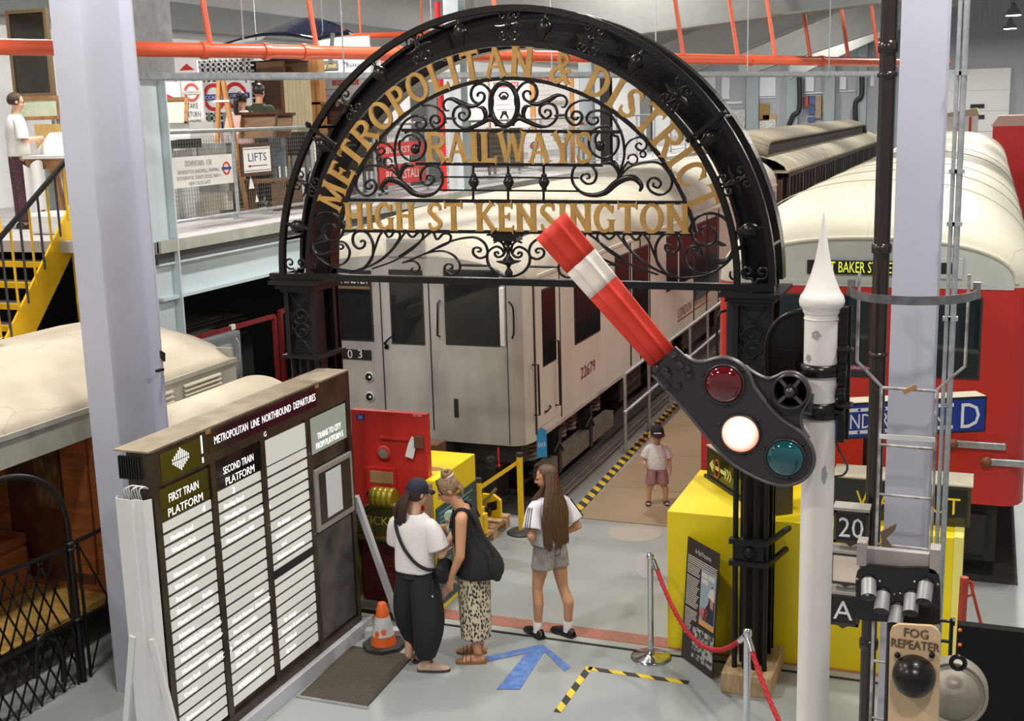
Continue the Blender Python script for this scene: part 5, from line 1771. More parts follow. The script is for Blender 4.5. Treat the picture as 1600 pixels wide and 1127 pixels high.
# ------------------------------------------------------------------ yellow plinth and what stands on it
PZ = 1.25
mb = MB().box(-2.43, -1.10, 9.72, 11.0, 0, PZ)
pa = mb.build('display_plinth', YEL, bevel=0.006)
tag(pa, 'long yellow plinth behind the poster and arch post', 'plinth')
MB().box(-1.095, -0.12, 9.74, 11.0, 0, PZ - 0.01).build('display_plinth', YEL, bevel=0.006)
tag(bpy.data.objects['display_plinth.001'], 'yellow plinth under the WAY OUT box', 'plinth')
MB().box(-0.12, -0.05, 9.74, 10.9, 0.02, PZ - 0.005).build('pale_side_panel', mat('pale_yellow_paint', (0.86, 0.78, 0.20), 0.5), bpy.data.objects['display_plinth.001'])
# arrow box lying on the plinth
A, C_ = V(-2.32, 10.80, PZ), V(-1.60, 9.80, PZ)
u = (C_ - A).normalized()
n = V(-u.y, u.x, 0)
if n.x < 0:
    n = -n
GREENG = mat('dark_olive_glass', (0.045, 0.05, 0.01), 0.08, var=0.5, scale=4)
ab_ = thing('arrow_sign_box', 'old light box sign with yellow arrow lying on yellow plinth', 'sign', tuple(A))
L = (C_ - A).length
MB().obox(A, u * L, n * 0.24, V(0, 0, 0.30)).build('case', mat('brown_black_case2', (0.06, 0.045, 0.025), 0.4), ab_)
MB().obox(A + V(0, 0, 0.30) - n * 0.01, u * L, n * 0.26, V(0, 0, 0.012)).build('lid', mat('grimy_beige', (0.46, 0.38, 0.27), 0.6, var=0.2), ab_)
MB().obox(A - n * 0.012 + u * 0.05 + V(0, 0, 0.05), u * (L - 0.1), n * 0.01, V(0, 0, 0.21)).build('glass', GREENG, ab_)
MB().obox(A - n * 0.03 + V(0, 0, 0.0), u * L, n * 0.03, V(0, 0, 0.03)).build('ledge', BLK, ab_)
ar = mat('arrow_cream', (0.70, 0.72, 0.25), 0.5)
def arr(pts, m, nm):
    MB().prism(pts, A - n * 0.016 + V(0, 0, 0.15), u, V(0, 0, 1), n * 0.003).build(nm, m, ab_)
arr([(0.09, 0.0), (0.17, 0.06), (0.17, 0.018), (0.46, 0.018), (0.46, -0.018), (0.17, -0.018), (0.17, -0.06)], ar, 'arrow')
for k in range(3):
    arr([(0.42 + k * 0.05, 0.05), (0.44 + k * 0.05, 0.05), (0.47 + k * 0.05, 0.0), (0.44 + k * 0.05, -0.05), (0.42 + k * 0.05, -0.05), (0.45 + k * 0.05, 0.0)], ar, 'feather')
cc = A - n * 0.02 + V(0, 0, 0.15) + u * 0.27
MB().tube([cc + u * 0.055 * math.cos(t * PI / 10) + V(0, 0, 0.085 * math.sin(t * PI / 10)) for t in range(20)], 0.008, 6, closed=True).build('orange_loop', mat('orange_loop_paint', (0.42, 0.12, 0.02), 0.5), ab_)
# red noticeboard behind it, hiding the boy
p, q = at(1097, 670, y=12.0 - 0.6), at(1165, 735, y=12.0 - 0.6)
rb = MB().box(p.x, q.x + 0.2, 11.36, 11.40, 0, p.z + 0.1).build('red_noticeboard', mat('red_panel_paint', (0.60, 0.025, 0.03), 0.4))
tag(rb, 'upright red noticeboard behind the arrow sign box', 'noticeboard')
# way out box
p, q = at(1300, 812, y=10.0), at(1516, 812, y=10.0)
wo = thing('way_out_sign', 'black WAY OUT light box with yellow letters on yellow plinth', 'sign', (p.x, 10.0, PZ))
z1 = PZ + 0.335
MB().box(p.x, q.x, 10.0, 10.34, PZ, z1).build('case', mat('dark_olive_case', (0.05, 0.045, 0.02), 0.4), wo)
MB().box(p.x - 0.01, q.x + 0.01, 9.99, 10.36, z1, z1 + 0.012).build('lid', mat('beige_lid', (0.55, 0.50, 0.38), 0.6, var=0.15), wo)
MB().box(p.x + 0.03, q.x - 0.03, 9.99, 10.0, PZ + 0.03, z1 - 0.03).build('glass', mat('black_sign_glass', (0.018, 0.020, 0.015), 0.12), wo)
a, b = at(1337, 800, y=9.99), at(1500, 804, y=9.99)
_wt = MB().text('WAY OUT', ((a.x + b.x) / 2, 9.985, PZ + 0.10), (1, 0, 0), (0, 0, 1), 0.20, w=b.x - a.x)
letters(_wt, mat('yellow_lettering', (0.85, 0.62, 0.02), 0.4), wo)
# underground box
a, b = at(1262, 694, y=10.22), at(1540, 671, y=10.95)
b.z = a.z = (a.z + b.z) / 2
u = (b - a).normalized()
n = V(-u.y, u.x, 0)
L = (b - a).length
H_ = 0.315
ug = thing('underground_sign', 'blue UNDERGROUND box sign in front of the red train', 'sign', (a.x, a.y, a.z))
MB().obox(a + n * 0.01, u * L, n * 0.2, V(0, 0, H_)).build('case', mat('cream_case', (0.66, 0.62, 0.48), 0.5), ug)
MB().obox(a, u * L, n * 0.012, V(0, 0, H_)).build('rim', BLK, ug)
MB().obox(a - n * 0.004 + u * 0.02 + V(0, 0, 0.02), u * (L - 0.04), n * 0.006, V(0, 0, H_ - 0.04)).build('face', BLUE_S, ug)
def ugt(s, f, size, w, zz, nm='lettering'):
    letters(MB().text(s, a + u * (L * f) - n * 0.007 + V(0, 0, zz), u, V(0, 0, 1), size, w=w), WHITE, ug)
ugt('U', 0.085, 0.30, 0.16, 0.055)
ugt('NDERGROUN', 0.49, 0.185, 0.82, 0.092)
ugt('D', 0.905, 0.32, 0.17, 0.045)
for zz in (0.045, 0.24):
    MB().obox(a + u * (L * 0.17) - n * 0.008 + V(0, 0, zz), u * (L * 0.64), n * 0.004, V(0, 0, 0.03)).build('border_bar', WHITE, ug)
    for k in range(9):
        c = a + u * (L * (0.21 + 0.07 * k)) - n * 0.010 + V(0, 0, zz + 0.015)
        MB().prism([(-0.016, 0), (0, -0.016), (0.016, 0), (0, 0.016)], c, u, V(0, 0, 1), n * 0.002).build('diamond', BLUE_S, ug)
for f in (0.35, 0.68):
    c = a + u * (L * f) + n * 0.1
    MB().box(c.x - 0.02, c.x + 0.02, c.y - 0.02, c.y + 0.02, PZ + 0.0, a.z).build('leg', IRON_M, ug)

# ------------------------------------------------------------------ air raid poster leaning on the plinth
bl, br = V(-2.27, 9.56, 0.01), V(-1.93, 9.22, 0.01)
tl = at(1075, 838, y=9.685)
tr = at(1143, 876, y=9.38)
ax_u = (br - bl)
ax_v = (tl - bl)
W_, Hh = ax_u.length, ax_v.length
uu, vv = ax_u.normalized(), ax_v.normalized()
nn = uu.cross(vv).normalized()
po = thing('air_raid_poster', 'black Air Raid Precautions panel leaning on the yellow plinth', 'poster', tuple(bl))
def pb(u0, u1, v0, v1, d, m, nm, t=0.004):
    return MB().obox(bl + ax_u * u0 + ax_v * v0 + nn * d, ax_u * (u1 - u0), ax_v * (v1 - v0), nn * t).build(nm, m, po)
pb(0, 1.0, 0, 1.0, -0.006, mat('poster_black', (0.03, 0.024, 0.024), 0.5), 'board', 0.006)
TXT = mat('poster_text_white', (0.62, 0.58, 0.52), 0.6)
MB().text('Air Raid Precautions', bl + ax_u * 0.52 + ax_v * 0.90 + nn * 0.003, uu, vv, 0.06, w=W_ * 0.5).build('title', TXT, po)
rows = [(0.05, 0.97, 0.855), (0.05, 0.95, 0.838), (0.05, 0.97, 0.821), (0.05, 0.97, 0.804)]
rows += [(0.05, 0.45 - 0.02 * (k % 3), 0.785 - 0.0165 * k) for k in range(5)]
rows += [(0.05, 0.45 - 0.025 * (k % 4), 0.69 - 0.0165 * k) for k in range(15)]
rows += [(0.05, 0.43 - 0.02 * (k % 3), 0.425 - 0.0165 * k) for k in range(5)]
rows += [(0.05, 0.27 - 0.02 * (k % 3), 0.345 - 0.0165 * k) for k in range(9)]
mb = MB()
for (u0, u1, v) in rows:
    x = u0
    while x < u1:
        w = random.uniform(0.02, 0.06)
        mb.obox(bl + ax_u * x + ax_v * v + nn * 0.0, ax_u * min(w, u1 - x), ax_v * 0.0085, nn * 0.002)
        x += w + 0.012
o = mb.build('print_lines', TXT, po)
o['kind'] = 'stuff'
pb(0.5, 0.96, 0.40, 0.80, 0.0, mat('poster_sky', (0.30, 0.38, 0.44), 0.5), 'picture', 0.003)
pb(0.5, 0.96, 0.36, 0.40, 0.0, mat('poster_orange', (0.72, 0.33, 0.08), 0.5), 'orange_strip', 0.003)
for u0, u1, v0 in ((0.52, 0.70, 0.75), (0.72, 0.92, 0.75), (0.52, 0.72, 0.70)):
    pb(u0, u1, v0, v0 + 0.035, 0.003, TXT, 'headline_block', 0.002)
MB().prism([(0.62, 0.41), (0.95, 0.41), (0.95, 0.62), (0.90, 0.64), (0.86, 0.72), (0.80, 0.66), (0.76, 0.56), (0.66, 0.50)], bl + nn * 0.003, ax_u, ax_v, nn * 0.002).build('figure_coat', mat('poster_navy', (0.02, 0.025, 0.05), 0.5), po)
MB().prism([(0.83, 0.54), (0.92, 0.53), (0.93, 0.62), (0.82, 0.63)], bl + nn * 0.005, ax_u, ax_v, nn * 0.002).build('figure_face', mat('poster_skin', (0.45, 0.22, 0.14), 0.5), po)
MB().prism([(0.74, 0.62), (0.95, 0.60), (0.95, 0.68), (0.90, 0.70), (0.82, 0.69)], bl + nn * 0.006, ax_u, ax_v, nn * 0.002).build('figure_helmet', TXT, po)
MB().text('ARP', bl + ax_u * 0.64 + ax_v * 0.415 + nn * 0.009, uu, vv, 0.15, w=W_ * 0.26).build('lettering', mat('poster_red', (0.65, 0.06, 0.03), 0.5), po)
pb(0.32, 0.98, 0.06, 0.32, 0.0, mat('poster_photo', (0.45, 0.44, 0.41), 0.5, col2=(0.03, 0.03, 0.03), scale=28, lo=0.45, hi=0.55), 'photograph', 0.003)

# ------------------------------------------------------------------ rope barrier
ROPE = mat('red_rope', (0.50, 0.012, 0.022), 0.7)
def stanchion(p, lab):
    t = thing('rope_stanchion', lab, 'stanchion', tuple(p))
    MB().lathe(p, [(0.175, 0), (0.175, 0.012), (0.15, 0.025), (0.06, 0.04), (0.03, 0.06), (0.026, 0.07)], 32).build('base', CHROME, t)
    MB().cyl(p + V(0, 0, 0.06), p + V(0, 0, 0.90), 0.026, seg=20).build('post', CHROME, t)
    MB().lathe(p, [(0.026, 0.89), (0.032, 0.9), (0.032, 0.93), (0.026, 0.945), (0.001, 0.95)], 20).build('cap', CHROME, t)
    return t
s1 = at(1017, 1028, z=0)
s2 = at(1168, 985, z=0.94)
s2 = V(s2.x, s2.y, 0)
stanchion(s1, 'chrome rope stanchion standing clear on the grey floor')
stanchion(s2, 'chrome rope stanchion in front of the timber block')
def rope(a, b, sag, lab):
    pts = []
    for i in range(41):
        t = i / 40
        p = a + (b - a) * t
        pts.append(p + V(0, 0, -sag * 4 * t * (1 - t)))
    t = thing('barrier_rope', lab, 'rope', tuple(a))
    mb = MB()
    n_ = 90
    sp = [a + (b - a) * (i / n_) + V(0, 0, -sag * 4 * (i / n_) * (1 - i / n_)) for i in range(n_ + 1)]
    for k in range(3):
        st_ = []
        for i, p in enumerate(sp):
            d = (sp[min(i + 1, n_)] - sp[max(i - 1, 0)]).normalized()
            e1, e2 = frame_for(d)
            an = i * 0.9 + k * 2 * PI / 3
            st_.append(p + e1 * 0.009 * math.cos(an) + e2 * 0.009 * math.sin(an))
        mb.tube(st_, 0.0115, 6)
    mb.build('cord', ROPE, t)
    for i in (0, n_):
        d = (sp[1] - sp[0]) if i == 0 else (sp[-2] - sp[-1])
        d.normalize()
        MB().cyl(sp[i] - d * 0.03, sp[i] + d * 0.07, 0.022, seg=12).build('end_hook', CHROME, t)
    return t
rope(s1 + V(0.04, 0, 0.86), s2 + V(-0.03, 0, 0.88), 0.36, 'red twisted barrier rope sagging between the two chrome stanchions')
s3 = s2 + V(1.1, -1.5, 0)
stanchion(s3, 'chrome rope stanchion beyond the lower edge at right')
rope(s2 + V(0.02, -0.03, 0.86), s3 + V(0, 0, 0.86), 0.5, 'red barrier rope hanging down right of the timber block')
p = at(1008, 884, y=s1.y + 0.05)
oc = MB().prism([(0.085 * math.cos(PI / 8 + k * PI / 4), 0.115 * math.sin(PI / 8 + k * PI / 4)) for k in range(8)], p, (1, 0, 0), (0, 0, 1), (0, 0.004, 0)).build('octagonal_notice', mat('pinkish_white_card', (0.74, 0.68, 0.66), 0.5))
tag(oc, 'white octagonal notice fixed behind the chrome stanchion', 'notice')
# ================================================================== departures board
BX, BYA, BYB, BZ = -5.15, 6.44, 9.17, 2.45
CASE = mat('scuffed_dark_bronze', (0.085, 0.062, 0.038), 0.38, 0.3, var=0.45, scale=5, col2=(0.035, 0.026, 0.017))
CASET = mat('dusty_case_top', (0.34, 0.27, 0.19), 0.7, var=0.25)
SLAT = emis('lit_slat', (1.0, 0.98, 0.92), 0.22, (0.66, 0.66, 0.60))
GLOW = emis('glowing_letter', (1.0, 0.97, 0.92), 1.1, (0.9, 0.9, 0.88))
OLIVE = mat('olive_glass', (0.040, 0.036, 0.010), 0.10)
db = thing('departures_board', 'large dark departures board with rows of lit white slats', 'board', (BX, 7.8, 0))
MB().box(BX - 0.2, BX - 0.02, BYA, BYB, 0.16, BZ).build('case', CASE, db)
MB().box(BX - 0.29, BX + 0.0, BYA - 0.02, BYB + 0.01, BZ, BZ + 0.012).build('case_top', CASET, db)
def bpn(y0, y1, z0, z1, m, nm, d=0.0, t=0.006, par=None):
    return MB().box(BX - 0.02 + d, BX - 0.02 + d + t, y0, y1, z0, z1).build(nm, m, par or db)
# frame bars
for y in (BYA + 0.02, 7.11, 7.77, 8.455, BYB - 0.03):
    bpn(y - 0.03, y + 0.03, 0.16, 2.2, CASE, 'mullion', 0, 0.028)
bpn(BYA, BYB, 2.2, BZ, CASE, 'header', 0, 0.03)
bpn(BYA, BYB, 0.12, 0.2, CASE, 'bottom_rail', 0, 0.03)
bpn(6.52, 6.98, 2.22, 2.42, OLIVE, 'emblem_glass', 0.03, 0.003)
bpn(7.07, 8.60, 2.27, 2.43, mat('title_glass', (0.02, 0.012, 0.02), 0.12), 'title_glass', 0.03, 0.003)
def btx(s, y, z, size, m=GLOW, w=None, d=0.016, al='CENTER', par=None, nm='lettering'):
    return MB().text(s, (BX + d, y, z), (0, 1, 0), (0, 0, 1), size, w=w, align=al).build(nm, m, par or db)
letters(MB().text('METROPOLITAN  LINE  NORTHBOUND  DEPARTURES', (BX + 0.016, 7.86, 2.325), (0, 1, 0), (0, 0, 1), 0.085, w=1.44), GLOW, db)
btx('G', 7.80, 2.215, 0.055)
# lozenge of upright strokes
for k in range(9):
    h = 0.075 - abs(k - 4) * 0.015
    y = 6.74 + (k - 4) * 0.022
    for s_ in (1, -1):
        z = 2.33 + s_ * (h / 2 + 0.004)
        bpn(y - 0.0035, y + 0.0035, z - h / 2, z + h / 2, GLOW, 'emblem_stroke', 0.033, 0.003)
bpn(6.985, 7.0, 2.30, 2.43, GLOW, 'light_gap', 0.0315, 0.002)
bpn(6.985, 7.0, 2.23, 2.27, GLOW, 'light_gap', 0.0315, 0.002)
# heads of the first two columns
bpn(6.50, 7.07, 2.02, 2.17, OLIVE, 'head_glass', 0.008)
bpn(6.50, 7.07, 1.95, 2.015, OLIVE, 'head_glass', 0.008)
bpn(7.15, 7.73, 2.05, 2.2, mat('black_head_glass', (0.012, 0.009, 0.008), 0.1), 'head_glass', 0.008)
bpn(7.15, 7.73, 1.965, 2.045, bpy.data.materials['black_head_glass'], 'head_glass', 0.008)
btx('FIRST TRAIN', 6.77, 2.055, 0.085, d=-0.004, w=0.34)
btx('PLATFORM', 6.78, 1.955, 0.085, d=-0.004, w=0.40)
btx('SECOND TRAIN', 7.45, 2.065, 0.08, d=-0.004, w=0.40)
btx('PLATFORM', 7.46, 1.975, 0.085, d=-0.004, w=0.38)
# slats: own edges, tilted slightly
def slats(y0, y1, ztop, zbot, names, first=0.088, skip=()):
    z = ztop
    i = 0
    pitch = 0.0905
    me = None
    while z - 0.07 > zbot:
        if not any(a < z - 0.03 < b for a, b in skip):
            h = 0.068
            mb = MB().obox((BX - 0.014, y0, z - h), (0, y1 - y0, 0), (0.010, 0, h * 0.0), (0, 0, h))
            o = mb.build('slat', SLAT, db)
            nm = names[i] if i < len(names) else ''
            if nm:
                parts = nm.split('|')
                for k, s in enumerate(parts):
                    if not s:
                        continue
                    big = s.isupper() and len(s) > 4
                    yy = y0 + 0.07 if k == 0 else y0 + (y1 - y0) * 0.66
                    btx(s, yy, z - h + 0.012, 0.062 if big else 0.046, d=-0.002, al='LEFT', par=o)
        z -= pitch
        i += 1
slats(6.51, 7.07, 1.93, 0.2, ['', 'Finchley Road', 'Wembley Park', '', 'Harrow-on-the-Hill', 'West Harrow', 'Rayners Lane', 'Eastcote|Ruislip', 'North Harrow|Pinner', 'Ickenham', 'UXBRIDGE|Moor Park', 'North Harrow|Northwood', 'Northwood Hills', 'Moor Park|WATFORD', 'Croxley', '', 'Rickmansworth', '', 'Chesham'])
btx('4', 6.98, 1.865, 0.07, d=-0.002)
slats(7.15, 7.73, 1.955, 0.2, ['', 'Finchley Road', 'Wembley Park', 'Preston Road|Northwick Park', 'Harrow-on-the-Hill', '', '', '', '', '', '|Pinner', 'North Harrow|Northwood', 'Northwood Hills', 'Moor Park', 'RICKMANSWORTH', 'Chorleywood|Chesham', '', 'AMERSHAM'])
btx('2', 7.36, 1.89, 0.07, d=-0.002)
bpn(7.81, 8.42, 1.965, 2.17, SLAT, 'slat', 0.006, 0.01)
slats(7.81, 8.42, 1.95, 0.2, ['', '', '', '', '', '   By change', 'Rickmansworth to Amersham', '      and', 'Chalfont to Aylesbury', '', '', '', '', '', '   By change', 'Harrow & stations to', '   Watford', '   By train'], skip=((1.03, 1.10),))
bpn(7.81, 8.42, 1.03, 1.10, BLK, 'blank_slot', 0.018)
# city panel, notice case, lower panel
c4 = bpn(8.49, 9.10, 1.87, 2.18, emis('pale_green_glass', (0.8, 1.0, 0.85), 0.05, (0.36, 0.42, 0.36)), 'city_panel', 0.012)
btx('TRAINS TO CITY', 8.80, 1.98, 0.075, d=0.002, w=0.40, par=c4)
btx('FROM PLATFORM 5', 8.80, 1.90, 0.075, d=0.002, w=0.46, par=c4)
nf = bpn(8.48, 9.11, 1.2, 1.74, mat('grey_notice_frame', (0.38, 0.37, 0.33), 0.45, 0.3), 'notice_frame', 0.02, 0.03)
bpn(8.53, 9.07, 1.25, 1.70, mat('notice_backing', (0.035, 0.028, 0.02), 0.25), 'notice_glass', 0.05, 0.003, nf)
pp = bpn(8.64, 8.90, 1.28, 1.68, mat('white_paper', (0.72, 0.76, 0.76), 0.6), 'notice_paper', 0.053, 0.002, nf)
mb = MB()
for k in range(22):
    mb.box(BX + 0.0335, BX + 0.0345, 8.66, 8.66 + 0.2 * (0.7 + 0.3 * ((k * 7) % 5) / 5), 1.655 - k * 0.0165, 1.660 - k * 0.0165)
o = mb.build('print_lines', mat('grey_print', (0.30, 0.33, 0.35), 0.6), pp)
o['kind'] = 'stuff'
bpn(8.49, 9.10, 0.22, 1.17, mat('worn_black_panel', (0.035, 0.033, 0.030), 0.4, var=0.3, col2=(0.11, 0.10, 0.09), scale=4), 'lower_panel', 0.008)
for y, z in ((7.13, 1.6), (7.13, 0.8), (7.77, 1.5), (8.45, 1.2), (8.8, 0.7), (8.44, 1.9)):
    MB().ball((BX + 0.01, y, z), 0.007, 8, 5).build('screw_head', CHROME, db)
for y in (7.08, 8.62):
    MB().box(BX + 0.011, BX + 0.014, y - 0.03, y + 0.03, 2.42, 2.45).build('rust_spot', mat('orange_tape', (0.42, 0.2, 0.06), 0.6) if not bpy.data.materials.get('orange_tape') else bpy.data.materials['orange_tape'], db)
# supporting steel: trunking at the near end, foot beam, braces
mb = MB()
rings = []
for (dx, dy) in ((-0.27, 0), (-0.25, -0.05), (-0.12, -0.06), (-0.10, -0.03), (-0.03, -0.05), (0.0, 0.0)):
    rings.append([V(BX + dx, BYA - 0.03 + dy, 0), V(BX + dx, BYA - 0.03 + dy, 2.14)])
mb.loft(rings, closed=False, smooth=False)
o = mb.build('white_trunking', WHITE, db)
sd = o.modifiers.new('thickness', 'SOLIDIFY')
sd.thickness = 0.006
mb = MB()
for k in range(7):
    mb.tube(smooth_path([V(BX - 0.2 + 0.02 * k, BYA - 0.03, 2.12), V(BX - 0.19 + 0.02 * k, BYA - 0.06, 2.2 + 0.01 * (k % 3)), V(BX - 0.12 + 0.012 * k, BYA - 0.03, 2.22), V(BX - 0.1 + 0.01 * k, BYA + 0.02, 2.18)], 4), 0.005, 5)
o = mb.build('cable_bundle', WHITE, db)
o['kind'] = 'stuff'
mb = MB()
for k in range(9):
    mb.box(BX - 0.25 + k * 0.02, BX - 0.242 + k * 0.02, BYA - 0.03, BYA, 2.26, 2.42)
o = mb.build('vent_fins', BLK, db)
o['kind'] = 'stuff'
ST_L = mat('pale_steel_frame', (0.56, 0.57, 0.60), 0.45)
MB().box(BX - 0.1, BX + 0.06, BYA - 0.4, BYB + 0.15, 0.0, 0.13).build('foot_beam', ST_L, db, bevel=0.005)
MB().box(BX - 0.3, BX - 0.15, BYA - 0.4, BYB + 0.15, 0.0, 0.13).build('foot_beam', ST_L, db, bevel=0.005)
MB().bar((BX + 0.0, BYB + 0.02, 1.3), (BX + 0.26, BYB + 0.26, 0.02), 0.05, 0.05).build('brace', ST_L, db)
MB().bar((BX + 0.10, BYB - 0.1, 0.05), (BX + 0.55, BYB + 0.05, 0.05), 0.09, 0.09).build('outrigger', ST_L, db)
for s_ in (1, -1):
    MB().bar((BX - 0.13 + s_ * 0.08, BYA - 0.09, 1.15), (BX - 0.13 + s_ * 0.30, BYA - 0.09, 0.0), 0.045, 0.03).build('brace', WHITE, db)

# ================================================================== ticket office front and red panel
RM = mat('hot_red_door_paint', (0.52, 0.026, 0.018), 0.4, var=0.18, scale=1.6)
rd = thing('red_carriage_door', 'tall red metal door panel with hatch and porthole', 'door panel', (-5.15, 9.95, 0))
MB().box(-5.56, -4.77, 9.92, 10.0, 0, 1.90).build('panel', RM, rd)
def rz(px, py): return at(px, py, y=9.92)
def rbox(a, b, t, bo, m, nm, d=0.012, par=None):
    p, q = rz(a, t), rz(b, bo)
    return MB().box(p.x, q.x, 9.92 - d, 9.92, q.z, p.z).build(nm, m, par or rd, bevel=0.003)
sgn_ = rbox(557, 570, 647, 657, BLUE_S, 'blue_plate', 0.004)
rbox(558, 569, 648, 656, WHITE, 'plate_border', 0.003)
for k in range(3):
    rbox(560, 567, 649.5 + k * 2.2, 650.5 + k * 2.2, WHITE, 'plate_line', 0.006)
p = rz(652, 651)
MB().text('78/1284', (p.x, 9.918, p.z), (1, 0, 0), (0, 0, 1), 0.03).build('lettering', OFFW, rd)
rbox(594, 650, 681, 690, mat('red_strap', (0.45, 0.03, 0.02), 0.4), 'strap_hinge', 0.014)
rbox(649, 663, 680, 700, mat('rusty_hinge', (0.14, 0.06, 0.03), 0.5), 'hinge_block', 0.04)
p = rz(643, 697)
MB().prism([(-0.06, -0.10), (0.02, -0.12), (0.06, 0.02), (0.07, 0.07), (0.02, 0.10), (-0.02, 0.03)], (p.x, 9.895, p.z), (1, 0, 0), (0, 0, 1), (0, 0.006, 0)).build('paper_label', WHITE, rd)
c = rz(600, 708)
o = MB().lathe(c, [(0.075, 0), (0.075, 0.012), (0.05, 0.016)], 24, axis=(0, -1, 0)).build('porthole', RM, rd)
MB().lathe(c + V(0, -0.017, 0), [(0.048, 0), (0.001, 0.003)], 20, axis=(0, -1, 0)).build('porthole_glass', mat('grey_porthole', (0.22, 0.21, 0.17), 0.3), o)
hf = rbox(574, 623, 728, 800, RM, 'hatch_frame', 0.03)
rbox(580, 617, 734, 756, mat('tan_board', (0.36, 0.22, 0.09), 0.6), 'hatch_board', 0.034, hf)
rbox(580, 617, 760, 800, RM, 'hatch_lower', 0.034, hf)
rbox(576, 586, 767, 773, IRON, 'hatch_catch', 0.05, hf)

GRN = mat('olive_bronze_paint', (0.055, 0.058, 0.008), 0.3, var=0.4, scale=5, col2=(0.20, 0.20, 0.02), lo=0.2, hi=0.5)
tk = thing('ticket_office_front', 'dark olive arched TICKETS office front with maroon door', 'ticket office', (-5.0, 9.6, 0))
TXC, TW_ = -5.06, 0.35
zs = 0.80
def tarc(r, n=16, a0=0, a1=180):
    return [(r * math.cos(math.radians(a0 + (a1 - a0) * i / n)), r * math.sin(math.radians(a0 + (a1 - a0) * i / n)) * 0.9) for i in range(n + 1)]
mb = MB().prism(tarc(TW_) + [], (TXC, 9.60, zs), (1, 0, 0), (0, 0, 1), (0, 0.10, 0))
mb.build('arch_head', GRN, tk)
pts = [V(TXC + x, 9.59, zs + z) for x, z in tarc(TW_ - 0.01)]
MB().tube(pts, 0.035, 10).build('arch_moulding', GRN, tk)
for s_ in (1, -1):
    MB().box(TXC + s_ * TW_ - 0.06, TXC + s_ * TW_ + 0.04, 9.57, 9.70, 0.1, zs + 0.02).build('pilaster', GRN, tk, bevel=0.01)
MB().tube([V(TXC - TW_ - 0.03, 9.57, zs - 0.03), V(TXC + TW_ + 0.03, 9.57, zs - 0.03)], 0.03, 10).build('transom_moulding', GRN, tk)
MB().box(TXC - TW_ + 0.06, TXC + TW_ - 0.06, 9.62, 9.70, 0.1, zs - 0.05).build('maroon_door', mat('dark_maroon_paint', (0.085, 0.008, 0.008), 0.4), tk)
for k in range(2):
    zz = 0.14 + k * 0.33
    MB().box(TXC - TW_ + 0.12, TXC + TW_ - 0.12, 9.612, 9.62, zz, zz + 0.28).build('door_panel', bpy.data.materials['dark_maroon_paint'], tk, bevel=0.006)
MB().box(TXC - TW_ - 0.1, TXC + TW_ + 0.06, 9.50, 9.72, 0.0, 0.10).build('plinth', GRN, tk, bevel=0.006)
MB().box(TXC - TW_ - 0.14, TXC + TW_ + 0.08, 9.46, 9.72, 0.10, 0.125).build('sill_board', mat('grey_green_sill', (0.30, 0.30, 0.24), 0.6), tk)
mb = MB()
for k, xx in enumerate((-0.14, -0.085, -0.03, 0.03)):
    mb.lathe((TXC + xx - 0.0, 9.60, zs + 0.37), [(0.085, 0), (0.095, 0.02), (0.095, 0.045), (0.085, 0.06)], 18, axis=(1, 0, 0))
mb.build('keystone_roll', mat('brass_green', (0.26, 0.20, 0.012), 0.3, 0.3), tk)
MB().text('TICKETS', (TXC - 0.02, 9.585, zs + 0.10), (1, 0, 0), (0, 0, 1), 0.12, w=0.44).build('lettering', mat('gold_sign_letter', (0.42, 0.33, 0.06), 0.4), tk)

# ------------------------------------------------------------------ yellow information box
yb_ = thing('information_stand', 'yellow box stand with teal information panel', 'stand', (-4.9, 10.5, 0))
MB().prism([(-4.765, 9.83), (-4.67, 9.83), (-4.67, 10.80), (-5.25, 10.80), (-5.25, 10.03), (-4.765, 10.03)], (0, 0, 0), (1, 0, 0), (0, 1, 0), (0, 0, 1.29)).build('box', YEL, yb_)
MB().box(-4.765, -4.69, 9.79, 9.83, 0.0, 1.27).build('wood_edge', mat('brown_ply_edge', (0.36, 0.22, 0.12), 0.6, var=0.2), yb_)
TEAL = mat('teal_panel', (0.016, 0.050, 0.060), 0.35)
MB().box(-4.67, -4.658, 9.83, 10.79, 0.05, 1.02).build('teal_panel', TEAL, yb_)
def tb(y0, y1, z0, z1, m, nm):
    return MB().box(-4.659, -4.655, y0 - 0.27, y1 - 0.27, z0 * 1.1, z1 * 1.1).build(nm, m, yb_)
TLT = mat('teal_text', (0.10, 0.33, 0.36), 0.5)
mb = MB()
for k, (y0, y1, z) in enumerate(((10.16, 10.95, .86), (10.16, 10.85, .82), (10.16, 10.9, .78), (10.16, 10.5, .72), (10.16, 10.55, .69), (10.6, 10.95, .72), (10.6, 10.98, .69), (10.6, 10.9, .66))):
    mb.box(-4.659, -4.656, y0 - 0.27, y1 - 0.27, z * 1.1, z * 1.1 + 0.018)
o = mb.build('print_lines', TLT, yb_)
o['kind'] = 'stuff'
MB().text('y', (-4.655, 9.87, 0.69), (0, 1, 0), (0, 0, 1), 0.12).build('lettering', WHITE, yb_)
pcs = [(0.60, 0.58, 0.52), (0.35, 0.16, 0.06), (0.55, 0.5, 0.4), (0.30, 0.25, 0.2), (0.6, 0.45, 0.3)]
for k, (y, z) in enumerate(((10.30, .52), (10.55, .55), (10.78, .57), (10.26, .36), (10.48, .38), (10.72, .42), (10.34, .22), (10.58, .24), (10.82, .28), (10.62, .1))):
    c = pcs[k % 5]
    m = bpy.data.materials.get('panel_photo_%d' % (k % 5)) or mat('panel_photo_%d' % (k % 5), c, 0.5, var=0.6, scale=22)
    tb(y, y + 0.11, z, z + 0.075, m, 'photo')
    tb(y, y + 0.10, z - 0.03, z - 0.022, WHITE, 'caption')
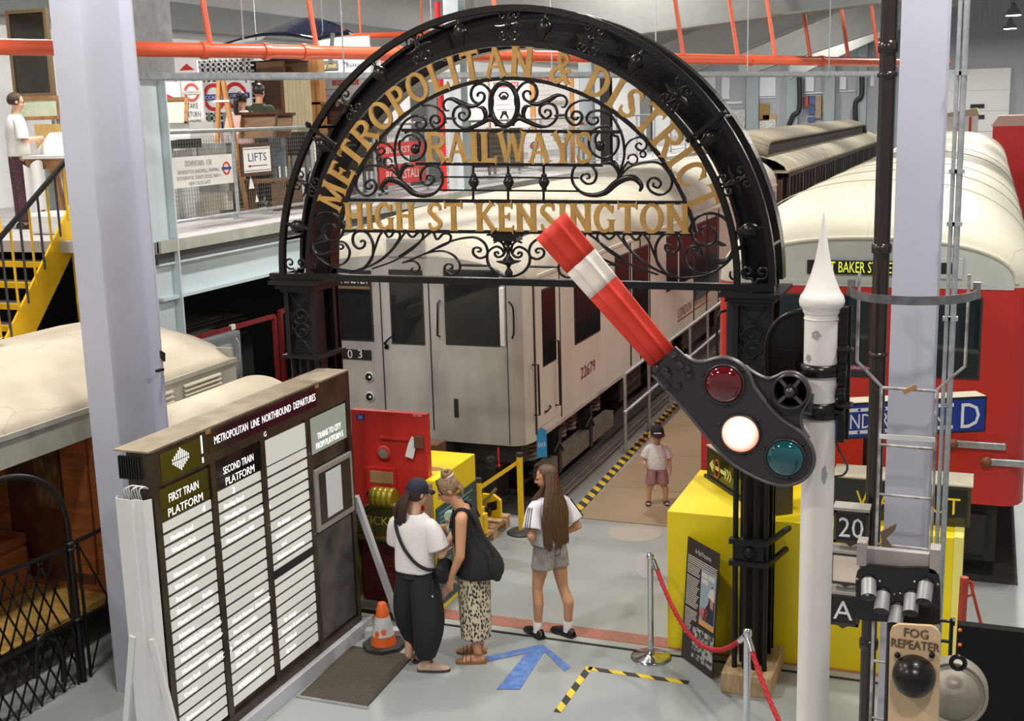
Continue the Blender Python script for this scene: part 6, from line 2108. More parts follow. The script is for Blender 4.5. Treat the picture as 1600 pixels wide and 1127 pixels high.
for (y0, y1, z0, z1) in ((10.44, 10.452, .3, .62), (10.68, 10.692, .3, .62), (10.44, 10.95, .335, .345)):
    tb(y0, y1, z0, z1, mat('route_yellow', (0.75, 0.5, 0.03), 0.5) if not bpy.data.materials.get('route_yellow') else bpy.data.materials['route_yellow'], 'route_line')
tb(10.14, 10.34, 0.10, 0.20, mat('crowd_photo', (0.40, 0.22, 0.18), 0.5, var=0.6, scale=25), 'photo')
# scuff of dirt on top and the black hinge
MB().prism([(-0.10, -0.03), (0.02, -0.06), (0.12, 0.0), (0.05, 0.05), (-0.06, 0.06)], (-4.84, 10.2, 1.291), (1, 0, 0), (0, 1, 0), (0, 0, 0.002)).build('scuff_mark', mat('scuff_brown', (0.35, 0.22, 0.06), 0.7), yb_)

# small framed lectern behind
ws = thing('wooden_lectern', 'small wooden framed lectern sign behind the yellow stand', 'sign', (-5.2, 11.7, 0))
MB().box(-5.14, -4.88, 11.15, 11.38, 0, 0.62).build('box', WOOD, ws)
MB().obox((-5.16, 11.12, 0.55), (0.30, 0, 0), (0, 0.22, 0.24), (0, -0.02, 0.02)).build('frame', WOOD, ws)
MB().obox((-5.13, 11.122, 0.58), (0.24, 0, 0), (0, 0.18, 0.196), (0, -0.024, 0.024)).build('panel', mat('slate_panel', (0.03, 0.04, 0.055), 0.3), ws)
# dark wooden box further left behind the red panel
_q = at(664, 690, y=12.2)
bx_ = MB().box(_q.x - 0.1, _q.x + 0.2, 12.1, 12.35, 0.0, _q.z).build('wooden_crate', mat('brown_crate', (0.17, 0.09, 0.04), 0.6, var=0.3), bevel=0.01)
tag(bx_, 'brown wooden crate standing under the silver train nose', 'crate')

# ------------------------------------------------------------------ yellow belt barrier, pallet with machine, cone, mat
YP = mat('barrier_yellow', (0.86, 0.58, 0.01), 0.35)
def ypost(p, lab, h=0.92):
    t = thing('barrier_post', lab, 'barrier post', tuple(p))
    MB().lathe(p, [(0.165, 0), (0.165, 0.012), (0.14, 0.03), (0.035, 0.045)], 28).build('base', mat('scuffed_rubber_base', (0.06, 0.058, 0.055), 0.55, var=0.5, scale=14) if not bpy.data.materials.get('scuffed_rubber_base') else bpy.data.materials['scuffed_rubber_base'], t)
    MB().cyl(p + V(0, 0, 0.04), p + V(0, 0, h), 0.034, seg=18).build('tube', YP, t)
    MB().cyl(p + V(0, 0, h - 0.03), p + V(0, 0, h + 0.015), 0.037, seg=18).build('cap', RUBBER, t)
    MB().box(p.x - 0.045, p.x - 0.02, p.y - 0.02, p.y + 0.02, p.z + h - 0.14, p.z + h - 0.02).build('belt_slot', RUBBER, t)
    return t
y1 = at(815, 833, z=0)
y2 = V(-4.78, 11.12, 0)
ypost(y1, 'yellow belt barrier post on a round black base')
ypost(y2, 'yellow belt barrier post behind the woman in black')
b = MB().obox(y1 + V(-0.02, 0.0, 0.80), (y2 - y1) + V(0.03, 0, 0.0), V(0.002, 0, 0), V(0, 0, 0.05)).build('barrier_belt', YP)
tag(b, 'yellow belt stretched between the two yellow posts', 'belt')
pal = thing('timber_pallet', 'rough timber pallet under the yellow machine', 'pallet', (-5.2, 11.9, 0))
for k in range(5):
    y = 11.46 + k * 0.19
    MB().box(-5.75, -4.92, y, y + 0.12, 0.115, 0.14).build('deck_board', WOOD_P, pal)
for x in (-5.72, -5.36, -5.0):
    for y in (11.46, 11.82, 12.2):
        MB().box(x - 0.03, x + 0.08, y, y + 0.13, 0.0, 0.092).build('block', WOOD_P, pal)
    MB().box(x - 0.03, x + 0.08, 11.46, 12.34, 0.092, 0.115).build('stringer_board', WOOD_P, pal)
ym = thing('yellow_machine', 'small yellow track machine chained on the pallet', 'machine', (-5.15, 11.9, 0.14))
MB().box(-5.30, -5.0, 11.72, 11.80, 0.14, 0.40).build('side_plate', YP, ym, bevel=0.01)
MB().prism([(0, 0), (0.26, 0), (0.26, 0.2), (0.18, 0.26), (0.02, 0.26), (0, 0.16)], (-5.16, 12.0, 0.2), (1, 0, 0), (0, 0, 1), (0, 0.05, 0)).build('end_plate', YP, ym)
MB().prism([(0.1, 0.06), (0.22, 0.1), (0.22, 0.2), (0.1, 0.16)], (-5.16, 11.995, 0.2), (1, 0, 0), (0, 0, 1), (0, 0.004, 0)).build('plate_opening', BLK, ym)
MB().box(-5.0, -4.93, 11.60, 11.70, 0.14, 0.36).build('leg_plate', YP, ym)
MB().cyl((-5.5, 11.85, 0.30), (-4.98, 11.9, 0.30), 0.05, seg=12).build('roller', IRON_M, ym)
MB().bar((-5.2, 11.9, 0.3), (-5.02, 11.85, 0.62), 0.05, 0.03).build('handle', IRON_M, ym)
MB().bar((-5.1, 11.78, 0.34), (-4.92, 11.95, 0.56), 0.025, 0.025).build('pawl', mat('olive_brass', (0.25, 0.2, 0.08), 0.4, 0.4), ym)
# traffic cone
cp = at(600, 1012, z=0.0)
cp = V(cp.x, cp.y, 0)
CONE = mat('cone_orange', (0.80, 0.13, 0.02), 0.45, var=0.1)
SLEEVE = mat('tattered_white_sleeve', (0.66, 0.66, 0.66), 0.4, var=0.15, scale=12)
cn = thing('traffic_cone', 'worn orange traffic cone with tattered white sleeve', 'cone', tuple(cp))
MB().prism([(0.19 * math.cos(PI / 8 + k * PI / 4), 0.19 * math.sin(PI / 8 + k * PI / 4)) for k in range(8)], cp, (1, 0, 0), (0, 1, 0), (0, 0, 0.045)).build('base', RUBBER, cn, bevel=0.01)
def cr(z): return 0.115 - (z - 0.04) * 0.205
for z0, z1, m, nm in ((0.04, 0.13, CONE, 'lower_body'), (0.13, 0.30, SLEEVE, 'sleeve'), (0.30, 0.42, CONE, 'tip_body')):
    e = 0.002 if nm == 'sleeve' else 0
    MB().lathe(cp, [(cr(z0) + e, z0), (cr(z1) + e, z1)] + ([(0.03, 0.425)] if z1 > 0.4 else []), 24).build(nm, m, cn)
mb = MB()
for a0_, z in ((200, 0.17), (260, 0.16), (300, 0.18)):
    pts = []
    for k in range(7):
        a = math.radians(a0_ + 16 * math.cos(k * 2 * PI / 7))
        zz = z + 0.03 * math.sin(k * 2 * PI / 7)
        r = cr(zz) + 0.0035
        pts.append(cp + V(r * math.cos(a), r * math.sin(a), zz))
    mb.add(pts, [tuple(range(7))])
mb.build('torn_hole', CONE, cn)
mt = MB().obox((-5.05, 7.9, 0.0), (0.62, 0, 0), (-0.05, 0.98, 0), (0, 0, 0.012)).build('ribbed_mat', mat('brown_ribbed_mat', (0.085, 0.072, 0.05), 0.85, var=0.5, scale=50, bump=0.6, bscale=70, stretch=(1, 3, 1)))
tag(mt, 'dark ribbed floor mat at the foot of the departures board', 'mat')
MB().obox((-5.07, 7.87, 0.0), (0.66, 0, 0), (0, 0.03, 0), (0, 0, 0.014)).build('edging', GALV, mt)

# ================================================================== old carriage at the left
CREAM = mat('cream_canvas', (0.64, 0.55, 0.42), 0.65, var=0.22, scale=2.4, bump=0.12, bscale=7, detail=8, stretch=(1, 0.6, 1))
cracks(CREAM, (0.3, 0.22, 0.14), 1.2, 0.006)
GRY = mat('stone_grey_paint', (0.34, 0.33, 0.28), 0.55, var=0.15)
TEAK = mat('orange_teak', (0.36, 0.11, 0.03), 0.35, var=0.35, scale=4, stretch=(1, 1, 5))
TEAK_D = mat('dark_teak', (0.10, 0.03, 0.012), 0.4, var=0.4)
VX0, VX1, VY0, VY1, VE = -9.7, -7.3, 3.0, 10.65, 2.17
oc_ = thing('gated_carriage', 'old teak carriage with cream canvas roof and open end platform', 'carriage', (-8.5, 8, 0))
mb = MB()
def vroof(u, v):
    y = VY0 + (VY1 - VY0) * v
    a = -1 + 2 * u
    drop = 0.0
    if v > 0.9:
        drop = 0.16 * ((v - 0.9) / 0.1) ** 2
    return V((VX0 + VX1) / 2 + a * (VX1 - VX0) / 2, y, VE + 0.46 * (1 - abs(a) ** 2.4) - drop * (1 - abs(a) ** 2.4))
mb.grid(vroof, 24, 40)
o = mb.build('roof', CREAM, oc_)
sd = o.modifiers.new('thickness', 'SOLIDIFY')
sd.thickness = 0.03
MB().box(VX1 - 0.03, VX1 + 0.01, VY0, VY1, VE - 0.03, VE + 0.015).build('eave_cord', GRY, oc_)
MB().box(VX1 - 0.05, VX1 - 0.01, VY0, VY1, VE - 0.26, VE - 0.03).build('fascia', GRY, oc_)
MB().box(VX0, VX1 - 0.03, VY1 - 0.06, VY1 - 0.01, 0.4, VE + 0.12).build('end_wall', GRY, oc_)
MB().box(VX1 - 0.06, VX1 - 0.02, 8.45, VY1, 0.4, VE - 0.25).build('side_panel', GRY, oc_)
for k in range(4):
    z = VE - 0.23 + k * 0.045
    MB().obox((VX1 - 0.01, 9.72, z), (0, 0.62, 0), (0.03, 0, -0.02), (0.004, 0, 0.012)).build('louvre', mat('louvre_cream', (0.50, 0.46, 0.36), 0.6) if not bpy.data.materials.get('louvre_cream') else bpy.data.materials['louvre_cream'], oc_)
for k in range(3):
    z = VE - 0.20 + k * 0.05
    MB().obox((VX1 - 0.01, 9.2, z), (0, 0.34, 0), (0.03, 0, -0.02), (0.004, 0, 0.012)).build('louvre', bpy.data.materials['louvre_cream'], oc_)
# interior seen under the eave
MB().box(VX0 + 0.1, VX0 + 0.2, VY0, 8.5, 0.4, VE).build('far_side', TEAK, oc_)
MB().box(VX0, VX1, VY0, VY1, 0.36, 0.42).build('platform_floor', mat('slatted_yellow_floor', (0.50, 0.30, 0.07), 0.6, var=0.4, scale=3, stretch=(1, 14, 1)), oc_)
MB().box(VX0, VX1 - 0.02, 8.40, 8.48, 0.4, VE).build('partition', TEAK, oc_)
MB().box(-8.35, -7.45, 8.38, 8.40, 0.5, 2.0).build('partition_frame', TEAK_D, oc_)
MB().box(-7.68, -7.40, 8.36, 8.38, 0.6, 2.0).build('door_stile', TEAK, oc_)
MB().box(-8.0, -7.72, 8.365, 8.375, 1.2, 1.95).build('leaded_window', mat('amber_leaded_glass', (0.20, 0.12, 0.05), 0.15, var=0.6, scale=8), oc_)
for k in range(4):
    MB().tube([(-8.0 + 0.07 * k, 8.36, 1.2), (-7.93 + 0.07 * k, 8.36, 1.55), (-8.0 + 0.07 * k, 8.36, 1.9)], 0.006, 5).build('leading', TEAK_D, oc_)
mb = MB().box(-8.9, -8.1, 7.3, 8.3, 0.42, 0.85)
mb.build('seat_base', TEAK, oc_, bevel=0.03)
MB().box(-8.95, -8.08, 7.28, 8.3, 0.85, 0.98).build('seat_cushion', mat('brown_leather', (0.22, 0.07, 0.025), 0.4), oc_, bevel=0.05)
MB().obox((-8.98, 7.28, 0.95), (0.12, 0, 0), (0, 1.02, 0), (-0.12, 0, 0.55)).build('seat_back', TEAK, oc_, bevel=0.02)
MB().tube(smooth_path([V(-8.1, 7.4, 1.0), V(-8.12, 7.45, 1.22), V(-8.4, 7.45, 1.26), V(-8.75, 7.45, 1.2)], 5), 0.022, 8).build('seat_arm', TEAK_D, oc_)
MB().box(-9.4, -9.3, 6.4, 7.9, 1.45, 2.0).build('window_sill', OFFW, oc_)
MB().box(-9.28, -9.22, 6.4, 7.9, 1.5, 1.62).build('window_rail', WOOD_P, oc_)
# crumpled white sheet on the roof
mb = MB()
rs = random.Random(3)
hh = [[rs.uniform(0, 0.11) for _ in range(8)] for _ in range(6)]
p0 = at(46, 580, z=2.62)
def sheet(u, v):
    i, j = min(int(u * 7), 7), min(int(v * 5), 5)
    x = -8.85 + 0.42 * u + 0.06 * math.sin(5 * v)
    y = 7.7 + 1.0 * v
    a = (x + 8.5) / 1.2
    return V(x, y, VE + 0.46 * (1 - abs(a) ** 2.4) + 0.02 + hh[j][i])
mb.grid(sheet, 7, 5, smooth=False)
o = mb.build('crumpled_sheet', WHITE)
tag(o, 'crumpled white sheet lying on the cream carriage roof', 'sheet')
# lower cream bonnet beside the carriage
lb = thing('low_cream_bonnet', 'low rounded cream bonnet between carriage and departures board', 'bonnet', (-6.85, 9.5, 0))
mb = MB()
def bon(u, v):
    y = 8.4 + 2.4 * v
    a = -1 + 2 * u
    k = 1.0
    if v > 0.75:
        k = math.sqrt(max(0.0, 1 - ((v - 0.75) / 0.25) ** 2 * 0.9))
    return V(-6.82 + a * 0.47, y, 1.42 + 0.68 * k * (1 - abs(a) ** 2.6))
mb.grid(bon, 20, 26)
mb.build('bonnet_skin', CREAM, lb)
MB().box(-7.27, -6.36, 8.4, 10.78, 0.0, 1.43).build('bonnet_side', GRY, lb)

# lattice gate of the end platform
gt = thing('lattice_gate', 'black iron folding lattice gate before the teak carriage', 'gate', (-6.95, 7.6, 0))
def gx(px, py): return at(px, py, x=-6.95)
pp = gx(118, 850)
gy = 7.57
MB().cyl((-6.95, gy, 0.0), (-6.95, gy, 1.26), 0.03, seg=12).build('gate_post', IRON, gt)
MB().cyl((-6.95, gy + 0.09, 0.0), (-6.95, gy + 0.09, 1.2), 0.014, seg=8).build('side_bar', IRON, gt)
MB().cyl((-6.95, gy - 0.06, 0.0), (-6.95, gy - 0.06, 1.2), 0.012, seg=8).build('side_bar', IRON, gt)
for z in (1.22, 1.17, 0.55):
    MB().lathe((-6.95, gy, z), [(0.03, 0), (0.05, 0.008), (0.05, 0.02), (0.03, 0.03)], 14).build('collar', IRON, gt)
MB().tube(smooth_path([V(-6.95, gy, 1.24), V(-6.95, gy - 0.01, 1.45), V(-6.95, gy - 0.08, 1.66), V(-6.95, gy - 0.24, 1.83), V(-6.95, gy - 0.5, 1.95), V(-6.95, gy - 0.9, 2.0)], 5), 0.026, 10).build('hoop_rail', IRON, gt)
MB().bar((-6.95, gy - 1.2, 1.28), (-6.95, gy, 1.2), 0.02, 0.03).build('top_rail', IRON, gt)
MB().bar((-6.95, gy, 1.22), (-6.82, gy + 0.64, 1.28), 0.02, 0.03).build('top_rail', IRON, gt)
MB().bar((-6.95, gy - 1.2, 0.60), (-6.95, gy, 0.55), 0.05, 0.035).build('mid_rail', IRON, gt)
MB().bar((-6.95, gy, 0.55), (-6.85, gy + 0.64, 0.58), 0.03, 0.03).build('mid_rail', IRON, gt)
for k in range(-2, 12):
    for sgn2 in (1, -1):
        for (ya_, yb2, z0, z1) in ((gy - 1.15, gy - 0.06, 0.6, 1.2), (gy + 0.09, gy + 0.62, 0.02, 1.2), (gy - 1.15, gy - 0.06, 0.02, 0.55)):
            y = ya_ + 0.13 * k
            dz = z1 - z0
            e = 0.5 * dz
            a = V(-6.95, y if sgn2 > 0 else y + e, z0)
            b = V(-6.95, y + e if sgn2 > 0 else y, z1)
            if min(a.y, b.y) >= ya_ - 0.01 and max(a.y, b.y) <= yb2 + 0.1:
                MB().bar(a, b, 0.009, 0.016).build('lattice_bar', IRON, gt)
hb = gx(75, 990)
mb = MB().tube(smooth_path([gx(56, 1060), gx(58, 1005), gx(70, 995), gx(88, 1000), gx(98, 1030), gx(100, 1065)], 4), 0.026, 8)
mb.ball(gx(60, 1002), 0.05, 10, 8)
mb.build('brake_handle', IRON, gt)

# red guard rail, grey locker and stacked boards in the dark
REDR = mat('dark_red_rail', (0.20, 0.010, 0.012), 0.4)
gr = thing('red_guard_rail', 'dark red guard rail in front of the undercroft', 'railing', (-8.1, 12.0, 0))
XG = -8.05
def gz(px, py): return at(px, py, x=XG)
a, b = gz(285, 534), gz(428, 494)
MB().bar(a, b, 0.04, 0.05).build('top_rail', REDR, gr)
MB().bar((XG, b.y, 0), b, 0.045, 0.045).build('post', REDR, gr)
c = gz(436, 488)
MB().bar((XG, b.y + 0.14, 0), V(XG, b.y + 0.14, b.z + 0.05), 0.05, 0.05).build('post', REDR, gr)
MB().bar(V(XG, b.y + 0.14, b.z + 0.03), V(XG, b.y + 0.8, b.z + 0.03), 0.04, 0.05).build('top_rail', REDR, gr)
MB().bar(V(XG, a.y, 1.42), V(XG, b.y + 0.8, 1.42), 0.05, 0.06).build('bottom_rail', REDR, gr)
MB().box(XG - 0.01, XG + 0.022, a.y + 0.9, a.y + 0.98, a.z - 0.03, a.z + 0.03).build('white_label', WHITE, gr)
lk = thing('grey_locker', 'grey metal equipment locker behind the red guard rail', 'locker', (-8.6, 12.2, 0))
MB().box(-8.95, -8.45, 11.75, 12.45, 0, 2.12).build('cabinet', mat('mid_grey_metal', (0.22, 0.24, 0.25), 0.45), lk, bevel=0.01)
MB().box(-8.46, -8.43, 11.85, 12.2, 1.5, 2.0).build('control_box', mat('light_grey_metal', (0.36, 0.38, 0.38), 0.45), lk)
MB().tube([(-8.42, 12.3, 2.05), (-8.38, 12.3, 2.0), (-8.38, 12.3, 1.5), (-8.42, 12.3, 1.45)], 0.01, 6).build('handle', GALV, lk)
sk = thing('stacked_boards', 'dark pile of old boards under the upper floor', 'boards', (-9.6, 12.6, 0))
DB = mat('dark_old_board', (0.055, 0.042, 0.028), 0.7, var=0.4, scale=4)
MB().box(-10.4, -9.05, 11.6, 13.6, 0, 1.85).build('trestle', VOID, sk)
rs = random.Random(5)
for k in range(9):
    z = 1.85 + k * 0.035
    MB().obox((-10.5 + rs.uniform(0, 0.25), 11.6 + rs.uniform(0, 0.3), z), (1.1, rs.uniform(-.1, .1), 0), (rs.uniform(-.1, .1), 1.5 + rs.uniform(0, 0.4), 0), (0, 0, 0.02)).build('board', DB, sk)

# ================================================================== yellow stair
sr = thing('yellow_stair', 'yellow steel stair with black and yellow balusters at the left', 'stair', (-9.9, 10.4, 0))
XS = -9.75
def sx(px, py): return at(px, py, x=XS)
lo0, up0, lo1 = sx(46, 540), sx(46, 468), sx(112, 400)
d = (lo1 - lo0)
slope = d.z / d.y
w = up0.z - lo0.z
ys_, ye_ = 9.4, 11.25
def zl(y): return lo0.z + slope * (y - lo0.y)
for xx in (XS, XS - 1.1):
    MB().prism([(ys_, zl(ys_)), (ye_, zl(ye_)), (ye_, zl(ye_) + w), (ys_, zl(ys_) + w)], (xx, 0, 0), (0, 1, 0), (0, 0, 1), (-0.03, 0, 0)).build('stringer', YEL_S, sr)
n_ = 8
rise = slope * 0.19
for k in range(n_):
    y = ye_ - 0.19 * (k + 1)
    z = MEZ - rise * k - 0.02
    t_ = MB().box(XS - 1.08, XS - 0.03, y, y + 0.24, z - 0.03, z).build('tread', mat('tread_grey', (0.16, 0.13, 0.09), 0.7) if not bpy.data.materials.get('tread_grey') else bpy.data.materials['tread_grey'], sr)
    MB().box(XS - 1.08, XS - 0.03, y - 0.015, y + 0.02, z - 0.06, z + 0.003).build('nosing', YEL_S, t_)
ra, rb_ = sx(46, 318), sx(104, 250)
rsl = (rb_.z - ra.z) / (rb_.y - ra.y)
def zr(y): return ra.z + rsl * (y - ra.y)
MB().bar((XS, ys_, zr(ys_)), (XS, ye_, zr(ye_)), 0.04, 0.045).build('handrail', IRON_M, sr)
for k in range(12):
    y = ys_ + 0.08 + k * 0.15
    MB().cyl((XS, y, zl(y) + w - 0.1), (XS, y, zr(y)), 0.014, seg=8).build('baluster', YEL_S if k % 2 else mat('dark_grey_baluster', (0.05, 0.05, 0.055), 0.5) if not bpy.data.materials.get('dark_grey_baluster') else YEL_S if k % 2 else bpy.data.materials['dark_grey_baluster'], sr)
for y in (9.45, 11.2):
    MB().box(XS - 0.06, XS, y, y + 0.06, 0, zl(y) + 0.1).build('leg', YEL_S, sr)
for k in range(6):
    y = ys_ + 0.3 * k
    MB().lathe((XS + 0.0, y, zl(y) + w * 0.3), [(0.012, 0), (0.01, 0.006), (0.001, 0.008)], 8, axis=(1, 0, 0)).build('bolt', YEL_S, sr)
# ================================================================== upper floor displays
RX_ = -9.33
rt_z = at(372, 203, x=RX_).z
rb_z = at(372, 333, x=RX_).z
mr = thing('mezzanine_railing', 'grey railing with wire mesh panels along the upper floor', 'railing', (RX_, 14, MEZ))
MGAL = mat('dull_galvanised', (0.30, 0.32, 0.31), 0.45, 0.5, var=0.2)
MB().cyl((RX_, 11.3, rt_z), (RX_, 40, rt_z), 0.026, seg=10).build('top_rail', MGAL, mr)
MB().cyl((RX_, 11.3, rb_z), (RX_, 40, rb_z), 0.022, seg=10).build('bottom_rail', GALV, mr)
y = 11.9
while y < 40:
    p = MB().cyl((RX_, y, MEZ), (RX_, y, rt_z), 0.026, seg=10).build('post', GALV, mr)
    MB().cyl((RX_, y, MEZ), (RX_, y, MEZ + 0.012), 0.07, seg=12).build('foot_flange', GALV, p)
    y += 2.0
WIRE = mat('mesh_wire', (0.16, 0.16, 0.13), 0.5, 0.4)
y = 11.9
while y < 30:
    mb = MB()
    st_ = 0.055 if y < 20 else 0.11
    yy = y + 0.08
    while yy < y + 1.94:
        mb.box(RX_ - 0.002, RX_ + 0.002, yy, yy + 0.004, rb_z + 0.03, rt_z - 0.08)
        yy += st_
    zz = rb_z + 0.03
    while zz < rt_z - 0.06:
        mb.box(RX_ - 0.002, RX_ + 0.002, y + 0.06, y + 1.94, zz, zz + 0.004)
        zz += st_
    o = mb.build('wire_mesh', WIRE, mr)
    o['kind'] = 'stuff'
    y += 2.0


def rail_sign(name, lab, a, b, tl_, bl_, m, rim=None, X=RX_ + 0.05):
    """flat sign on the railing: a,b px; tl_ top px at a; bl_ bottom px at a"""
    p, q = at(a, tl_, x=X), at(b, tl_, x=X)
    z1, z0 = p.z, at(a, bl_, x=X).z
    t = thing(name, lab, 'sign', (X, (p.y + q.y) / 2, z0))
    if rim:
        e = 0.05
        MB().box(X - 0.03, X, p.y - e, q.y + e, z0 - e, z1 + e).build('frame', rim, t, bevel=0.006)
        MB().box(X, X + 0.004, p.y, q.y, z0, z1).build('face', m, t)
    else:
        MB().box(X - 0.015, X + 0.004, p.y, q.y, z0, z1).build('face', m, t)
    return t, X + 0.006, (p.y + q.y) / 2, z0, z1, q.y - p.y


GT = mat('grey_print_text', (0.12, 0.13, 0.15), 0.5)
t, X, yc, z0, z1, w = rail_sign('enamel_sign', 'white enamel DOWNSTAIRS FOR direction sign on the mesh railing', 264, 362, 247, 296, OFFW)
h = z1 - z0
for s_, f, sz, ww in (('DOWNSTAIRS   FOR', .68, .15, .42), ('SHOREDITCH. SHADWELL. WAPPING', .44, .10, .66), ('ROTHERHITHE. SURREY DOCKS. NEW +', .24, .10, .70), ('NEW CROSS GATE', .05, .10, .34)):
    MB().text(s_, (X, yc - 0.06 * w, z0 + f * h), (0, 1, 0), (0, 0, 1), sz * h / 0.55, w=ww * w).build('lettering', GT, t)


def roundel(parent, o, u, v, r, bar=BLUE_S, ring=RED_S, txt=None, tm=None):
    n = Vector(u).cross(Vector(v))
    mb = MB()
    N = 28
    o = Vector(o)
    u, v = Vector(u), Vector(v)
    for i in range(N):
        a0, a1 = 2 * PI * i / N, 2 * PI * (i + 1) / N
        mb.prism([(r * math.cos(a0), r * math.sin(a0)), (r * math.cos(a1), r * math.sin(a1)), (r * .72 * math.cos(a1), r * .72 * math.sin(a1)), (r * .72 * math.cos(a0), r * .72 * math.sin(a0))], o + n * 0.001, u, v, n * 0.003)
    mb.build('roundel_ring', ring, parent)
    MB().prism([(-r * 1.22, -r * .2), (r * 1.22, -r * .2), (r * 1.22, r * .2), (-r * 1.22, r * .2)], o + n * 0.003, u, v, n * 0.004).build('roundel_bar', bar, parent)
    if txt:
        MB().text(txt, o + n * 0.009 - v * r * 0.12, u, v, r * 0.34, w=r * 2.1).build('lettering', tm or WHITE, parent)


roundel(t, (X, yc + 0.39 * w, z0 + 0.52 * h), (0, 1, 0), (0, 0, 1), 0.085)
t, X, yc, z0, z1, w = rail_sign('lifts_sign', 'framed LIFTS sign with left arrow on the mesh railing', 379, 421, 231, 271, WHITE, WOOD_D, RX_ + 0.09)
h = z1 - z0
_lt = MB().text('LIFTS', (X, yc, z0 + 0.44 * h), (0, 1, 0), (0, 0, 1), 0.34 * h / 0.72 * 1.0, w=0.68 * w)
letters(_lt, NAVY_T, t)
mb = MB().box(X, X + 0.003, yc - 0.3 * w, yc + 0.36 * w, z0 + .24 * h, z0 + .27 * h)
mb.add([(X + 0.002, yc - 0.38 * w, z0 + .255 * h), (X + 0.002, yc - 0.26 * w, z0 + .20 * h), (X + 0.002, yc - 0.26 * w, z0 + .31 * h)], [(0, 1, 2)])
mb.build('arrow', mat('maroon_arrow', (0.12, 0.02, 0.015), 0.5), t)
mb = MB()
for a_, b_, c_, d_ in ((.03, .97, .92, .94), (.03, .97, .06, .08)):
    mb.box(X, X + 0.003, yc - w / 2 + a_ * w, yc - w / 2 + b_ * w, z0 + c_ * h, z0 + d_ * h)
mb.build('border_line', NAVY_T, t)
# two paper triangles below it
for px, py, s_ in ((392, 285, 0.17), (401, 310, 0.1)):
    p = at(px, py, x=RX_ + 0.04)
    o = MB().prism([(-s_ * 0.35, -s_ / 2), (s_ * 0.45, -s_ / 2), (0, s_ / 2)], p, (0, 1, 0), (0, 0, 1), (0.004, 0, 0)).build('paper_scrap', WHITE)
    tag(o, 'larger white paper triangle under the LIFTS sign' if s_ > 0.12 else 'smaller white paper triangle low on the mesh railing', 'paper')
for k, (tp, bt, lab) in enumerate(((219, 245, 'upper red BOOKSTALL sign on the railing behind the arch'), (254, 290, 'lower red BOOKSTALL sign on the railing behind the arch'))):
    t, X, yc, z0, z1, w = rail_sign('bookstall_sign', lab, 592, 664, tp + 5, bt + 2, RED_S)
    h = z1 - z0
    MB().text('BOOKSTALL', (X, yc, z0 + 0.26 * h), (0, 1, 0), (0, 0, 1), 0.62 * h, w=0.74 * w).build('lettering', OFFW, t)


def board(name, lab, cat, a, b, t_, bo, Y, m, thick=0.04, legs=True, rim=None):
    """upright panel facing the front; px box at depth Y, standing on the upper floor"""
    Y = max(Y, at(b, 250, x=RX_ - 0.22).y) if Y > 13.0 and b > 200 else Y
    p, q = at(a, (t_ + bo) / 2, y=Y), at(b, (t_ + bo) / 2, y=Y)
    z1, z0 = at((a + b) / 2, t_, y=Y).z, at((a + b) / 2, bo, y=Y).z
    t = thing(name, lab, cat, ((p.x + q.x) / 2, Y, MEZ))
    z0 = max(z0, MEZ + 0.02)
    board.Y = Y
    MB().box(p.x, q.x, Y, Y + thick, z0, z1).build('panel', m, t)
    if rim:
        for (x0, x1, za, zb) in ((p.x - 0.05, p.x, z0 - 0.05, z1 + 0.05), (q.x, q.x + 0.05, z0 - 0.05, z1 + 0.05), (p.x, q.x, z1, z1 + 0.05), (p.x, q.x, z0 - 0.05, z0)):
            MB().box(x0, x1, Y - 0.02, Y + thick, za, zb).build('frame_bar', rim, t)
    if legs:
        for x in (p.x + 0.04, q.x - 0.04):
            MB().box(x - 0.02, x + 0.02, Y + thick * 0.3, Y + thick, MEZ, z1 - 0.02).build('leg', MGAL, t)
    return t, p.x, q.x, z0, z1


U, Vv = (1, 0, 0), (0, 0, 1)
WB = mat('white_display_board', (0.80, 0.79, 0.78), 0.5)
ORW = mat('orange_pine', (0.62, 0.30, 0.10), 0.5, var=0.25, scale=4, stretch=(6, 1, 1))
STRP = mat('pale_slatted_wood', (0.62, 0.52, 0.32), 0.6, var=0.35, scale=6, stretch=(12, 1, 0.3))
BRN = mat('mid_brown_wood', (0.20, 0.095, 0.04), 0.5, var=0.35, scale=4, stretch=(1, 1, 5))
t, xa, xb, z0, z1 = board('return_ticket_board', 'tall white TAKE RETURN TICKETS board with red roundel', 'sign', 285, 318, 127, 205, 15.2, WB)
xm = (xa + xb) / 2
w = xb - xa
for s_, f in (('TAKE', .46), ('RETURN', .29), ('TICKETS', .12)):
    letters(MB().text(s_, (xm, board.Y - 0.01, z0 + f * (z1 - z0)), U, Vv, 0.11, w=w * (0.5 if len(s_) < 5 else 0.7)), GT, t)
roundel(t, (xm, board.Y - 0.008, z0 + 0.78 * (z1 - z0)), U, Vv, w * 0.36, OFFW, mat('faded_red', (0.62, 0.10, 0.08), 0.5), 'LONDON', GT)
t, xa, xb, z0, z1 = board('piccadilly_roundel', 'red roundel with blue bar beside the wooden easel', 'sign', 320, 350, 128, 176, 17.0, WB)
roundel(t, ((xa + xb) / 2, board.Y - 0.008, (z0 + z1) / 2), U, Vv, (z1 - z0) * 0.46, BLUE_S, RED_S, 'PICCADILLY')
t, xa, xb, z0, z1 = board('golders_green_roundel', 'large GOLDERS GREEN roundel behind the woman in pink', 'sign', 350, 392, 118, 200, 17.4, WB)
roundel(t, ((xa + xb) / 2 - 0.02, board.Y - 0.008, z0 + 0.62 * (z1 - z0)), U, Vv, (z1 - z0) * 0.26, BLUE_S, RED_S, 'GOLDERS GREEN')
t, xa, xb, z0, z1 = board('upper_display', 'white board with red arrow above the cable tray', 'sign', 268, 308, 94, 116, 16.6, WB)
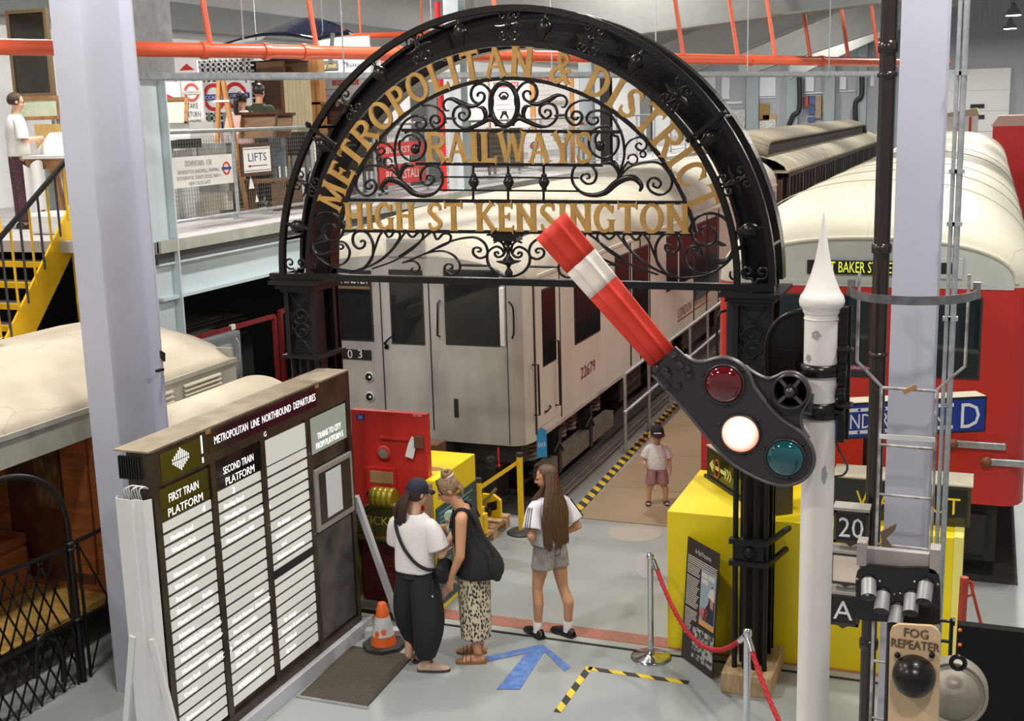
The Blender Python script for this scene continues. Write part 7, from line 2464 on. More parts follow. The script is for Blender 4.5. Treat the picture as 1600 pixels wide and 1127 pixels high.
MB().prism([(-0.14, -0.04), (0.14, -0.04), (0, 0.06)], ((xa + xb) / 2 + 0.05, board.Y - 0.012, z0 + 0.1), U, Vv, (0, 0.004, 0)).build('arrow', RED_S, t)
# white grille made of bars
gx0, gx1 = at(310, 105, y=18.0).x, at(396, 105, y=18.0).x
gz1, gz0 = at(350, 92, y=18.0).z, at(350, 190, y=18.0).z
tg_ = thing('white_grille', 'white lattice grille screen behind the roundels', 'screen', (gx0, 18.0, MEZ))
k = 0
x = gx0
while x < gx1:
    MB().box(x, x + 0.035, 18.0, 18.03, MEZ, gz1).build('upright', WHITE, tg_)
    x += 0.11
z = gz0
while z < gz1:
    MB().box(gx0, gx1, 18.0, 18.025, z, z + 0.03).build('crossbar', WHITE, tg_)
    z += 0.09
MB().box(gx0 - 0.3, gx1 + 0.2, 18.2, 18.25, MEZ, gz1 - 0.05).build('dark_backing', mat('dark_backing_cloth', (0.03, 0.03, 0.035), 0.8), tg_)
# red arc panel at the left edge of the display
t, xa, xb, z0, z1 = board('red_arc_board', 'white board with part of a big red circle by the pillar', 'sign', 254, 283, 128, 190, 14.6, WB)
mb = MB()
for i in range(14):
    a0, a1 = PI * .5 * i / 14, PI * .5 * (i + 1) / 14
    mb.prism([(.34 * math.cos(a0), .34 * math.sin(a0)), (.34 * math.cos(a1), .34 * math.sin(a1)), (0, 0)], (xa, board.Y - 0.008, z0 + 0.05), U, Vv, (0, 0.004, 0))
mb.build('red_arc', RED_S, t)
# easel
e0, e1, et = at(335, 198, y=14.9), at(362, 198, y=14.9), at(345, 120, y=14.9)
es = thing('wooden_easel', 'orange wooden easel legs beside the roundels', 'easel', (et.x, 14.9, MEZ))
for fx in (-0.26, 0.0, 0.28):
    MB().bar((et.x + fx, 14.9 + (0.5 if fx == 0 else 0), MEZ), (et.x + fx * 0.1, 14.9, et.z), 0.055, 0.045).build('leg', ORW, es)
MB().bar((et.x - 0.13, 14.87, at(345, 158, y=14.9).z), (et.x + 0.13, 14.87, at(345, 158, y=14.9).z), 0.012, 0.03).build('cord', WHITE, es)
# framed cream tilted case
p = at(262, 192, y=13.9)
cs_ = thing('tilted_display_case', 'cream tilted display case with wooden rim by the pillar', 'display case', (p.x + 0.2, 13.9, MEZ))
zt0, zt1 = at(270, 192, y=13.9).z, at(270, 155, y=14.1).z
xw = at(292, 190, y=13.9).x
MB().add([(p.x - 0.3, 13.9, zt0), (xw, 13.9, zt0), (xw - 0.14, 14.15, zt1), (p.x - 0.3, 14.15, zt1)], [(0, 1, 2, 3)]).build('glazed_face', mat('cream_panel', (0.66, 0.60, 0.42), 0.4), cs_)
MB().bar((xw, 13.88, zt0), (xw - 0.14, 14.13, zt1), 0.05, 0.05).build('rim', WOOD, cs_)
MB().bar((p.x - 0.3, 14.13, zt1), (xw - 0.14, 14.13, zt1), 0.05, 0.05).build('rim', WOOD, cs_)
MB().box(p.x - 0.3, xw, 13.95, 14.5, MEZ, zt0).build('cabinet', WHITE, cs_)
MB().prism([(0, 0), (0.62, 0.0), (0.62, 0.12), (0, 0.03)], (p.x - 0.1, 13.4, MEZ + 0.95), U, Vv, (0, 0.5, 0)).build('dark_wedge', BLK, cs_)
MB().box(p.x - 0.1, p.x + 0.1, 13.45, 13.85, MEZ, MEZ + 0.96).build('wedge_stand', WHITE, cs_)
# white covered table behind the mesh and grey slatted cabinet
t, xa, xb, z0, z1 = board('white_table', 'white draped table behind the mesh railing', 'table', 262, 345, 205, 240, 15.0, WB, 0.4)
t, xa, xb, z0, z1 = board('slatted_cabinet', 'grey slatted cabinet behind the DOWNSTAIRS FOR sign', 'cabinet', 296, 355, 224, 300, 13.3, mat('grey_slats', (0.28, 0.28, 0.27), 0.6, var=0.4, scale=10, stretch=(14, 1, 0.2)), 0.15, False)
t, xa, xb, z0, z1 = board('cream_crate', 'cream box low behind the mesh railing', 'box', 290, 356, 290, 328, 13.15, mat('cream_crate_paint', (0.50, 0.47, 0.38), 0.6), 0.12, False)
# benches
for a, b, tp, bt, Y, lab in ((369, 424, 178, 200, 15.1, 'brown wooden bench back in front of the couple'), (427, 450, 179, 200, 15.55, 'second brown bench end right of the couple')):
    p, q = at(a, tp, y=Y), at(b, tp, y=Y)
    bn = thing('station_bench', lab, 'bench', ((p.x + q.x) / 2, Y, MEZ))
    MB().obox((p.x, Y, at(a, bt, y=Y).z - 0.15), (q.x - p.x, 0, 0), (0, 0.12, p.z - at(a, bt, y=Y).z + 0.15), (0, 0.04, 0)).build('backrest', BRN, bn, bevel=0.01)
    MB().box(p.x, q.x, Y, Y + 0.3, MEZ + 0.4, MEZ + 0.45).build('seat', BRN, bn)
    for x in (p.x + 0.05, q.x - 0.05):
        MB().box(x - 0.03, x + 0.03, Y, Y + 0.3, MEZ, MEZ + 0.42).build('leg', BRN, bn)
    MB().box(p.x - 0.02, q.x + 0.02, Y + 0.06, Y + 0.18, p.z - 0.02, p.z + 0.02).build('top_rail', WOOD_D, bn)
# brown door, slatted panels, orange post, shelf unit
t, xa, xb, z0, z1 = board('brown_door', 'brown panelled door behind the couple', 'door', 405, 447, 96, 260, 18.0, BRN, 0.06, True)
for zf in (0.12, 0.55):
    MB().box(xa + 0.08, xb - 0.08, board.Y - 0.02, board.Y, z0 + (z1 - z0) * zf, z0 + (z1 - z0) * (zf + 0.32)).build('door_panel', WOOD_D, t)
t, xa, xb, z0, z1 = board('slatted_screen', 'pale vertical slatted wood screen left of the arch', 'screen', 448, 486, 122, 262, 17.0, STRP, 0.05, True)
for k in range(6):
    x = xa + (xb - xa) * (k + 0.5) / 6
    MB().box(x - 0.035, x + 0.035, board.Y - 0.02, board.Y, z0, z1).build('slat', STRP, t)
t, xa, xb, z0, z1 = board('wall_panelling', 'brown panelling above the cable tray', 'panelling', 413, 480, 90, 116, 18.3, BRN, 0.06)
t, xa, xb, z0, z1 = board('orange_post', 'orange pine post left of the Buses board', 'post', 481, 500, 90, 215, 18.6, ORW, 0.2, False)
t, xa, xb, z0, z1 = board('open_shelf', 'dark open wooden shelf below the Central Line board', 'shelf', 492, 545, 158, 260, 18.9, WOOD_D, 0.05, True)
for f in (0.05, 0.5, 0.97):
    MB().box(xa, xb, board.Y - 0.3, board.Y, z0 + (z1 - z0) * f - 0.02, z0 + (z1 - z0) * f + 0.02).build('shelf', WOOD, t)
# Buses board
t, xa, xb, z0, z1 = board('buses_board', 'white wayfinding board with Buses arrow', 'sign', 498, 578, 58, 118, 19.5, WB)
def onb(t, s, px, py, Y, size, m=NAVY_T, w=None):
    p = at(px, py, y=Y - 0.012)
    return MB().text(s, p, U, Vv, size, w=w).build('lettering', m, t)
onb(t, 'Buses', 551, 104, 19.5, 0.13, w=0.26)
p = at(537, 100, y=19.48)
mb = MB().box(p.x - 0.012, p.x + 0.012, 19.485, 19.49, p.z - 0.06, p.z + 0.04)
mb.add([(p.x - 0.04, 19.484, p.z + 0.02), (p.x + 0.04, 19.484, p.z + 0.02), (p.x, 19.484, p.z + 0.07)], [(0, 1, 2)])
mb.build('arrow', NAVY_T, t)
p, q = at(503, 95, y=19.47), at(528, 108, y=19.47)
o = MB().box(p.x, q.x, 19.48, 19.49, q.z, p.z).build('grey_patch', mat('grey_sign_patch', (0.16, 0.16, 0.15), 0.5), t)
MB().text('y out', ((p.x + q.x) / 2, 19.475, q.z + 0.03), U, Vv, 0.12, w=(q.x - p.x) * 0.8).build('lettering', mat('sign_yellow', (0.8, 0.62, 0.05), 0.5), t)
# Central Line boards
for (a, b, tp, bt, Y, lx0, lx1, ly, lab) in ((497, 572, 122, 158, 19.8, 519, 560, 131, 'white CENTRAL LINE board left of the arch ring'), (588, 640, 92, 215, 21.0, 595, 618, 99, 'white CENTRAL LINE board behind METROPOLITAN'), (766, 828, 122, 200, 27.0, 771, 810, 134, 'white CENTRAL LINE board behind the oval scroll'), (834, 905, 120, 200, 28.5, 838, 868, 128, 'white CENTRAL LINE board behind the ampersand')):
    t, xa, xb, z0, z1 = board('central_line_board', lab, 'sign', a, b, tp, bt, Y, WB)
    p, q = at(lx0, ly - 5, y=Y - 0.01), at(lx1, ly + 1, y=Y - 0.01)
    o = MB().box(p.x, q.x, Y - 0.012, Y - 0.002, q.z, p.z).build('red_strip', RED_S, t)
    MB().text('CENTRAL LINE', ((p.x + q.x) / 2, Y - 0.015, q.z + (p.z - q.z) * 0.15), U, Vv, (p.z - q.z) * 0.95, w=(q.x - p.x) * 0.92).build('lettering', WHITE, o)
    for k in range(5):
        z = q.z - 0.06 - 0.11 * k
        if z > z0 + 0.1:
            MB().box(xa + 0.15, xa + 0.15 + (xb - xa) * (0.35 + 0.12 * (k % 3)), Y - 0.006, Y - 0.002, z - 0.02, z).build('print_line', mat('pale_print', (0.45, 0.45, 0.46), 0.6) if not bpy.data.materials.get('pale_print') else bpy.data.materials['pale_print'], t)
    if Y > 26.5:
        for x in (xa - 0.12, xb + 0.02):
            MB().box(x, x + 0.1, Y - 0.02, Y + 0.05, MEZ, z1 + 0.1).build('post', ORW, t)
t, xa, xb, z0, z1 = board('white_screen', 'plain white screen between the two middle boards', 'screen', 712, 762, 122, 200, 26.0, WB)
t, xa, xb, z0, z1 = board('station_plate', 'silver FIELD HOUSE notice plate behind the arch', 'sign', 951, 1010, 200, 290, 30.5, mat('brushed_plate', (0.55, 0.56, 0.55), 0.35, 0.3), 0.04, True)
MB().text('LICHFIELD HOUSE', ((xa + xb) / 2, 30.49, z0 + 0.72 * (z1 - z0)), U, Vv, 0.2, w=(xb - xa) * 0.85).build('lettering', GT, t)
MB().text('EXECUTIVE', ((xa + xb) / 2 + 0.1, 30.49, z0 + 0.5 * (z1 - z0)), U, Vv, 0.16, w=(xb - xa) * 0.55).build('lettering', GT, t)
# items behind the mesh further along
DKC = mat('dark_cabinet_wood', (0.05, 0.03, 0.02), 0.5)
for (a, b, tp, bt, Y, m, nm, cat, lab) in (
        (448, 478, 206, 243, 15.9, BLK, 'loudspeaker_cabinet', 'cabinet', 'square black cabinet behind the railing left of the arch'),
        (420, 440, 205, 260, 15.7, mat('blue_grey_case', (0.13, 0.17, 0.24), 0.5), 'blue_case', 'case', 'blue grey case standing right of the LIFTS sign'),
        (506, 542, 212, 262, 16.9, BRN, 'framed_notice_case', 'case', 'brown framed notice case seen behind letter M'),
        (545, 592, 232, 268, 17.7, DKC, 'news_stand', 'stand', 'dark news stand left of the BOOKSTALL signs'),
        (560, 600, 195, 222, 18.6, BRN, 'brown_rack', 'rack', 'brown rack above the BOOKSTALL signs'),
        (725, 765, 205, 262, 22.5, DKC, 'dark_seat_row', 'seat', 'dark seat row behind letters A I of RAILWAYS'),
        (768, 812, 200, 262, 24.0, mat('shutter_brown', (0.11, 0.085, 0.06), 0.6), 'shutter_panel', 'shutter', 'dark slatted shutter behind letter W of RAILWAYS'),
        (825, 845, 205, 262, 25.3, OFFW, 'poster_stand', 'stand', 'white poster stand behind letter A of RAILWAYS'),
        (880, 912, 188, 215, 26.9, OFFW, 'map_board', 'sign', 'white map board with red band behind letter S')):
    t, xa, xb, z0, z1 = board(nm, lab, cat, a, b, tp, bt, Y, m, 0.1)
    Y = board.Y
    if nm == 'news_stand':
        MB().text('NEWS', ((xa + xb) / 2, Y - 0.01, z0 + 0.12), U, Vv, 0.13).build('lettering', mat('olive_letters', (0.4, 0.36, 0.08), 0.5), t)
    if nm == 'map_board':
        MB().box(xa, xb, Y - 0.01, Y, z1 - 0.12, z1 - 0.05).build('red_band', RED_S, t)
        MB().text('MAIDEN LANE', ((xa + xb) / 2, Y - 0.012, z0 + 0.06), U, Vv, 0.12, w=(xb - xa) * .8).build('lettering', GT, t)
    if nm == 'shutter_panel':
        for k in range(8):
            MB().box(xa, xb, Y - 0.02, Y, z0 + (z1 - z0) * k / 8, z0 + (z1 - z0) * (k + 0.7) / 8).build('slat', m, t)
    if nm == 'poster_stand':
        roundel(t, ((xa + xb) / 2, Y - 0.01, z0 + 0.6 * (z1 - z0)), U, Vv, 0.09, RED_S, BLUE_S)
# second edge pillar, red riser and grey cabinet
icol('steel_pillar', at(699, 200, y=19.6).x, at(722, 200, y=19.6).x, 19.6, 19.9, 0, ZC, 0.02, STEEL_P, 'light blue steel pillar with the red riser pipe')
x = at(691, 200, y=19.3).x
o = MB().cyl((x, 19.3, 0), (x, 19.3, 6.5), 0.05, seg=12).build('riser_pipe', mat('signal_red_pipe', (0.75, 0.02, 0.02), 0.35))
tag(o, 'vertical bright red riser pipe behind the letter R', 'pipe')
gcb = MB().box(at(640, 200, y=21.6).x, at(684, 200, y=21.6).x, 21.6, 21.9, MEZ, at(660, 128, y=21.6).z).build('tall_grey_cabinet', mat('grey_cabinet_paint', (0.24, 0.25, 0.25), 0.5))
tag(gcb, 'tall grey cabinet left of the red riser pipe', 'cabinet')
# more steel columns behind the right half of the arch
for a, b, Y, m, lab in ((905, 925, 30.0, STEEL_P, 'pale blue pillar behind the letter D'), (938, 952, 29.5, BLK, 'thin black pillar behind the letters DI'), (1000, 1016, 38, STEEL_G, 'grey pillar far behind the letter S')):
    icol('steel_pillar', at(a, 200, y=Y).x, at(b, 200, y=Y).x, Y, Y + 0.3, 0, ZC, 0.03, m, lab)
# glossy dark blue canopy hanging at the top left
a, b = at(376, 74, y=17.8), at(526, 74, y=17.8)
BLUEG = mat('glossy_midnight_blue', (0.004, 0.006, 0.016), 0.08, bump=0.9, bscale=9, coat=1.0)
def canopy(u, v):
    x = a.x + (b.x - a.x) * u
    return V(x, 17.2 + 1.2 * v, a.z - 0.08 + 0.55 * math.sin(PI * (0.15 + 0.7 * u)) * (0.4 + 0.6 * v))
cn_ = thing('glossy_blue_bus_roof', 'glossy midnight blue curved vehicle roof under the ceiling', 'vehicle roof', (a.x, 17.5, a.z))
o = MB().grid(canopy, 16, 8).build('roof_skin', BLUEG, cn_)
sd = o.modifiers.new('t', 'SOLIDIFY')
sd.thickness = 0.03
for px in (400, 505):
    x = at(px, 60, y=17.8).x
    MB().cyl((x, 17.8, a.z + 0.1), (x, 17.8, ZC), 0.01, seg=6).build('hanger_wire', GALV, cn_)
MB().box(a.x, b.x, 17.15, 17.22, a.z - 0.1, a.z - 0.04).build('edge_trim', GRY, cn_)
MB().bar(at(520, 52, y=17.5), at(516, 100, y=17.4), 0.05, 0.05).build('corner_strut', MGAL, cn_)

# ------------------------------------------------------------------ far left corner of the upper floor
t, xa, xb, z0, z1 = board('dark_framed_picture', 'large dark picture in a bronze frame at the top left', 'picture', 20, 74, 20, 146, 14.3, mat('dark_picture', (0.025, 0.018, 0.01), 0.12, var=0.5, scale=3), 0.05, True, mat('bronze_frame', (0.20, 0.14, 0.07), 0.4, 0.3))
t, xa, xb, z0, z1 = board('printed_map', 'pale printed map panel under the dark picture', 'map', 30, 90, 156, 182, 14.0, mat('pale_map', (0.62, 0.62, 0.48), 0.5, var=0.3, scale=9, col2=(0.45, 0.55, 0.38)), 0.05, True, WOOD)
t, xa, xb, z0, z1 = board('pine_cabinet', 'yellow pine cabinet left of the pale pillar', 'cabinet', 55, 92, 194, 232, 13.55, mat('yellow_pine', (0.56, 0.36, 0.12), 0.5, var=0.25, scale=5, stretch=(6, 1, 1)), 0.3, True)
# table with white sheets
p, q = at(52, 243, y=12.4), at(108, 243, y=12.4)
tb_ = thing('oak_table', 'oak table draped with white sheets behind the stair', 'table', ((p.x + q.x) / 2, 12.4, MEZ))
zt_ = p.z
MB().box(p.x, q.x, 12.2, 13.0, zt_ - 0.04, zt_).build('tabletop', OFFW, tb_)
MB().box(p.x, q.x, 12.25, 12.3, zt_ - 0.17, zt_ - 0.04).build('apron', WOOD, tb_)
for px in (85, 100, 58):
    x = at(px, 260, y=12.3).x
    MB().bar((x + 0.1, 12.3, MEZ), (x - 0.02, 12.3, zt_ - 0.1), 0.07, 0.07).build('leg', WOOD, tb_)
mb = MB()
def sh2(u, v):
    x = p.x + 0.02 + 0.3 * u
    return V(x, 12.18 + 0.03 * math.sin(9 * u), zt_ - 0.1 - 0.62 * v - 0.05 * math.sin(6 * u))
mb.grid(sh2, 14, 6)
o = mb.build('white_drape', WHITE, tb_)
p2 = at(75, 232, y=12.6)
MB().prism([(-0.25, 0), (0.3, 0), (0.3, 0.28), (0.05, 0.28)], (p2.x, 12.6, zt_ + 0.0), U, Vv, (0, 0.3, 0)).build('white_cloth_pile', WHITE, tb_)
bt = MB().box(at(40, 300, y=11.6).x, at(112, 300, y=11.6).x, 11.6, 12.05, MEZ, MEZ + 0.26).build('draped_box', WHITE, bevel=0.04)
tag(bt, 'white draped box at the stair head', 'box')
# ================================================================== people
def skin_mat(name, c):
    m = mat(name, c, 0.5, var=0.06, scale=9)
    b = m.node_tree.nodes['Principled BSDF']
    b.inputs['Subsurface Weight'].default_value = 0.08
    b.inputs['Subsurface Radius'].default_value = (0.02, 0.008, 0.004)
    return m


SKIN = skin_mat('warm_skin', (0.62, 0.31, 0.17))
SKIN2 = skin_mat('pale_skin', (0.64, 0.36, 0.24))
EYE = mat('eye_dark', (0.03, 0.02, 0.015), 0.2)
LIP = mat('lip_pink', (0.42, 0.15, 0.12), 0.5)


class Body:
    def __init__(self):
        self.mb = MB()

    def cap(self, p0, r0, p1, r1, seg=14):
        p0, p1 = Vector(p0), Vector(p1)
        L = (p1 - p0).length
        prof = []
        for i in range(5):
            a = PI / 2 * (1 - i / 4)
            prof.append((max(r0 * math.cos(a), 1e-5), -r0 * math.sin(a)))
        for i in range(5):
            a = PI / 2 * i / 4
            prof.append((max(r1 * math.cos(a), 1e-5), L + r1 * math.sin(a)))
        self.mb.lathe(p0, prof, seg, axis=(p1 - p0))

    def ell(self, c, r, M=None, seg=18, rings=12):
        t = MB().ball((0, 0, 0), 1, seg, rings, r)
        c = Vector(c)
        vs = [c + (M @ Vector(v) if M is not None else Vector(v)) for v in t.v]
        self.mb.add(vs, t.f, True)

    def chain(self, pts, rs):
        for i in range(len(pts) - 1):
            self.cap(pts[i], rs[i], pts[i + 1], rs[i + 1])

    def hand(self, w, d, n, s=1.0, curl=0.35, side=1):
        """w wrist, d direction of the hand, n palm normal, side: thumb side sign"""
        w, d, n = Vector(w), Vector(d).normalized(), Vector(n)
        n = (n - d * n.dot(d)).normalized()
        t = d.cross(n) * side
        M = Matrix((t, d, n)).transposed()
        self.ell(w + d * 0.045 * s, (0.037 * s, 0.052 * s, 0.015 * s), M)
        self.cap(w - d * 0.01 * s, 0.024 * s, w + d * 0.02 * s, 0.022 * s)
        for k, (off, ln) in enumerate(((0.027, 0.068), (0.009, 0.076), (-0.009, 0.071), (-0.026, 0.056))):
            p = w + d * 0.085 * s + t * off * s
            dd = d.copy()
            r = 0.0088 * s
            cu = curl * (1 + 0.15 * k)
            for j, f in enumerate((0.45, 0.32, 0.26)):
                ang_ = cu * (0.6 + 0.7 * j)
                dd = (dd * math.cos(ang_) + n * math.sin(ang_)).normalized()
                q = p + dd * ln * f * s
                self.cap(p, r, q, r * 0.9, 8)
                p = q
                r *= 0.9
        p = w + d * 0.02 * s + t * 0.028 * s
        dd = (d * 0.65 + t * 0.7 + n * 0.3).normalized()
        q = p + dd * 0.036 * s
        self.cap(p, 0.0125 * s, q, 0.0105 * s, 8)
        dd = (d * 0.9 + t * 0.25 + n * 0.35).normalized()
        self.cap(q, 0.0105 * s, q + dd * 0.032 * s, 0.0085 * s, 8)

    def foot(self, ankle, toe_dir, s=1.0):
        a = Vector(ankle)
        d = Vector(toe_dir)
        d.z = 0
        d.normalize()
        sd_ = Vector((d.y, -d.x, 0))
        heel = Vector((a.x, a.y, 0.035 * s)) - d * 0.03 * s
        ball = Vector((a.x, a.y, 0.026 * s)) + d * 0.12 * s
        self.cap(a, 0.036 * s, heel, 0.034 * s)
        self.cap(heel, 0.034 * s, ball, 0.030 * s)
        self.cap(a - Vector((0, 0, 0.02 * s)), 0.03 * s, ball, 0.024 * s)
        self.cap(ball - sd_ * 0.016 * s, 0.026 * s, ball + sd_ * 0.018 * s, 0.022 * s)
        for k in range(5):
            o = -0.030 + 0.015 * k
            p = ball + sd_ * o * s * 1.1
            self.cap(p, 0.013 * s, p + d * (0.045 - 0.006 * k) * s + Vector((0, 0, -0.012 * s)), 0.0095 * s, 8)

    def head(self, c, R_, s=1.0):
        """c head centre, R_ rotation (local x right, y forward, z up)"""
        c = Vector(c)
        def P(x, y, z): return c + R_ @ Vector((x * s, y * s, z * s))
        self.ell(P(0, -0.008, 0.022), (0.076 * s, 0.094 * s, 0.088 * s), R_)
        self.ell(P(0, 0.022, -0.03), (0.062 * s, 0.070 * s, 0.075 * s), R_)
        self.ell(P(0, 0.045, -0.082), (0.036 * s, 0.036 * s, 0.028 * s), R_)
        self.cap(P(0, 0.088, 0.012), 0.009 * s, P(0, 0.108, -0.026), 0.014 * s, 8)
        for sx_ in (1, -1):
            self.ell(P(sx_ * 0.012, 0.096, -0.030), (0.010 * s, 0.010 * s, 0.008 * s), R_, 8, 6)
            self.ell(P(sx_ * 0.030, 0.074, 0.022), (0.026 * s, 0.014 * s, 0.009 * s), R_, 10, 6)
            self.ell(P(sx_ * 0.034, 0.060, -0.022), (0.022 * s, 0.022 * s, 0.022 * s), R_, 10, 8)
            self.ell(P(sx_ * 0.077, -0.012, -0.008), (0.009 * s, 0.018 * s, 0.030 * s), R_, 10, 8)
        self.ell(P(0, 0.084, -0.052), (0.022 * s, 0.012 * s, 0.006 * s), R_, 10, 6)
        self.ell(P(0, 0.081, -0.062), (0.020 * s, 0.012 * s, 0.007 * s), R_, 10, 6)

    def build(self, root, m, voxel=0.0075, smooth=4):
        me = self.mb.mesh('body')
        o = bpy.data.objects.new('body', me)
        COL.objects.link(o)
        r = o.modifiers.new('r', 'REMESH')
        r.mode = 'VOXEL'
        r.voxel_size = voxel
        r.use_smooth_shade = True
        sm = o.modifiers.new('s', 'SMOOTH')
        sm.factor = 0.5
        sm.iterations = smooth
        dg = bpy.context.evaluated_depsgraph_get()
        me2 = bpy.data.meshes.new_from_object(o.evaluated_get(dg))
        me2.name = 'body'
        o.modifiers.clear()
        o.data = me2
        bpy.data.meshes.remove(me)
        me2.materials.clear()
        me2.materials.append(m)
        for p in me2.polygons:
            p.use_smooth = True
        o.parent = root
        return o


def rot(yaw=0, pitch=0, roll=0):
    """yaw left positive about z, pitch down positive"""
    return Matrix.Rotation(math.radians(yaw), 3, 'Z') @ Matrix.Rotation(math.radians(-pitch), 3, 'X') @ Matrix.Rotation(math.radians(roll), 3, 'Y')


def ell_ring(c, rx, ry, n=32, wr=0.0, ph=0.0, fr=7, M=None, sq=2.0):
    out = []
    for i in range(n):
        t = 2 * PI * i / n
        k = 1 + wr * math.sin(fr * t + ph) + wr * 0.6 * math.sin(fr * 1.7 * t + ph * 2.3)
        cx_, cy_ = math.cos(t), math.sin(t)
        v = V(rx * k * math.copysign(abs(cx_) ** (2 / sq), cx_), ry * k * math.copysign(abs(cy_) ** (2 / sq), cy_), 0)
        if M is not None:
            v = M @ v
        out.append(Vector(c) + v)
    return out


def cloth(rings, m, name, root, caps=(False, False), thick=0.006, sub=1):
    mb = MB().loft(rings, caps=caps)
    o = mb.build(name, m, root, local=True)
    if thick:
        sd = o.modifiers.new('t', 'SOLIDIFY')
        sd.thickness = thick
        sd.offset = 1
    if sub:
        ss = o.modifiers.new('s', 'SUBSURF')
        ss.levels = sub
        ss.render_levels = sub
    return o


def tube_cloth(pts, rs, m, name, root, wr=0.03, n=18, thick=0.005):
    pts = [Vector(p) for p in pts]
    rings = []
    prev = None
    for i, p in enumerate(pts):
        d = (pts[min(i + 1, len(pts) - 1)] - pts[max(i - 1, 0)]).normalized()
        if prev is None:
            a, b = frame_for(d)
        else:
            a = (prev - d * prev.dot(d)).normalized()
            b = d.cross(a).normalized()
        prev = a
        r = rs[i]
        rx, ry = r if isinstance(r, tuple) else (r, r)
        rings.append([p + a * math.cos(2 * PI * k / n) * rx * (1 + wr * math.sin(5 * 2 * PI * k / n + i * 1.3)) + b * math.sin(2 * PI * k / n) * ry * (1 + wr * math.sin(4 * 2 * PI * k / n + i)) for k in range(n)])
    # orient outward
    return cloth([r[::-1] for r in rings] if False else rings, m, name, root, thick=thick)


def sleeve(sh, el, f, rs4, m, root, name='sleeve', wr=0.02, zt=0.05):
    """short sleeve that also covers the top of the shoulder"""
    sh, el = Vector(sh), Vector(el)
    d = el - sh
    sx_ = 1 if sh.x > 0 else -1
    r = rs4[0]
    pts = [sh + V(-sx_ * 0.105, 0, zt * 0.6 + 0.004), sh + V(-sx_ * 0.055, 0, zt * 0.5), sh + V(-sx_ * 0.008, 0, -0.002) + d * 0.03, sh + d * 0.22, sh + d * (0.22 + f) / 2, sh + d * f]
    return tube_cloth(pts, [r * 0.86, r * 0.98, r * 1.06, rs4[1], rs4[2], rs4[3]], m, root=root, name=name, wr=wr)


def hair_lock(mb, pts, rs, flat=None):
    mb.tube(smooth_path(pts, 4), [rs[min(int(i / 4), len(rs) - 1)] for i in range(4 * (len(pts) - 1) + 1)], 8)


def eyes(root, c, R_, s=1.0):
    for sx_ in (1, -1):
        p = Vector(c) + R_ @ Vector((sx_ * 0.030 * s, 0.086 * s, 0.004 * s))
        MB().ball(p, 0.0095 * s, 10, 8, (1.2, 0.8, 0.8)).build('eye', EYE, root, local=True)
    p = Vector(c) + R_ @ Vector((0, 0.094 * s, -0.057 * s))
    t = MB()
    b = Body()
    b.ell(p, (0.019 * s, 0.005 * s, 0.006 * s), R_, 10, 6)
    b.mb.build('lips', LIP, root, local=True)


BLKC = mat('black_cloth', (0.010, 0.010, 0.011), 0.8, bump=0.15, bscale=60)
WHC = mat('white_cotton', (0.76, 0.72, 0.70), 0.8, bump=0.25, bscale=35)

# ------------------------------------------------------------------ woman in white T-shirt and black trousers
w1 = at(657, 1040, z=0)
p1 = thing('person', 'woman seen from behind in white T-shirt, black wide trousers and navy cap', 'person', (w1.x, w1.y, 0), math.radians(-4))
B = Body()
hx = {}
B.ell((0, 0, 0.90), (0.15, 0.115, 0.13))
B.ell((0, 0.0, 1.08), (0.125, 0.09, 0.14))
B.ell((0, 0.005, 1.22), (0.15, 0.095, 0.14))
B.cap((0, 0.0, 1.30), 0.06, (0.0, 0.03, 1.43), 0.05)
for s_ in (1, -1):
    B.cap((s_ * 0.08, 0, 0.86), 0.085, (s_ * 0.09, 0.02, 0.48), 0.055)
    B.cap((s_ * 0.09, 0.02, 0.48), 0.052, (s_ * 0.095, -0.02, 0.09), 0.036)
    B.cap((0, 0, 1.29), 0.045, (s_ * 0.145, -0.005, 1.27), 0.045)
sh_r, el_r, wr_r = V(0.155, 0.0, 1.27), V(0.235, 0.02, 1.03), V(0.255, 0.20, 1.15)
B.cap(sh_r, 0.046, el_r, 0.040)
B.cap(el_r, 0.042, wr_r, 0.027)
B.hand(wr_r, (-0.25, 0.35, 0.5), (-0.8, -0.3, 0.0), 0.95, 0.55, 1)
sh_l, el_l, wr_l = V(-0.17, 0.0, 1.27), V(-0.20, 0.06, 1.03), V(-0.02, 0.26, 1.09)
B.cap(sh_l, 0.046, el_l, 0.040)
B.cap(el_l, 0.042, wr_l, 0.027)
B.hand(wr_l, (0.8, 0.4, 0.2), (0.3, -0.6, 0.3), 0.95, 0.6, -1)
fr_, fl_ = V(0.10, -0.07, 0.09), V(-0.07, 0.09, 0.09)
B.foot(fr_, (0.75, 0.3, 0), 0.95)
B.foot(fl_, (-0.3, 0.95, 0), 0.95)
HR = rot(-22, 12)
hc = V(0.015, 0.05, 1.53)
B.head(hc, HR, 1.0)
B.build(p1, SKIN2)
eyes(p1, hc, HR)
# T-shirt: boxy, longer at the back
rs_ = [((0, -0.01, 0.875), .168, .130, .03), ((0, -0.01, 0.95), .166, .126, .025), ((0, -0.005, 1.05), .164, .12, .02), ((0, 0, 1.15), .166, .116, .015), ((0, 0, 1.24), .170, .112, .008), ((0, 0.0, 1.30), .165, .096, 0), ((0, 0.005, 1.345), .115, .075, 0), ((0, 0.01, 1.37), .075, .066, 0)]
cloth([ell_ring(c, a, b, 32, w_, i * 1.1, 5, sq=2.5) for i, (c, a, b, w_) in enumerate(rs_)], WHC, 'shirt', p1)
for s_, sh, el in ((1, sh_r, el_r), (-1, sh_l, el_l)):
    sleeve(sh, el, 0.80, [.070, .080, .088, .094], WHC, p1)
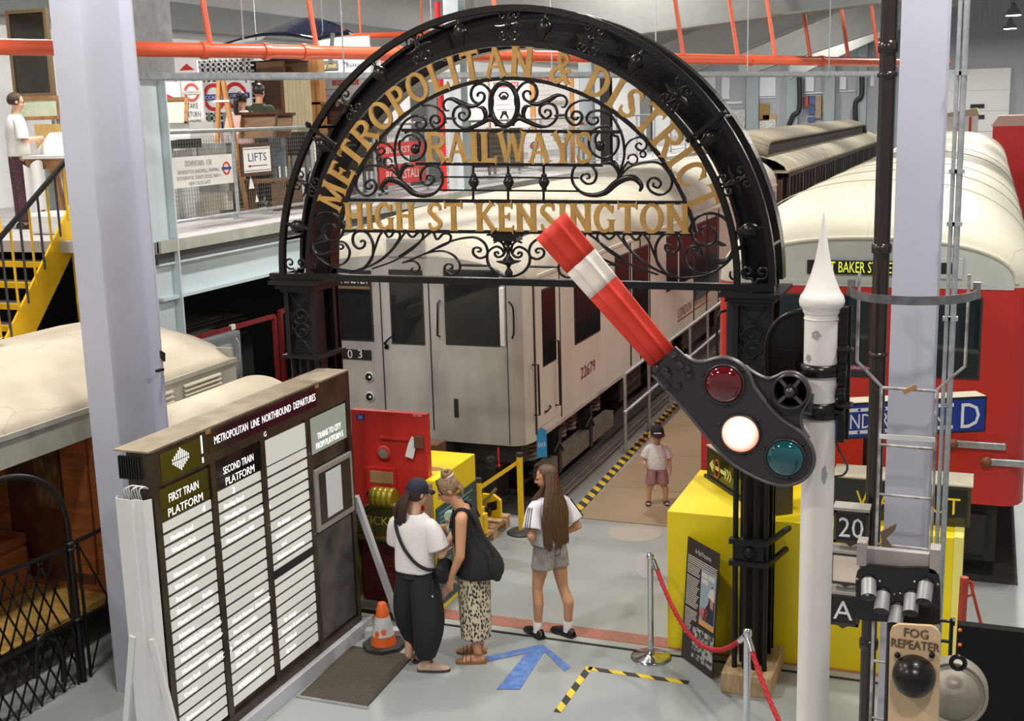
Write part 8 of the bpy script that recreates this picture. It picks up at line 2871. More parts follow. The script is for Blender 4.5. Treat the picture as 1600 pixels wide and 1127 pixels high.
# balloon trousers
for s_, fx, fy in ((1, 0.10, -0.06), (-1, -0.07, 0.08)):
    rs_ = [((s_ * 0.04, 0, 0.92), .10, .105), ((s_ * 0.06, 0, 0.86), .112, .125), ((s_ * 0.085, fy * .3, 0.70), .125, .145), ((s_ * 0.10 + fx * .2, fy * .5, 0.50), .135, .155), ((s_ * 0.07 + fx * .5, fy * .8, 0.34), .130, .150), ((fx, fy, 0.20), .105, .12), ((fx, fy, 0.12), .075, .085)]
    cloth([ell_ring(c, a, b, 28, 0.03, i * 0.9 + s_, 5) for i, (c, a, b) in enumerate(rs_)], BLKC, 'trouser_leg', p1)
cloth([ell_ring((0, 0, z), a, b, 30, 0.01, z) for z, a, b in ((0.82, .162, .14), (0.90, .150, .122), (0.95, .135, .105))], BLKC, 'trouser_seat', p1)
# cap with curved top and brim
CAPM = mat('navy_cap', (0.012, 0.014, 0.03), 0.75, bump=0.2, bscale=50)
mb = MB()
t = MB().ball((0, 0, 0), 1, 22, 12, (0.086, 0.103, 0.098))
vs = [hc + HR @ (Vector(v) + V(0, -0.006, 0.034)) for v in t.v]
fs = [f for f in t.f if sum(t.v[i][2] for i in f) / 4 > -0.025]
mb.add(vs, fs, True)
mb.build('cap', CAPM, p1, local=True)
br_ = []
for i in range(13):
    a = math.radians(25 + 130 * i / 12)
    br_.append((0.085 * math.cos(a), 0.098 * math.sin(a)))
mb = MB()
inner = [hc + HR @ V(x, y, 0.03) for x, y in br_]
outer = [hc + HR @ V(x * 1.0, 0.03 + y * 1.55, 0.015 - abs(x) * 0.25) for x, y in br_]
mb.loft([inner, outer], closed=False)
o = mb.build('cap_brim', CAPM, p1, local=True)
sd = o.modifiers.new('t', 'SOLIDIFY')
sd.thickness = 0.004
HAIR1 = mat('dark_brown_hair', (0.055, 0.026, 0.014), 0.45, var=0.5, scale=40, stretch=(6, 6, 0.6), bump=0.6, bscale=60)
mb = MB()
t = MB().ball((0, 0, 0), 1, 20, 12, (0.083, 0.098, 0.095))
vs = [hc + HR @ (Vector(v) + V(0, -0.010, 0.018)) for v in t.v]
fs = [f for f in t.f if sum(t.v[i][1] for i in f) / 4 < 0.02 and sum(t.v[i][2] for i in f) / 4 > -0.075]
mb.add(vs, fs, True)
mb.build('hair', HAIR1, p1, local=True)
mb = MB()
rr = random.Random(11)
base = hc + HR @ V(0, -0.10, -0.005)
for k in range(26):
    a = rr.uniform(0, 2 * PI)
    r_ = rr.uniform(0, 0.042)
    ox, oy = r_ * math.cos(a), r_ * math.sin(a) * 0.7
    L_ = rr.uniform(0.8, 1.05)
    pts = [base + V(ox * .4, oy * .4, 0.01), base + V(ox - 0.035, oy - 0.035, -0.06), base + V(ox * 1.25 - 0.055, oy - 0.055, -0.15 * L_), base + V(ox * 1.2 - 0.065, oy - 0.045, -0.23 * L_), base + V(ox * 0.9 - 0.06 + rr.uniform(-.01, .01), oy * .6 - 0.03, -0.30 * L_)]
    hair_lock(mb, pts, [0.012, 0.017, 0.017, 0.013, 0.004])
mb.build('ponytail', HAIR1, p1, local=True)
o = MB().ball(base + V(0.0, -0.005, 0.004), 0.024, 10, 8, (1.2, 0.8, 1)).build('hair_tie', CAPM, p1, local=True)
# cross-body bag (hangs from her): strap and pouch are their own thing
bag = thing('crossbody_bag', 'black slouchy crossbody bag of the woman in white', 'bag', (w1.x, w1.y, 0), math.radians(-4))
st_ = smooth_path([V(-0.10, 0.06, 1.36), V(-0.125, -0.02, 1.37), V(-0.12, -0.10, 1.29), V(-0.04, -0.142, 1.13), V(0.07, -0.146, 1.0), V(0.155, -0.10, 0.93), V(0.19, -0.01, 0.90)], 5)
MB().tube(st_, 0.014, 6, flat=None).build('strap', BLKC, bag, local=True)
rs_ = []
for i in range(9):
    t_ = i / 8
    a = math.sin(PI * (0.08 + 0.84 * t_))
    rs_.append(ell_ring((0.245 - 0.01 * math.sin(PI * t_), -0.06 + 0.22 * t_, 0.90 - 0.03 * math.sin(PI * t_)), 0.055 * a + 0.006, 0.11 * a + 0.006, 20, 0.03, i, 4, M=Matrix.Rotation(PI / 2, 3, 'X')))
cloth(rs_, BLKC, 'pouch', bag, caps=(True, True), thick=0)
MB().tube([V(0.22, -0.10, 0.84), V(0.222, -0.125, 0.78), V(0.22, -0.125, 0.72)], 0.006, 6).build('zip_pull', BLKC, bag, local=True)
MB().ball(V(0.22, -0.127, 0.71), 0.009, 8, 6, (0.8, 0.5, 1.4)).build('zip_tag', WHITE, bag, local=True)
# soft toy in her hands
ty = thing('soft_toy', 'pale green soft toy held by the woman in white', 'toy', (w1.x, w1.y, 0), math.radians(-4))
TOY = mat('mint_plush', (0.52, 0.72, 0.55), 0.9, bump=0.4, bscale=60)
b = Body()
b.ell((0.185, 0.29, 1.27), (0.05, 0.045, 0.055))
b.ell((0.19, 0.30, 1.17), (0.05, 0.045, 0.08))
b.mb.build('plush_body', TOY, ty, local=True)
for k, (x, y, z, c) in enumerate(((0.205, 0.262, 1.21, BLUE_S), (0.225, 0.272, 1.15, RED_S), (0.20, 0.262, 1.16, mat('toy_green', (0.02, 0.2, 0.08), 0.7)))):
    MB().ball((x, y, z), 0.013, 8, 6).build('patch', c, ty, local=True)
# clogs
CLOG = mat('sand_suede', (0.52, 0.38, 0.28), 0.9)
SOLE = mat('dark_sole', (0.06, 0.045, 0.035), 0.8)


def shoe(root, ank, d, s, m, name, closed=True, hgt=0.075, sole=SOLE, wide=0.046):
    d = Vector(d)
    d.z = 0
    d.normalize()
    sd_ = Vector((d.y, -d.x, 0))
    a = Vector((ank[0], ank[1], 0))
    out = [(-0.075, 0.020), (-0.068, 0.034), (-0.03, 0.040), (0.04, 0.044), (0.10, wide), (0.15, 0.042), (0.185, 0.026), (0.195, 0.0)]
    poly = [(x, y) for x, y in out] + [(x, -y) for x, y in out[::-1][1:]]
    poly = [(x * s, y * s) for x, y in poly]
    so = MB().prism(poly, a, d, sd_, (0, 0, 0.022 * s)).build('sole', sole, root, local=True)
    if closed:
        rings = []
        for x, w_, h_ in ((-0.07, .022, hgt * 0.7), (-0.05, .034, hgt * 1.0), (0.0, .038, hgt), (0.05, .042, hgt * 0.95), (0.10, .044, hgt * 0.78), (0.15, .038, hgt * 0.6), (0.18, .024, hgt * 0.45), (0.192, .006, hgt * 0.3)):
            r_ = []
            for i in range(13):
                t_ = PI * i / 12
                r_.append(a + d * x * s + sd_ * math.cos(t_) * w_ * s + V(0, 0, 0.02 * s + (h_ * s - 0.02 * s) * math.sin(t_) ** 0.7))
            rings.append(r_)
        mb = MB().loft(rings, closed=False)
        mb.build(name, m, root, local=True)
    return so


def frame2(d):
    d = Vector(d).normalized()
    return d, Vector((d.y, -d.x, 0))


shoe(p1, fr_, (0.75, 0.3, 0), 1.05, CLOG, 'clog')
shoe(p1, fl_, (-0.3, 0.95, 0), 1.05, CLOG, 'clog')
d, sd_ = frame2((0.75, 0.3, 0))
c = V(fr_.x, fr_.y, 0) + d * 0.05
MB().tube([c + sd_ * 0.046 + V(0, 0, 0.045), c + sd_ * 0.02 + V(0, 0, 0.085), c - sd_ * 0.02 + V(0, 0, 0.085), c - sd_ * 0.046 + V(0, 0, 0.045)], 0.007, 6).build('buckle_strap', CLOG, p1, local=True)
MB().tube([c + sd_ * (0.022 + 0.012 * math.cos(t * PI / 4)) + d * 0.012 * math.sin(t * PI / 4) + V(0, 0, 0.09) for t in range(8)], 0.003, 5, closed=True).build('buckle', IRON, p1, local=True)

# ------------------------------------------------------------------ woman in black vest and leopard skirt
w2 = at(745, 1030, z=0)
p2 = thing('person', 'woman in black vest and leopard print skirt leaning forward with hair in bun', 'person', (w2.x, w2.y, 0), math.radians(106))
LEAN = 11


def up(p, a=LEAN, z0=0.92, y0=0.0):
    p = Vector(p)
    r_ = Matrix.Rotation(math.radians(-a), 3, 'X')
    return V(0, y0, z0) + r_ @ (p - V(0, y0, z0))


RL_ = Matrix.Rotation(math.radians(-LEAN), 3, 'X')
B = Body()
B.ell((0, -0.01, 0.92), (0.155, 0.12, 0.12))
B.ell(up((0, 0.0, 1.08)), (0.125, 0.095, 0.14), RL_)
B.ell(up((0, 0.0, 1.25)), (0.145, 0.10, 0.14), RL_)
B.cap(up((0, -0.01, 1.33)), 0.058, up((0, 0.035, 1.46)), 0.05)
for s_ in (1, -1):
    B.cap(up((0, -0.015, 1.34)), 0.052, up((s_ * 0.165, -0.01, 1.33)), 0.052)
shl, ell_, wrl = up((-0.175, -0.01, 1.32)), V(-0.225, 0.08, 1.02), V(-0.19, 0.17, 0.82)
B.cap(shl, 0.05, ell_, 0.041)
B.cap(ell_, 0.042, wrl, 0.026)
B.hand(wrl, (0.05, 0.15, -1), (1, 0.1, 0.1), 0.95, 0.3, 1)
shr, elr, wrr = up((0.175, -0.01, 1.32)), V(0.15, 0.22, 1.14), V(0.02, 0.38, 1.17)
B.cap(shr, 0.05, elr, 0.041)
B.cap(elr, 0.041, wrr, 0.026)
B.hand(wrr, (-0.2, 1, 0.0), (-0.3, 0, -1), 0.95, 0.22, -1)
ftl, ftr = V(-0.07, -0.02, 0.09), V(0.13, 0.0, 0.09)
for s_, f in ((-1, ftl), (1, ftr)):
    B.cap((s_ * 0.08, 0, 0.88), 0.088, (f.x * 0.9, 0.03, 0.50), 0.056)
    B.cap((f.x * 0.9, 0.03, 0.48), 0.054, f, 0.035)
    B.foot(f, (-0.05, 1, 0), 0.95)
HR = rot(6, 30)
hc = up((0.0, 0.07, 1.555))
B.head(hc, HR, 1.0)
B.build(p2, SKIN)
eyes(p2, hc, HR)
# vest: wide sack shape over the seat
rings = []
for i, (z, a, b, yo) in enumerate(((0.79, .20, .205, -0.05), (0.83, .215, .215, -0.05), (0.92, .20, .185, -0.04), (1.0, .18, .15, -0.02), (1.10, .165, .13, 0.0), (1.2, .162, .122, 0.0), (1.28, .155, .115, 0.0), (1.335, .135, .098, -0.01), (1.37, .105, .082, -0.01))):
    k = max(0, min(1, (z - 0.80) / 0.2))
    c = up((0, yo, z)) if z > 0.99 else V(0, yo, z).lerp(up((0, yo, z)), k)
    rings.append(ell_ring(c, a, b, 34, 0.025 if z < 1.1 else 0.008, i * 0.8, 5, M=Matrix.Rotation(math.radians(-LEAN * k), 3, 'X')))
cloth(rings, BLKC, 'vest', p2)
for s_ in (1, -1):
    MB().tube(smooth_path([up((s_ * 0.10, -0.115, 1.24)), up((s_ * 0.11, -0.085, 1.33)), up((s_ * 0.11, -0.02, 1.395)), up((s_ * 0.10, 0.06, 1.36)), up((s_ * 0.09, 0.105, 1.27))], 4), 0.014, 6).build('vest_strap', BLKC, p2, local=True)
# shoulder bag bulge hanging behind her
bg2 = thing('tote_bag', 'black cloth tote bag on the back of the woman in black', 'bag', (w2.x, w2.y, 0), math.radians(106))
rings = []
for i, (z, a, b) in enumerate(((0.76, .07, .02), (0.78, .13, .05), (0.86, .15, .065), (0.95, .13, .05), (1.02, .10, .02))):
    rings.append(ell_ring((-0.05, -0.22 + 0.02 * i, z), a, b, 20, 0.03, i, 4))
cloth(rings, BLKC, 'pouch', bg2, caps=(True, True), thick=0)
MB().tube(smooth_path([V(-0.12, -0.20, 0.98), up((-0.13, -0.135, 1.2)), up((-0.11, -0.09, 1.36)), up((-0.10, 0.02, 1.395)), up((-0.10, 0.115, 1.25))], 5), 0.010, 6).build('strap', BLKC, bg2, local=True)
# leopard skirt
LEO = bpy.data.materials.new('leopard_print')
LEO.use_nodes = True
_n = LEO.node_tree
_b = _n.nodes['Principled BSDF']
_b.inputs['Roughness'].default_value = 0.8
_tc = _n.nodes.new('ShaderNodeTexCoord')
_mp = _n.nodes.new('ShaderNodeMapping')
_mp.inputs['Scale'].default_value = (1.0, 1.0, 0.5)
_vo = _n.nodes.new('ShaderNodeTexVoronoi')
_vo.inputs['Scale'].default_value = 56
_vo.inputs['Randomness'].default_value = 0.9
_r = _n.nodes.new('ShaderNodeValToRGB')
_r.color_ramp.interpolation = 'CONSTANT'
e = _r.color_ramp.elements
e[0].position = 0.0
e[0].color = (0.03, 0.025, 0.025, 1)
e[1].position = 0.43
e[1].color = (0.66, 0.57, 0.40, 1)
_n.links.new(_tc.outputs['Object'], _mp.inputs[0])
_n.links.new(_mp.outputs[0], _vo.inputs['Vector'])
_n.links.new(_vo.outputs['Distance'], _r.inputs[0])
_n.links.new(_r.outputs[0], _b.inputs['Base Color'])
rings = []
for i, (z, a, b) in enumerate(((0.25, .165, .130), (0.32, .165, .130), (0.44, .165, .132), (0.57, .165, .136), (0.70, .165, .138), (0.84, .160, .130), (0.95, .145, .115))):
    rings.append(ell_ring((0.02 * (1 - z), 0.0, z - (0.03 if i == 0 else 0)), a, b, 40, 0.035 * (1 - z * 0.7), 0.4 * i, 6))
cloth(rings, LEO, 'skirt', p2)
# fair hair: cap, side, bun, band
HAIR2 = mat('dark_blonde_hair', (0.36, 0.22, 0.10), 0.45, var=0.6, scale=34, stretch=(5, 1, 5), bump=0.6, bscale=50)
mb = MB()
t = MB().ball((0, 0, 0), 1, 22, 14, (0.085, 0.104, 0.098))
vs = [hc + HR @ (Vector(v) + V(0, -0.012, 0.026)) for v in t.v]
fs = [f for f in t.f if (sum(t.v[i][1] for i in f) / 4 < 0.045 + 0.5 * max(0, sum(t.v[i][2] for i in f) / 4 - 0.02)) and sum(t.v[i][2] for i in f) / 4 > -0.075 - 0.3 * sum(t.v[i][1] for i in f) / 4]
mb.add(vs, fs, True)
mb.build('hair', HAIR2, p2, local=True)
mb = MB()
bc = hc + HR @ V(0, -0.06, 0.125)
for k in range(7):
    a = k * 0.9
    mb.tube([bc + V(0.034 * math.cos(a + t_ * 0.5), 0.034 * math.sin(a + t_ * 0.5), 0.018 * math.sin(t_ * 0.9 + k)) for t_ in range(8)], 0.017, 8)
mb.build('hair_bun', HAIR2, p2, local=True)
MB().tube([bc + HR @ V(0.04 * math.cos(t_ * PI / 6), 0.04 * math.sin(t_ * PI / 6) , -0.028) for t_ in range(12)], 0.015, 8, closed=True).build('scrunchie', mat('pink_scrunchie', (0.66, 0.42, 0.40), 0.8), p2, local=True)
mb = MB()
for k in range(10):
    x = -0.06 + 0.012 * k
    hair_lock(mb, [hc + HR @ V(x, -0.09, 0.0), hc + HR @ V(x * 1.05, -0.10, -0.05), hc + HR @ V(x * 0.9, -0.085, -0.095)], [0.012, 0.010, 0.003])
mb.build('nape_hair', HAIR2, p2, local=True)
# sunglasses band on the head
MB().tube([hc + HR @ V(0.088 * math.cos(math.radians(a)), 0.05 - 0.0 * a, 0.02 + 0.095 * math.sin(math.radians(a))) for a in range(-10, 191, 20)], 0.006, 6).build('hair_band', BLKC, p2, local=True)
MB().tube([wrr + V(0, -0.02, 0) + V(0.03 * math.cos(t_ * PI / 6), 0, 0.03 * math.sin(t_ * PI / 6)) for t_ in range(12)], 0.004, 6, closed=True).build('watch_strap', CHROME, p2, local=True)
TAN = mat('tan_leather', (0.26, 0.12, 0.05), 0.5)


def sandal(root, f, d, m, s=1.0, sole=None):
    so = shoe(root, f, d, s, m, 'x', closed=False, sole=sole or m)
    d, sd_ = frame2(d)
    a = Vector((f[0], f[1], 0))
    for x, h_ in ((0.06, 0.075), (0.10, 0.065), (0.13, 0.055)):
        pts = [a + d * x * s + sd_ * math.cos(t_) * 0.045 * s + V(0, 0, (0.02 + (h_ - 0.02) * math.sin(t_)) * s) for t_ in [PI * i / 8 for i in range(9)]]
        MB().tube(pts, 0.005 * s, 6).build('strap', m, root, local=True)
    pts = [a + V(0, 0, 0.09 * s) + d * 0.045 * s * math.cos(t_) - d * 0.005 + sd_ * 0.042 * s * math.sin(t_) for t_ in [2 * PI * i / 14 for i in range(14)]]
    MB().tube(pts, 0.005 * s, 6, closed=True).build('ankle_strap', m, root, local=True)


sandal(p2, ftl, (-0.05, 1, 0), TAN)
sandal(p2, ftr, (-0.05, 1, 0), TAN)

# ------------------------------------------------------------------ girl in white T-shirt and denim shorts
w3 = at(862, 993, z=0)
p3 = thing('person', 'girl with long brown hair in white striped-sleeve T-shirt and grey denim shorts', 'person', (w3.x, w3.y, 0), math.radians(52))
k3 = 0.955
B = Body()
B.ell((0, 0, 0.88), (0.135, 0.10, 0.11))
B.ell((0, 0.0, 1.03), (0.108, 0.08, 0.13))
B.ell((0, 0.0, 1.17), (0.125, 0.082, 0.13))
B.cap((0, 0, 1.26), 0.05, (0, 0.02, 1.37), 0.043)
for s_ in (1, -1):
    B.cap((0, 0, 1.25), 0.040, (s_ * 0.135, 0, 1.23), 0.038)
f_l, f_r = V(-0.12, 0.04, 0.085), V(0.11, -0.10, 0.085)
for s_, f in ((-1, f_l), (1, f_r)):
    kn = V(f.x * 0.95, f.y * 0.55 + 0.02, 0.46)
    B.chain([V(s_ * 0.07, 0, 0.84), V((s_ * .07 + kn.x) / 2, (kn.y) / 2, 0.65), kn, V(f.x, f.y - 0.02, 0.33), f], [0.082, 0.072, 0.048, 0.050, 0.032])
    B.foot(f, (-0.0, 1, 0), 0.9)
for s_ in (1, -1):
    sh, el, wr = V(s_ * 0.155, 0, 1.23), V(s_ * 0.245, -0.09, 1.01), V(s_ * 0.14, 0.07, 0.90)
    B.cap(sh, 0.037, el, 0.033)
    B.cap(el, 0.035, wr, 0.024)
    B.hand(wr, (-s_ * 0.3, 0.75, -0.4), (-s_ * 1.0, 0, 0), 0.85, 0.3, -s_)
HR = rot(48, 14)
hc = V(0, 0.03, 1.475)
B.head(hc, HR, 0.95)
B.build(p3, SKIN)
eyes(p3, hc, HR, 0.95)
rs_ = [((0, 0, 0.885), .152, .118, .03), ((0, 0, 0.91), .162, .125, .035), ((0, 0, 0.98), .155, .116, .03), ((0, 0, 1.08), .148, .106, .015), ((0, 0, 1.17), .152, .102, .01), ((0, 0, 1.235), .148, .09, 0), ((0, 0, 1.28), .105, .072, 0), ((0, 0.005, 1.31), .06, .056, 0)]
cloth([ell_ring(c, a, b, 30, w_, i * 1.3, 5, sq=2.4) for i, (c, a, b, w_) in enumerate(rs_)], mat('white_tee_cotton', (0.80, 0.77, 0.80), 0.8, bump=0.2, bscale=30), 'shirt', p3)
WT = bpy.data.materials['white_tee_cotton']
for s_ in (1, -1):
    sh, el = V(s_ * 0.155, 0, 1.23), V(s_ * 0.245, -0.09, 1.01)
    d = el - sh
    sleeve(sh, el, 0.78, [.062, .069, .076, .081], WT, p3)
    for k in range(3):
        a, b_ = frame_for(d)
        outw = V(s_ * 0.75, -0.45, 0.0)
        outw = (outw - d.normalized() * outw.dot(d.normalized())).normalized()
        sdw = outw.cross(d.normalized())
        off = (outw + sdw * (k - 1) * 0.28).normalized()
        MB().tube([sh + d * t_ + off * (0.066 + 0.025 * t_) for t_ in (0.05, 0.25, 0.5, 0.77)], 0.005, 5).build('sleeve_stripe', BLKC, p3, local=True)
DEN = mat('washed_grey_denim', (0.40, 0.37, 0.34), 0.8, var=0.3, scale=14, bump=0.3, bscale=70)
for s_ in (1, -1):
    cloth([ell_ring((s_ * 0.045, 0, 0.92), .09, .108, 24), ell_ring((s_ * 0.058, -0.005, 0.84), .098, .118, 24, 0.01), ell_ring((s_ * 0.07, -0.005, 0.74), .100, .115, 24, 0.02, 1), ell_ring((s_ * 0.078, 0.0, 0.66), .104, .112, 24, 0.03, 2, 9)], DEN, 'shorts_leg', p3)
    for f in (0,):
        p = [V(s_ * 0.035, -0.125, 0.85), V(s_ * 0.10, -0.115, 0.85), V(s_ * 0.098, -0.122, 0.77), V(s_ * 0.065, -0.128, 0.755), V(s_ * 0.035, -0.126, 0.77)]
        MB().add(p, [tuple(range(5))]).build('back_pocket', DEN, p3, local=True)
cloth([ell_ring((0, 0, 0.80), .142, .122, 28), ell_ring((0, 0, 0.88), .138, .112, 28), ell_ring((0, 0, 0.925), .128, .102, 28)], DEN, 'shorts_seat', p3)
HAIR3 = mat('long_brown_hair', (0.14, 0.068, 0.028), 0.35, var=0.55, scale=30, stretch=(7, 7, 0.5), bump=0.5, bscale=40)
mb = MB()
t = MB().ball((0, 0, 0), 1, 22, 14, (0.082, 0.098, 0.094))
vs = [hc + HR @ (Vector(v) + V(0, -0.012, 0.022)) for v in t.v]
fs = [f for f in t.f if (sum(t.v[i][1] for i in f) / 4 < 0.03 + 0.7 * max(0, sum(t.v[i][2] for i in f) / 4 - 0.03)) and sum(t.v[i][2] for i in f) / 4 > -0.08]
mb.add(vs, fs, True)
rr = random.Random(21)
for k in range(46):
    a = math.radians(rr.uniform(-15, 195))
    st0 = hc + HR @ V(0.075 * math.cos(a), -0.02 - 0.075 * abs(math.sin(a)), rr.uniform(-0.01, 0.05))
    dx = math.cos(a)
    L_ = rr.uniform(0.85, 1.12)
    w_ = st0
    tgt = V(0.14 * dx * 0.8 - 0.01, -0.115 - 0.02 * abs(math.sin(a)), 1.18)
    if k % 9 == 0:
        tgt = V(-0.13, 0.08, 1.2)
    e_ = V(tgt.x * 0.9 + rr.uniform(-.02, .02), tgt.y - 0.012, 1.30 - 0.40 * L_)
    pts = [st0, st0.lerp(tgt, 0.35) + V(0, -0.02, 0.0), tgt + V(0, -0.005, 0.04), tgt.lerp(e_, 0.5) + V(rr.uniform(-.008, .008), 0, 0), e_]
    hair_lock(mb, pts, [0.016, 0.019, 0.018, 0.014, 0.003])
mb.build('long_hair', HAIR3, p3, local=True)
BLKL = mat('black_leather', (0.012, 0.012, 0.012), 0.4)
for f, dd in ((f_l, (-0.05, 1, 0)), (f_r, (-0.25, 1, 0))):
    MB().lathe(V(f.x, f.y, 0.05), [(0.044, 0), (0.041, 0.05), (0.042, 0.10), (0.038, 0.105)], 16).build('sock', WHC, p3, local=True)
    shoe(p3, f, dd, 1.05, BLKL, 'shoe', hgt=0.085, sole=BLKL)

# ------------------------------------------------------------------ toddler facing the camera
w4 = at(1027, 788, z=0)
fac = math.atan2(-(-w4.x), -w4.y)
p4 = thing('person', 'toddler in black cap, white patterned shirt and mauve shorts on walkway', 'person', (w4.x, w4.y, 0.012), fac + 0.05)
B = Body()
s = 0.62
B.ell((0, 0, 0.45), (0.098, 0.078, 0.08))
B.ell((0, 0.012, 0.55), (0.09, 0.078, 0.09))
B.ell((0, 0.0, 0.64), (0.092, 0.065, 0.08))
B.cap((0, 0, 0.70), 0.036, (0, 0.01, 0.77), 0.034)
for s_ in (1, -1):
    B.cap((0, 0, 0.695), 0.03, (s_ * 0.088, 0, 0.685), 0.03)
f4l, f4r = V(-0.10, 0.0, 0.055), V(0.10, 0.0, 0.055)
for s_, f in ((-1, f4l), (1, f4r)):
    B.chain([V(s_ * 0.05, 0, 0.43), V(s_ * 0.065, 0.012, 0.245), V(f.x, f.y - 0.01, 0.17), f], [0.055, 0.037, 0.038, 0.026])
    B.foot(f, (s_ * 0.15, 1, 0), 0.64)
# his right arm bent up, his left arm hanging
sh, el, wr = V(0.098, 0, 0.685), V(0.155, 0.0, 0.55), V(0.15, 0.07, 0.50)
B.cap(sh, 0.029, el, 0.025)
B.cap(el, 0.025, wr, 0.019)
B.hand(wr, (-0.1, 0.8, -0.1), (-1, 0, 0), 0.62, 0.75, 1)
sh2, el2, wr2 = V(-0.098, 0, 0.685), V(-0.145, -0.01, 0.54), V(-0.155, 0.03, 0.42)
B.cap(sh2, 0.029, el2, 0.025)
B.cap(el2, 0.025, wr2, 0.019)
B.hand(wr2, (0, 0.15, -1), (1, 0.2, 0), 0.62, 0.4, -1)
HR = rot(0, 14)
hc = V(0, 0.025, 0.86)
B.head(hc, HR, 0.92)
B.build(p4, SKIN2, 0.006)
eyes(p4, hc, HR, 0.92)
SHT = bpy.data.materials.new('speckled_white_shirt')
SHT.use_nodes = True
_n = SHT.node_tree
_b = _n.nodes['Principled BSDF']
_b.inputs['Roughness'].default_value = 0.8
_tc = _n.nodes.new('ShaderNodeTexCoord')
_vo = _n.nodes.new('ShaderNodeTexVoronoi')
_vo.inputs['Scale'].default_value = 34
_r = _n.nodes.new('ShaderNodeValToRGB')
_r.color_ramp.interpolation = 'CONSTANT'
_r.color_ramp.elements[0].color = (0.05, 0.05, 0.06, 1)
_r.color_ramp.elements[1].position = 0.17
_r.color_ramp.elements[1].color = (0.74, 0.72, 0.70, 1)
_n.links.new(_tc.outputs['Object'], _vo.inputs['Vector'])
_n.links.new(_vo.outputs['Distance'], _r.inputs[0])
_n.links.new(_r.outputs[0], _b.inputs['Base Color'])
rs_ = [((0, 0.0, 0.435), .118, .095, .03), ((0, 0.005, 0.50), .116, .095, .02), ((0, 0.008, 0.58), .112, .09, .01), ((0, 0, 0.66), .108, .08, 0), ((0, 0, 0.705), .09, .065, 0), ((0, 0, 0.735), .055, .05, 0)]
cloth([ell_ring(c, a, b, 28, w_, i * 1.3, 5, sq=2.4) for i, (c, a, b, w_) in enumerate(rs_)], SHT, 'shirt', p4)
for a, b_ in ((sh, el), (sh2, el2)):
    sleeve(a, b_, 0.85, [.042, .047, .052, .055], SHT, p4)
for s_ in (1, -1):
    MB().add([V(0, 0.058, 0.715), V(s_ * 0.045, 0.045, 0.745), V(s_ * 0.055, 0.062, 0.72), V(s_ * 0.02, 0.074, 0.69)], [(0, 1, 2, 3)]).build('collar', SHT, p4, local=True)
MAU = mat('mauve_cotton', (0.40, 0.21, 0.22), 0.85, bump=0.3, bscale=40)
for s_ in (1, -1):
    cloth([ell_ring((s_ * 0.035, 0, 0.47), .07, .09, 22), ell_ring((s_ * 0.05, 0, 0.40), .074, .092, 22, 0.02), ell_ring((s_ * 0.06, 0, 0.31), .076, .088, 22, 0.03, 1), ell_ring((s_ * 0.064, 0, 0.245), .078, .086, 22, 0.03, 2)], MAU, 'shorts_leg', p4)
cloth([ell_ring((0, 0, 0.40), .10, .092, 24), ell_ring((0, 0, 0.47), .105, .088, 24)], MAU, 'shorts_seat', p4)
MB().tube([V(0.012, 0.098, 0.43), V(0.016, 0.104, 0.36), V(0.012, 0.1, 0.33)], 0.006, 6).build('drawstring', BLKC, p4, local=True)
mb = MB()
t = MB().ball((0, 0, 0), 1, 22, 12, (0.083, 0.098, 0.092))
vs = [hc + HR @ (Vector(v) + V(0, -0.004, 0.028)) for v in t.v]
fs = [f for f in t.f if sum(t.v[i][2] for i in f) / 4 > 0.0]
mb.add(vs, fs, True)
mb.build('cap', BLKC, p4, local=True)
mb = MB()
br2 = [(0.080 * math.cos(math.radians(20 + 140 * i / 12)), 0.092 * math.sin(math.radians(20 + 140 * i / 12))) for i in range(13)]
mb.loft([[hc + HR @ V(x, y, 0.034) for x, y in br2], [hc + HR @ V(x * 1.02, 0.02 + y * 1.4, 0.024) for x, y in br2]], closed=False)
o = mb.build('cap_brim', BLKC, p4, local=True)
sd = o.modifiers.new('t', 'SOLIDIFY')
sd.thickness = 0.005
MB().obox(hc + HR @ V(-0.045, 0.089, 0.052), HR @ V(0.09, 0, 0), HR @ V(0, 0.004, 0), HR @ V(0, -0.002, 0.014)).build('cap_badge', WHITE, p4, local=True)
BLO = mat('blond_curls', (0.62, 0.44, 0.22), 0.5, bump=0.5, bscale=60)
mb = MB()
for a in (-160, -140, -120, -100, -80, -60, -40, -20, -5, 185):
    p = hc + HR @ V(0.082 * math.cos(math.radians(a)), 0.085 * math.sin(math.radians(a)), -0.005)
    mb.tube([p + V(0.012 * math.cos(t_ * 1.2), 0.012 * math.sin(t_ * 1.2), -0.011 * t_ + 0.02) for t_ in range(7)], 0.011, 6)
mb.build('curls', BLO, p4, local=True)
ORL = mat('orange_leather', (0.48, 0.17, 0.06), 0.6)
for f, dd in ((f4l, (-0.15, 1, 0)), (f4r, (0.15, 1, 0))):
    sandal(p4, f, dd, ORL, 0.66, RUBBER)
    d, sd_ = frame2(dd)
    a = Vector((f[0], f[1], 0))
    MB().tube([a + d * 0.065 + sd_ * 0.03 * math.cos(t_) + V(0, 0, 0.012 + 0.032 * math.sin(t_)) for t_ in [PI * i / 8 for i in range(9)]], 0.009, 6).build('toe_strap', mat('navy_strap', (0.02, 0.03, 0.07), 0.6) if not bpy.data.materials.get('navy_strap') else bpy.data.materials['navy_strap'], p4, local=True)


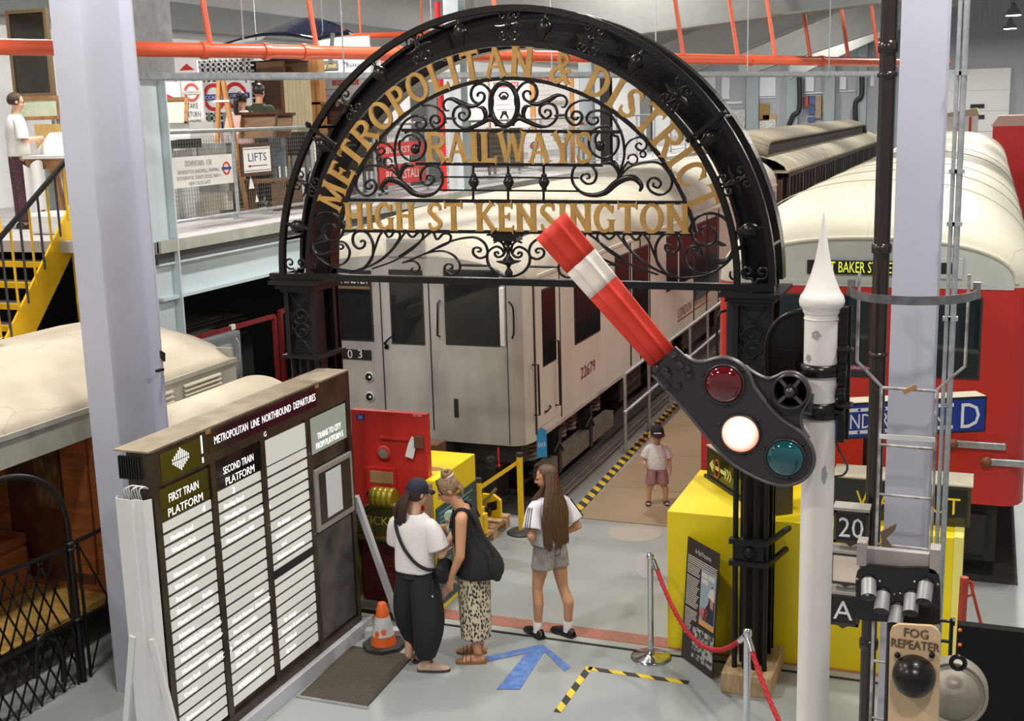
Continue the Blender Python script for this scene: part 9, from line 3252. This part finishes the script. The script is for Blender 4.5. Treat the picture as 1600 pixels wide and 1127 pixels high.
# ------------------------------------------------------------------ simpler standing figures
def stander(lab, loc, rz_, h, shirt, legs, hairm, bun=False, skin=SKIN2, short=True, legskin=False, arms='down', ponytail=False):
    k = h / 1.7
    t = thing('person', lab, 'person', loc, rz_)
    B = Body()
    def q(x, y, z): return V(x * k, y * k, z * k)
    B.ell(q(0, 0, .92), (.15 * k, .11 * k, .12 * k))
    B.ell(q(0, 0, 1.1), (.12 * k, .09 * k, .14 * k))
    B.ell(q(0, 0, 1.27), (.15 * k, .095 * k, .14 * k))
    B.cap(q(0, 0, 1.36), .055 * k, q(0, .02, 1.47), .048 * k)
    for s_ in (1, -1):
        B.cap(q(0, 0, 1.35), .04 * k, q(s_ * .16, 0, 1.34), .04 * k)
        if arms == 'down':
            e1, w1_ = q(s_ * .22, -.01, 1.08), q(s_ * .20, .08, .86)
        else:
            e1, w1_ = q(s_ * .22, .02, 1.10), q(s_ * .08, .25, 1.12)
        B.cap(q(s_ * .17, 0, 1.335), .040 * k, e1, .038 * k)
        B.cap(e1, .04 * k, w1_, .026 * k)
        B.hand(w1_, (0, .2, -1) if arms == 'down' else (-s_ * .6, .6, 0), (-s_, 0, 0) if arms == 'down' else (0, -1, 0), .95 * k, .4, -s_)
        B.chain([q(s_ * .08, 0, .88), q(s_ * .09, .02, .48), q(s_ * .095, -.02, .32), q(s_ * .095, -.02, .09)], [.085 * k, .055 * k, .055 * k, .036 * k])
        B.foot(q(s_ * .095, -.02, .09), (s_ * .1, 1, 0), .95 * k)
    HR_ = rot(0, 12)
    hc_ = q(0, .03, 1.575)
    B.head(hc_, HR_, k)
    B.build(t, skin, 0.009)
    eyes(t, hc_, HR_, k)
    cloth([ell_ring(q(0, 0, z), a * k, b * k, 28, w_, z * 9, 5, sq=2.4) for z, a, b, w_ in ((.90, .172, .132, .03), (1.0, .165, .122, .02), (1.12, .162, .115, .01), (1.25, .175, .115, 0), (1.34, .165, .098, 0), (1.39, .11, .075, 0), (1.42, .07, .062, 0))], shirt, 'shirt', t)
    for s_ in (1, -1):
        a, b = q(s_ * .175, 0, 1.34), q(s_ * .22, 0, 1.08)
        sleeve(a, b, 0.9, [.064 * k, .068 * k, .073 * k, .075 * k], shirt, t)
        if legskin:
            cloth([ell_ring(q(s_ * .05, 0, .96), .10 * k, .12 * k, 22), ell_ring(q(s_ * .07, 0, .8), .108 * k, .122 * k, 22, .02), ell_ring(q(s_ * .085, 0, .58), .112 * k, .12 * k, 22, .02)], legs, 'shorts_leg', t)
        else:
            cloth([ell_ring(q(s_ * .05, 0, .96), .10 * k, .12 * k, 22), ell_ring(q(s_ * .08, 0, .7), .10 * k, .11 * k, 22, .02), ell_ring(q(s_ * .095, 0, .4), .085 * k, .09 * k, 22, .02), ell_ring(q(s_ * .095, -.01, .08), .075 * k, .085 * k, 22, .02)], legs, 'trouser_leg', t)
        shoe(t, q(s_ * .095, -.02, 0), (s_ * .1, 1, 0), k, BLKL, 'shoe')
    mb = MB()
    tt = MB().ball((0, 0, 0), 1, 20, 12, (.084 * k, .10 * k, .096 * k))
    vs_ = [hc_ + HR_ @ (Vector(v) + V(0, -.012 * k, .024 * k)) for v in tt.v]
    fs_ = [f for f in tt.f if (sum(tt.v[i][1] for i in f) / 4 < (.03 + .6 * max(0, sum(tt.v[i][2] for i in f) / 4 / k - .03)) * k) and sum(tt.v[i][2] for i in f) / 4 > -.07 * k]
    mb.add(vs_, fs_, True)
    mb.build('hair', hairm, t, local=True)
    if ponytail:
        mb = MB()
        b0 = hc_ + HR_ @ V(0, -.10 * k, .03 * k)
        hair_lock(mb, [b0, b0 + V(-.03, -.05, -.05), b0 + V(-.05, -.05, -.16), b0 + V(-.06, -.02, -.28)], [.03, .04, .035, .01])
        mb.ball(b0 + V(-.0, -.02, .01), .045, 10, 8)
        mb.build('ponytail', hairm, t, local=True)
    return t


BLKH = mat('black_hair', (0.012, 0.010, 0.010), 0.4)
mz1 = at(380, 140, y=16.3)
q1 = at(378, 175, y=15.75)
stander('woman in pale pink top with black ponytail on the upper floor', (q1.x, 15.75, MEZ), math.radians(15), (at(384, 139, y=15.75).z - MEZ) * 0.985, mat('pale_pink_cotton', (0.66, 0.44, 0.40), 0.8), BLKC, BLKH, ponytail=True)
q2 = at(405, 175, y=15.9)
stander('man in dark green jumper standing beside the woman in pink', (q2.x, 15.9, MEZ), math.radians(5), (at(405, 126, y=15.9).z - MEZ) * 0.985, mat('dark_olive_knit', (0.035, 0.04, 0.02), 0.85), BLKC, BLKH, skin=SKIN)
q3 = at(26, 210, y=12.35)
stander('person in white top with patterned sleeve at the far left edge', (q3.x, 12.35, MEZ), math.radians(-30), 1.72, mat('white_patterned_top', (0.72, 0.70, 0.68), 0.8), mat('red_blue_print', (0.16, 0.06, 0.08), 0.8, var=0.8, scale=60), HAIR1, arms='fold')
BLUSH = bpy.data.materials.new('blue_striped_shorts')
BLUSH.use_nodes = True
BLUSH.node_tree.nodes['Principled BSDF'].inputs['Base Color'].default_value = (0.012, 0.03, 0.16, 1)
q4 = at(1108, 700, y=14.2)
bo = stander('boy in blue shorts half hidden behind the red panel', (q4.x, 14.2, 0.012), math.radians(95), 1.12, WHC, BLUSH, HAIR1, skin=SKIN, legskin=True)
k = 1.12 / 1.7
for s_ in (1, -1):
    for i in range(5):
        a = math.radians(100 + 170 * i / 4) if s_ < 0 else math.radians(-90 + 170 * i / 4)
        pts = [V((s_ * .07 + .113 * math.cos(a)) * k, .125 * math.sin(a) * k, .8 * k), V((s_ * .083 + .118 * math.cos(a)) * k, .127 * math.sin(a) * k, .62 * k)]
        MB().tube(pts, 0.007, 5).build('white_stripe', WHITE, bo, local=True)
p5 = at(1497, 212, y=38.5)
stander('small distant person in pale shirt far beyond the red train', (p5.x, 38.8, max(0.0, p5.z - 1.35)), math.radians(160), 1.7, mat('pale_blue_shirt', (0.55, 0.6, 0.62), 0.8), BLKC, HAIR1)
gz_ = max(0.0, p5.z - 1.35)
gl = MB().box(p5.x - 0.8, p5.x + 0.6, 38.3, 39.3, 0, gz_).build('viewing_platform', STEEL_G)
tag(gl, 'grey viewing platform far beyond the red train', 'platform')
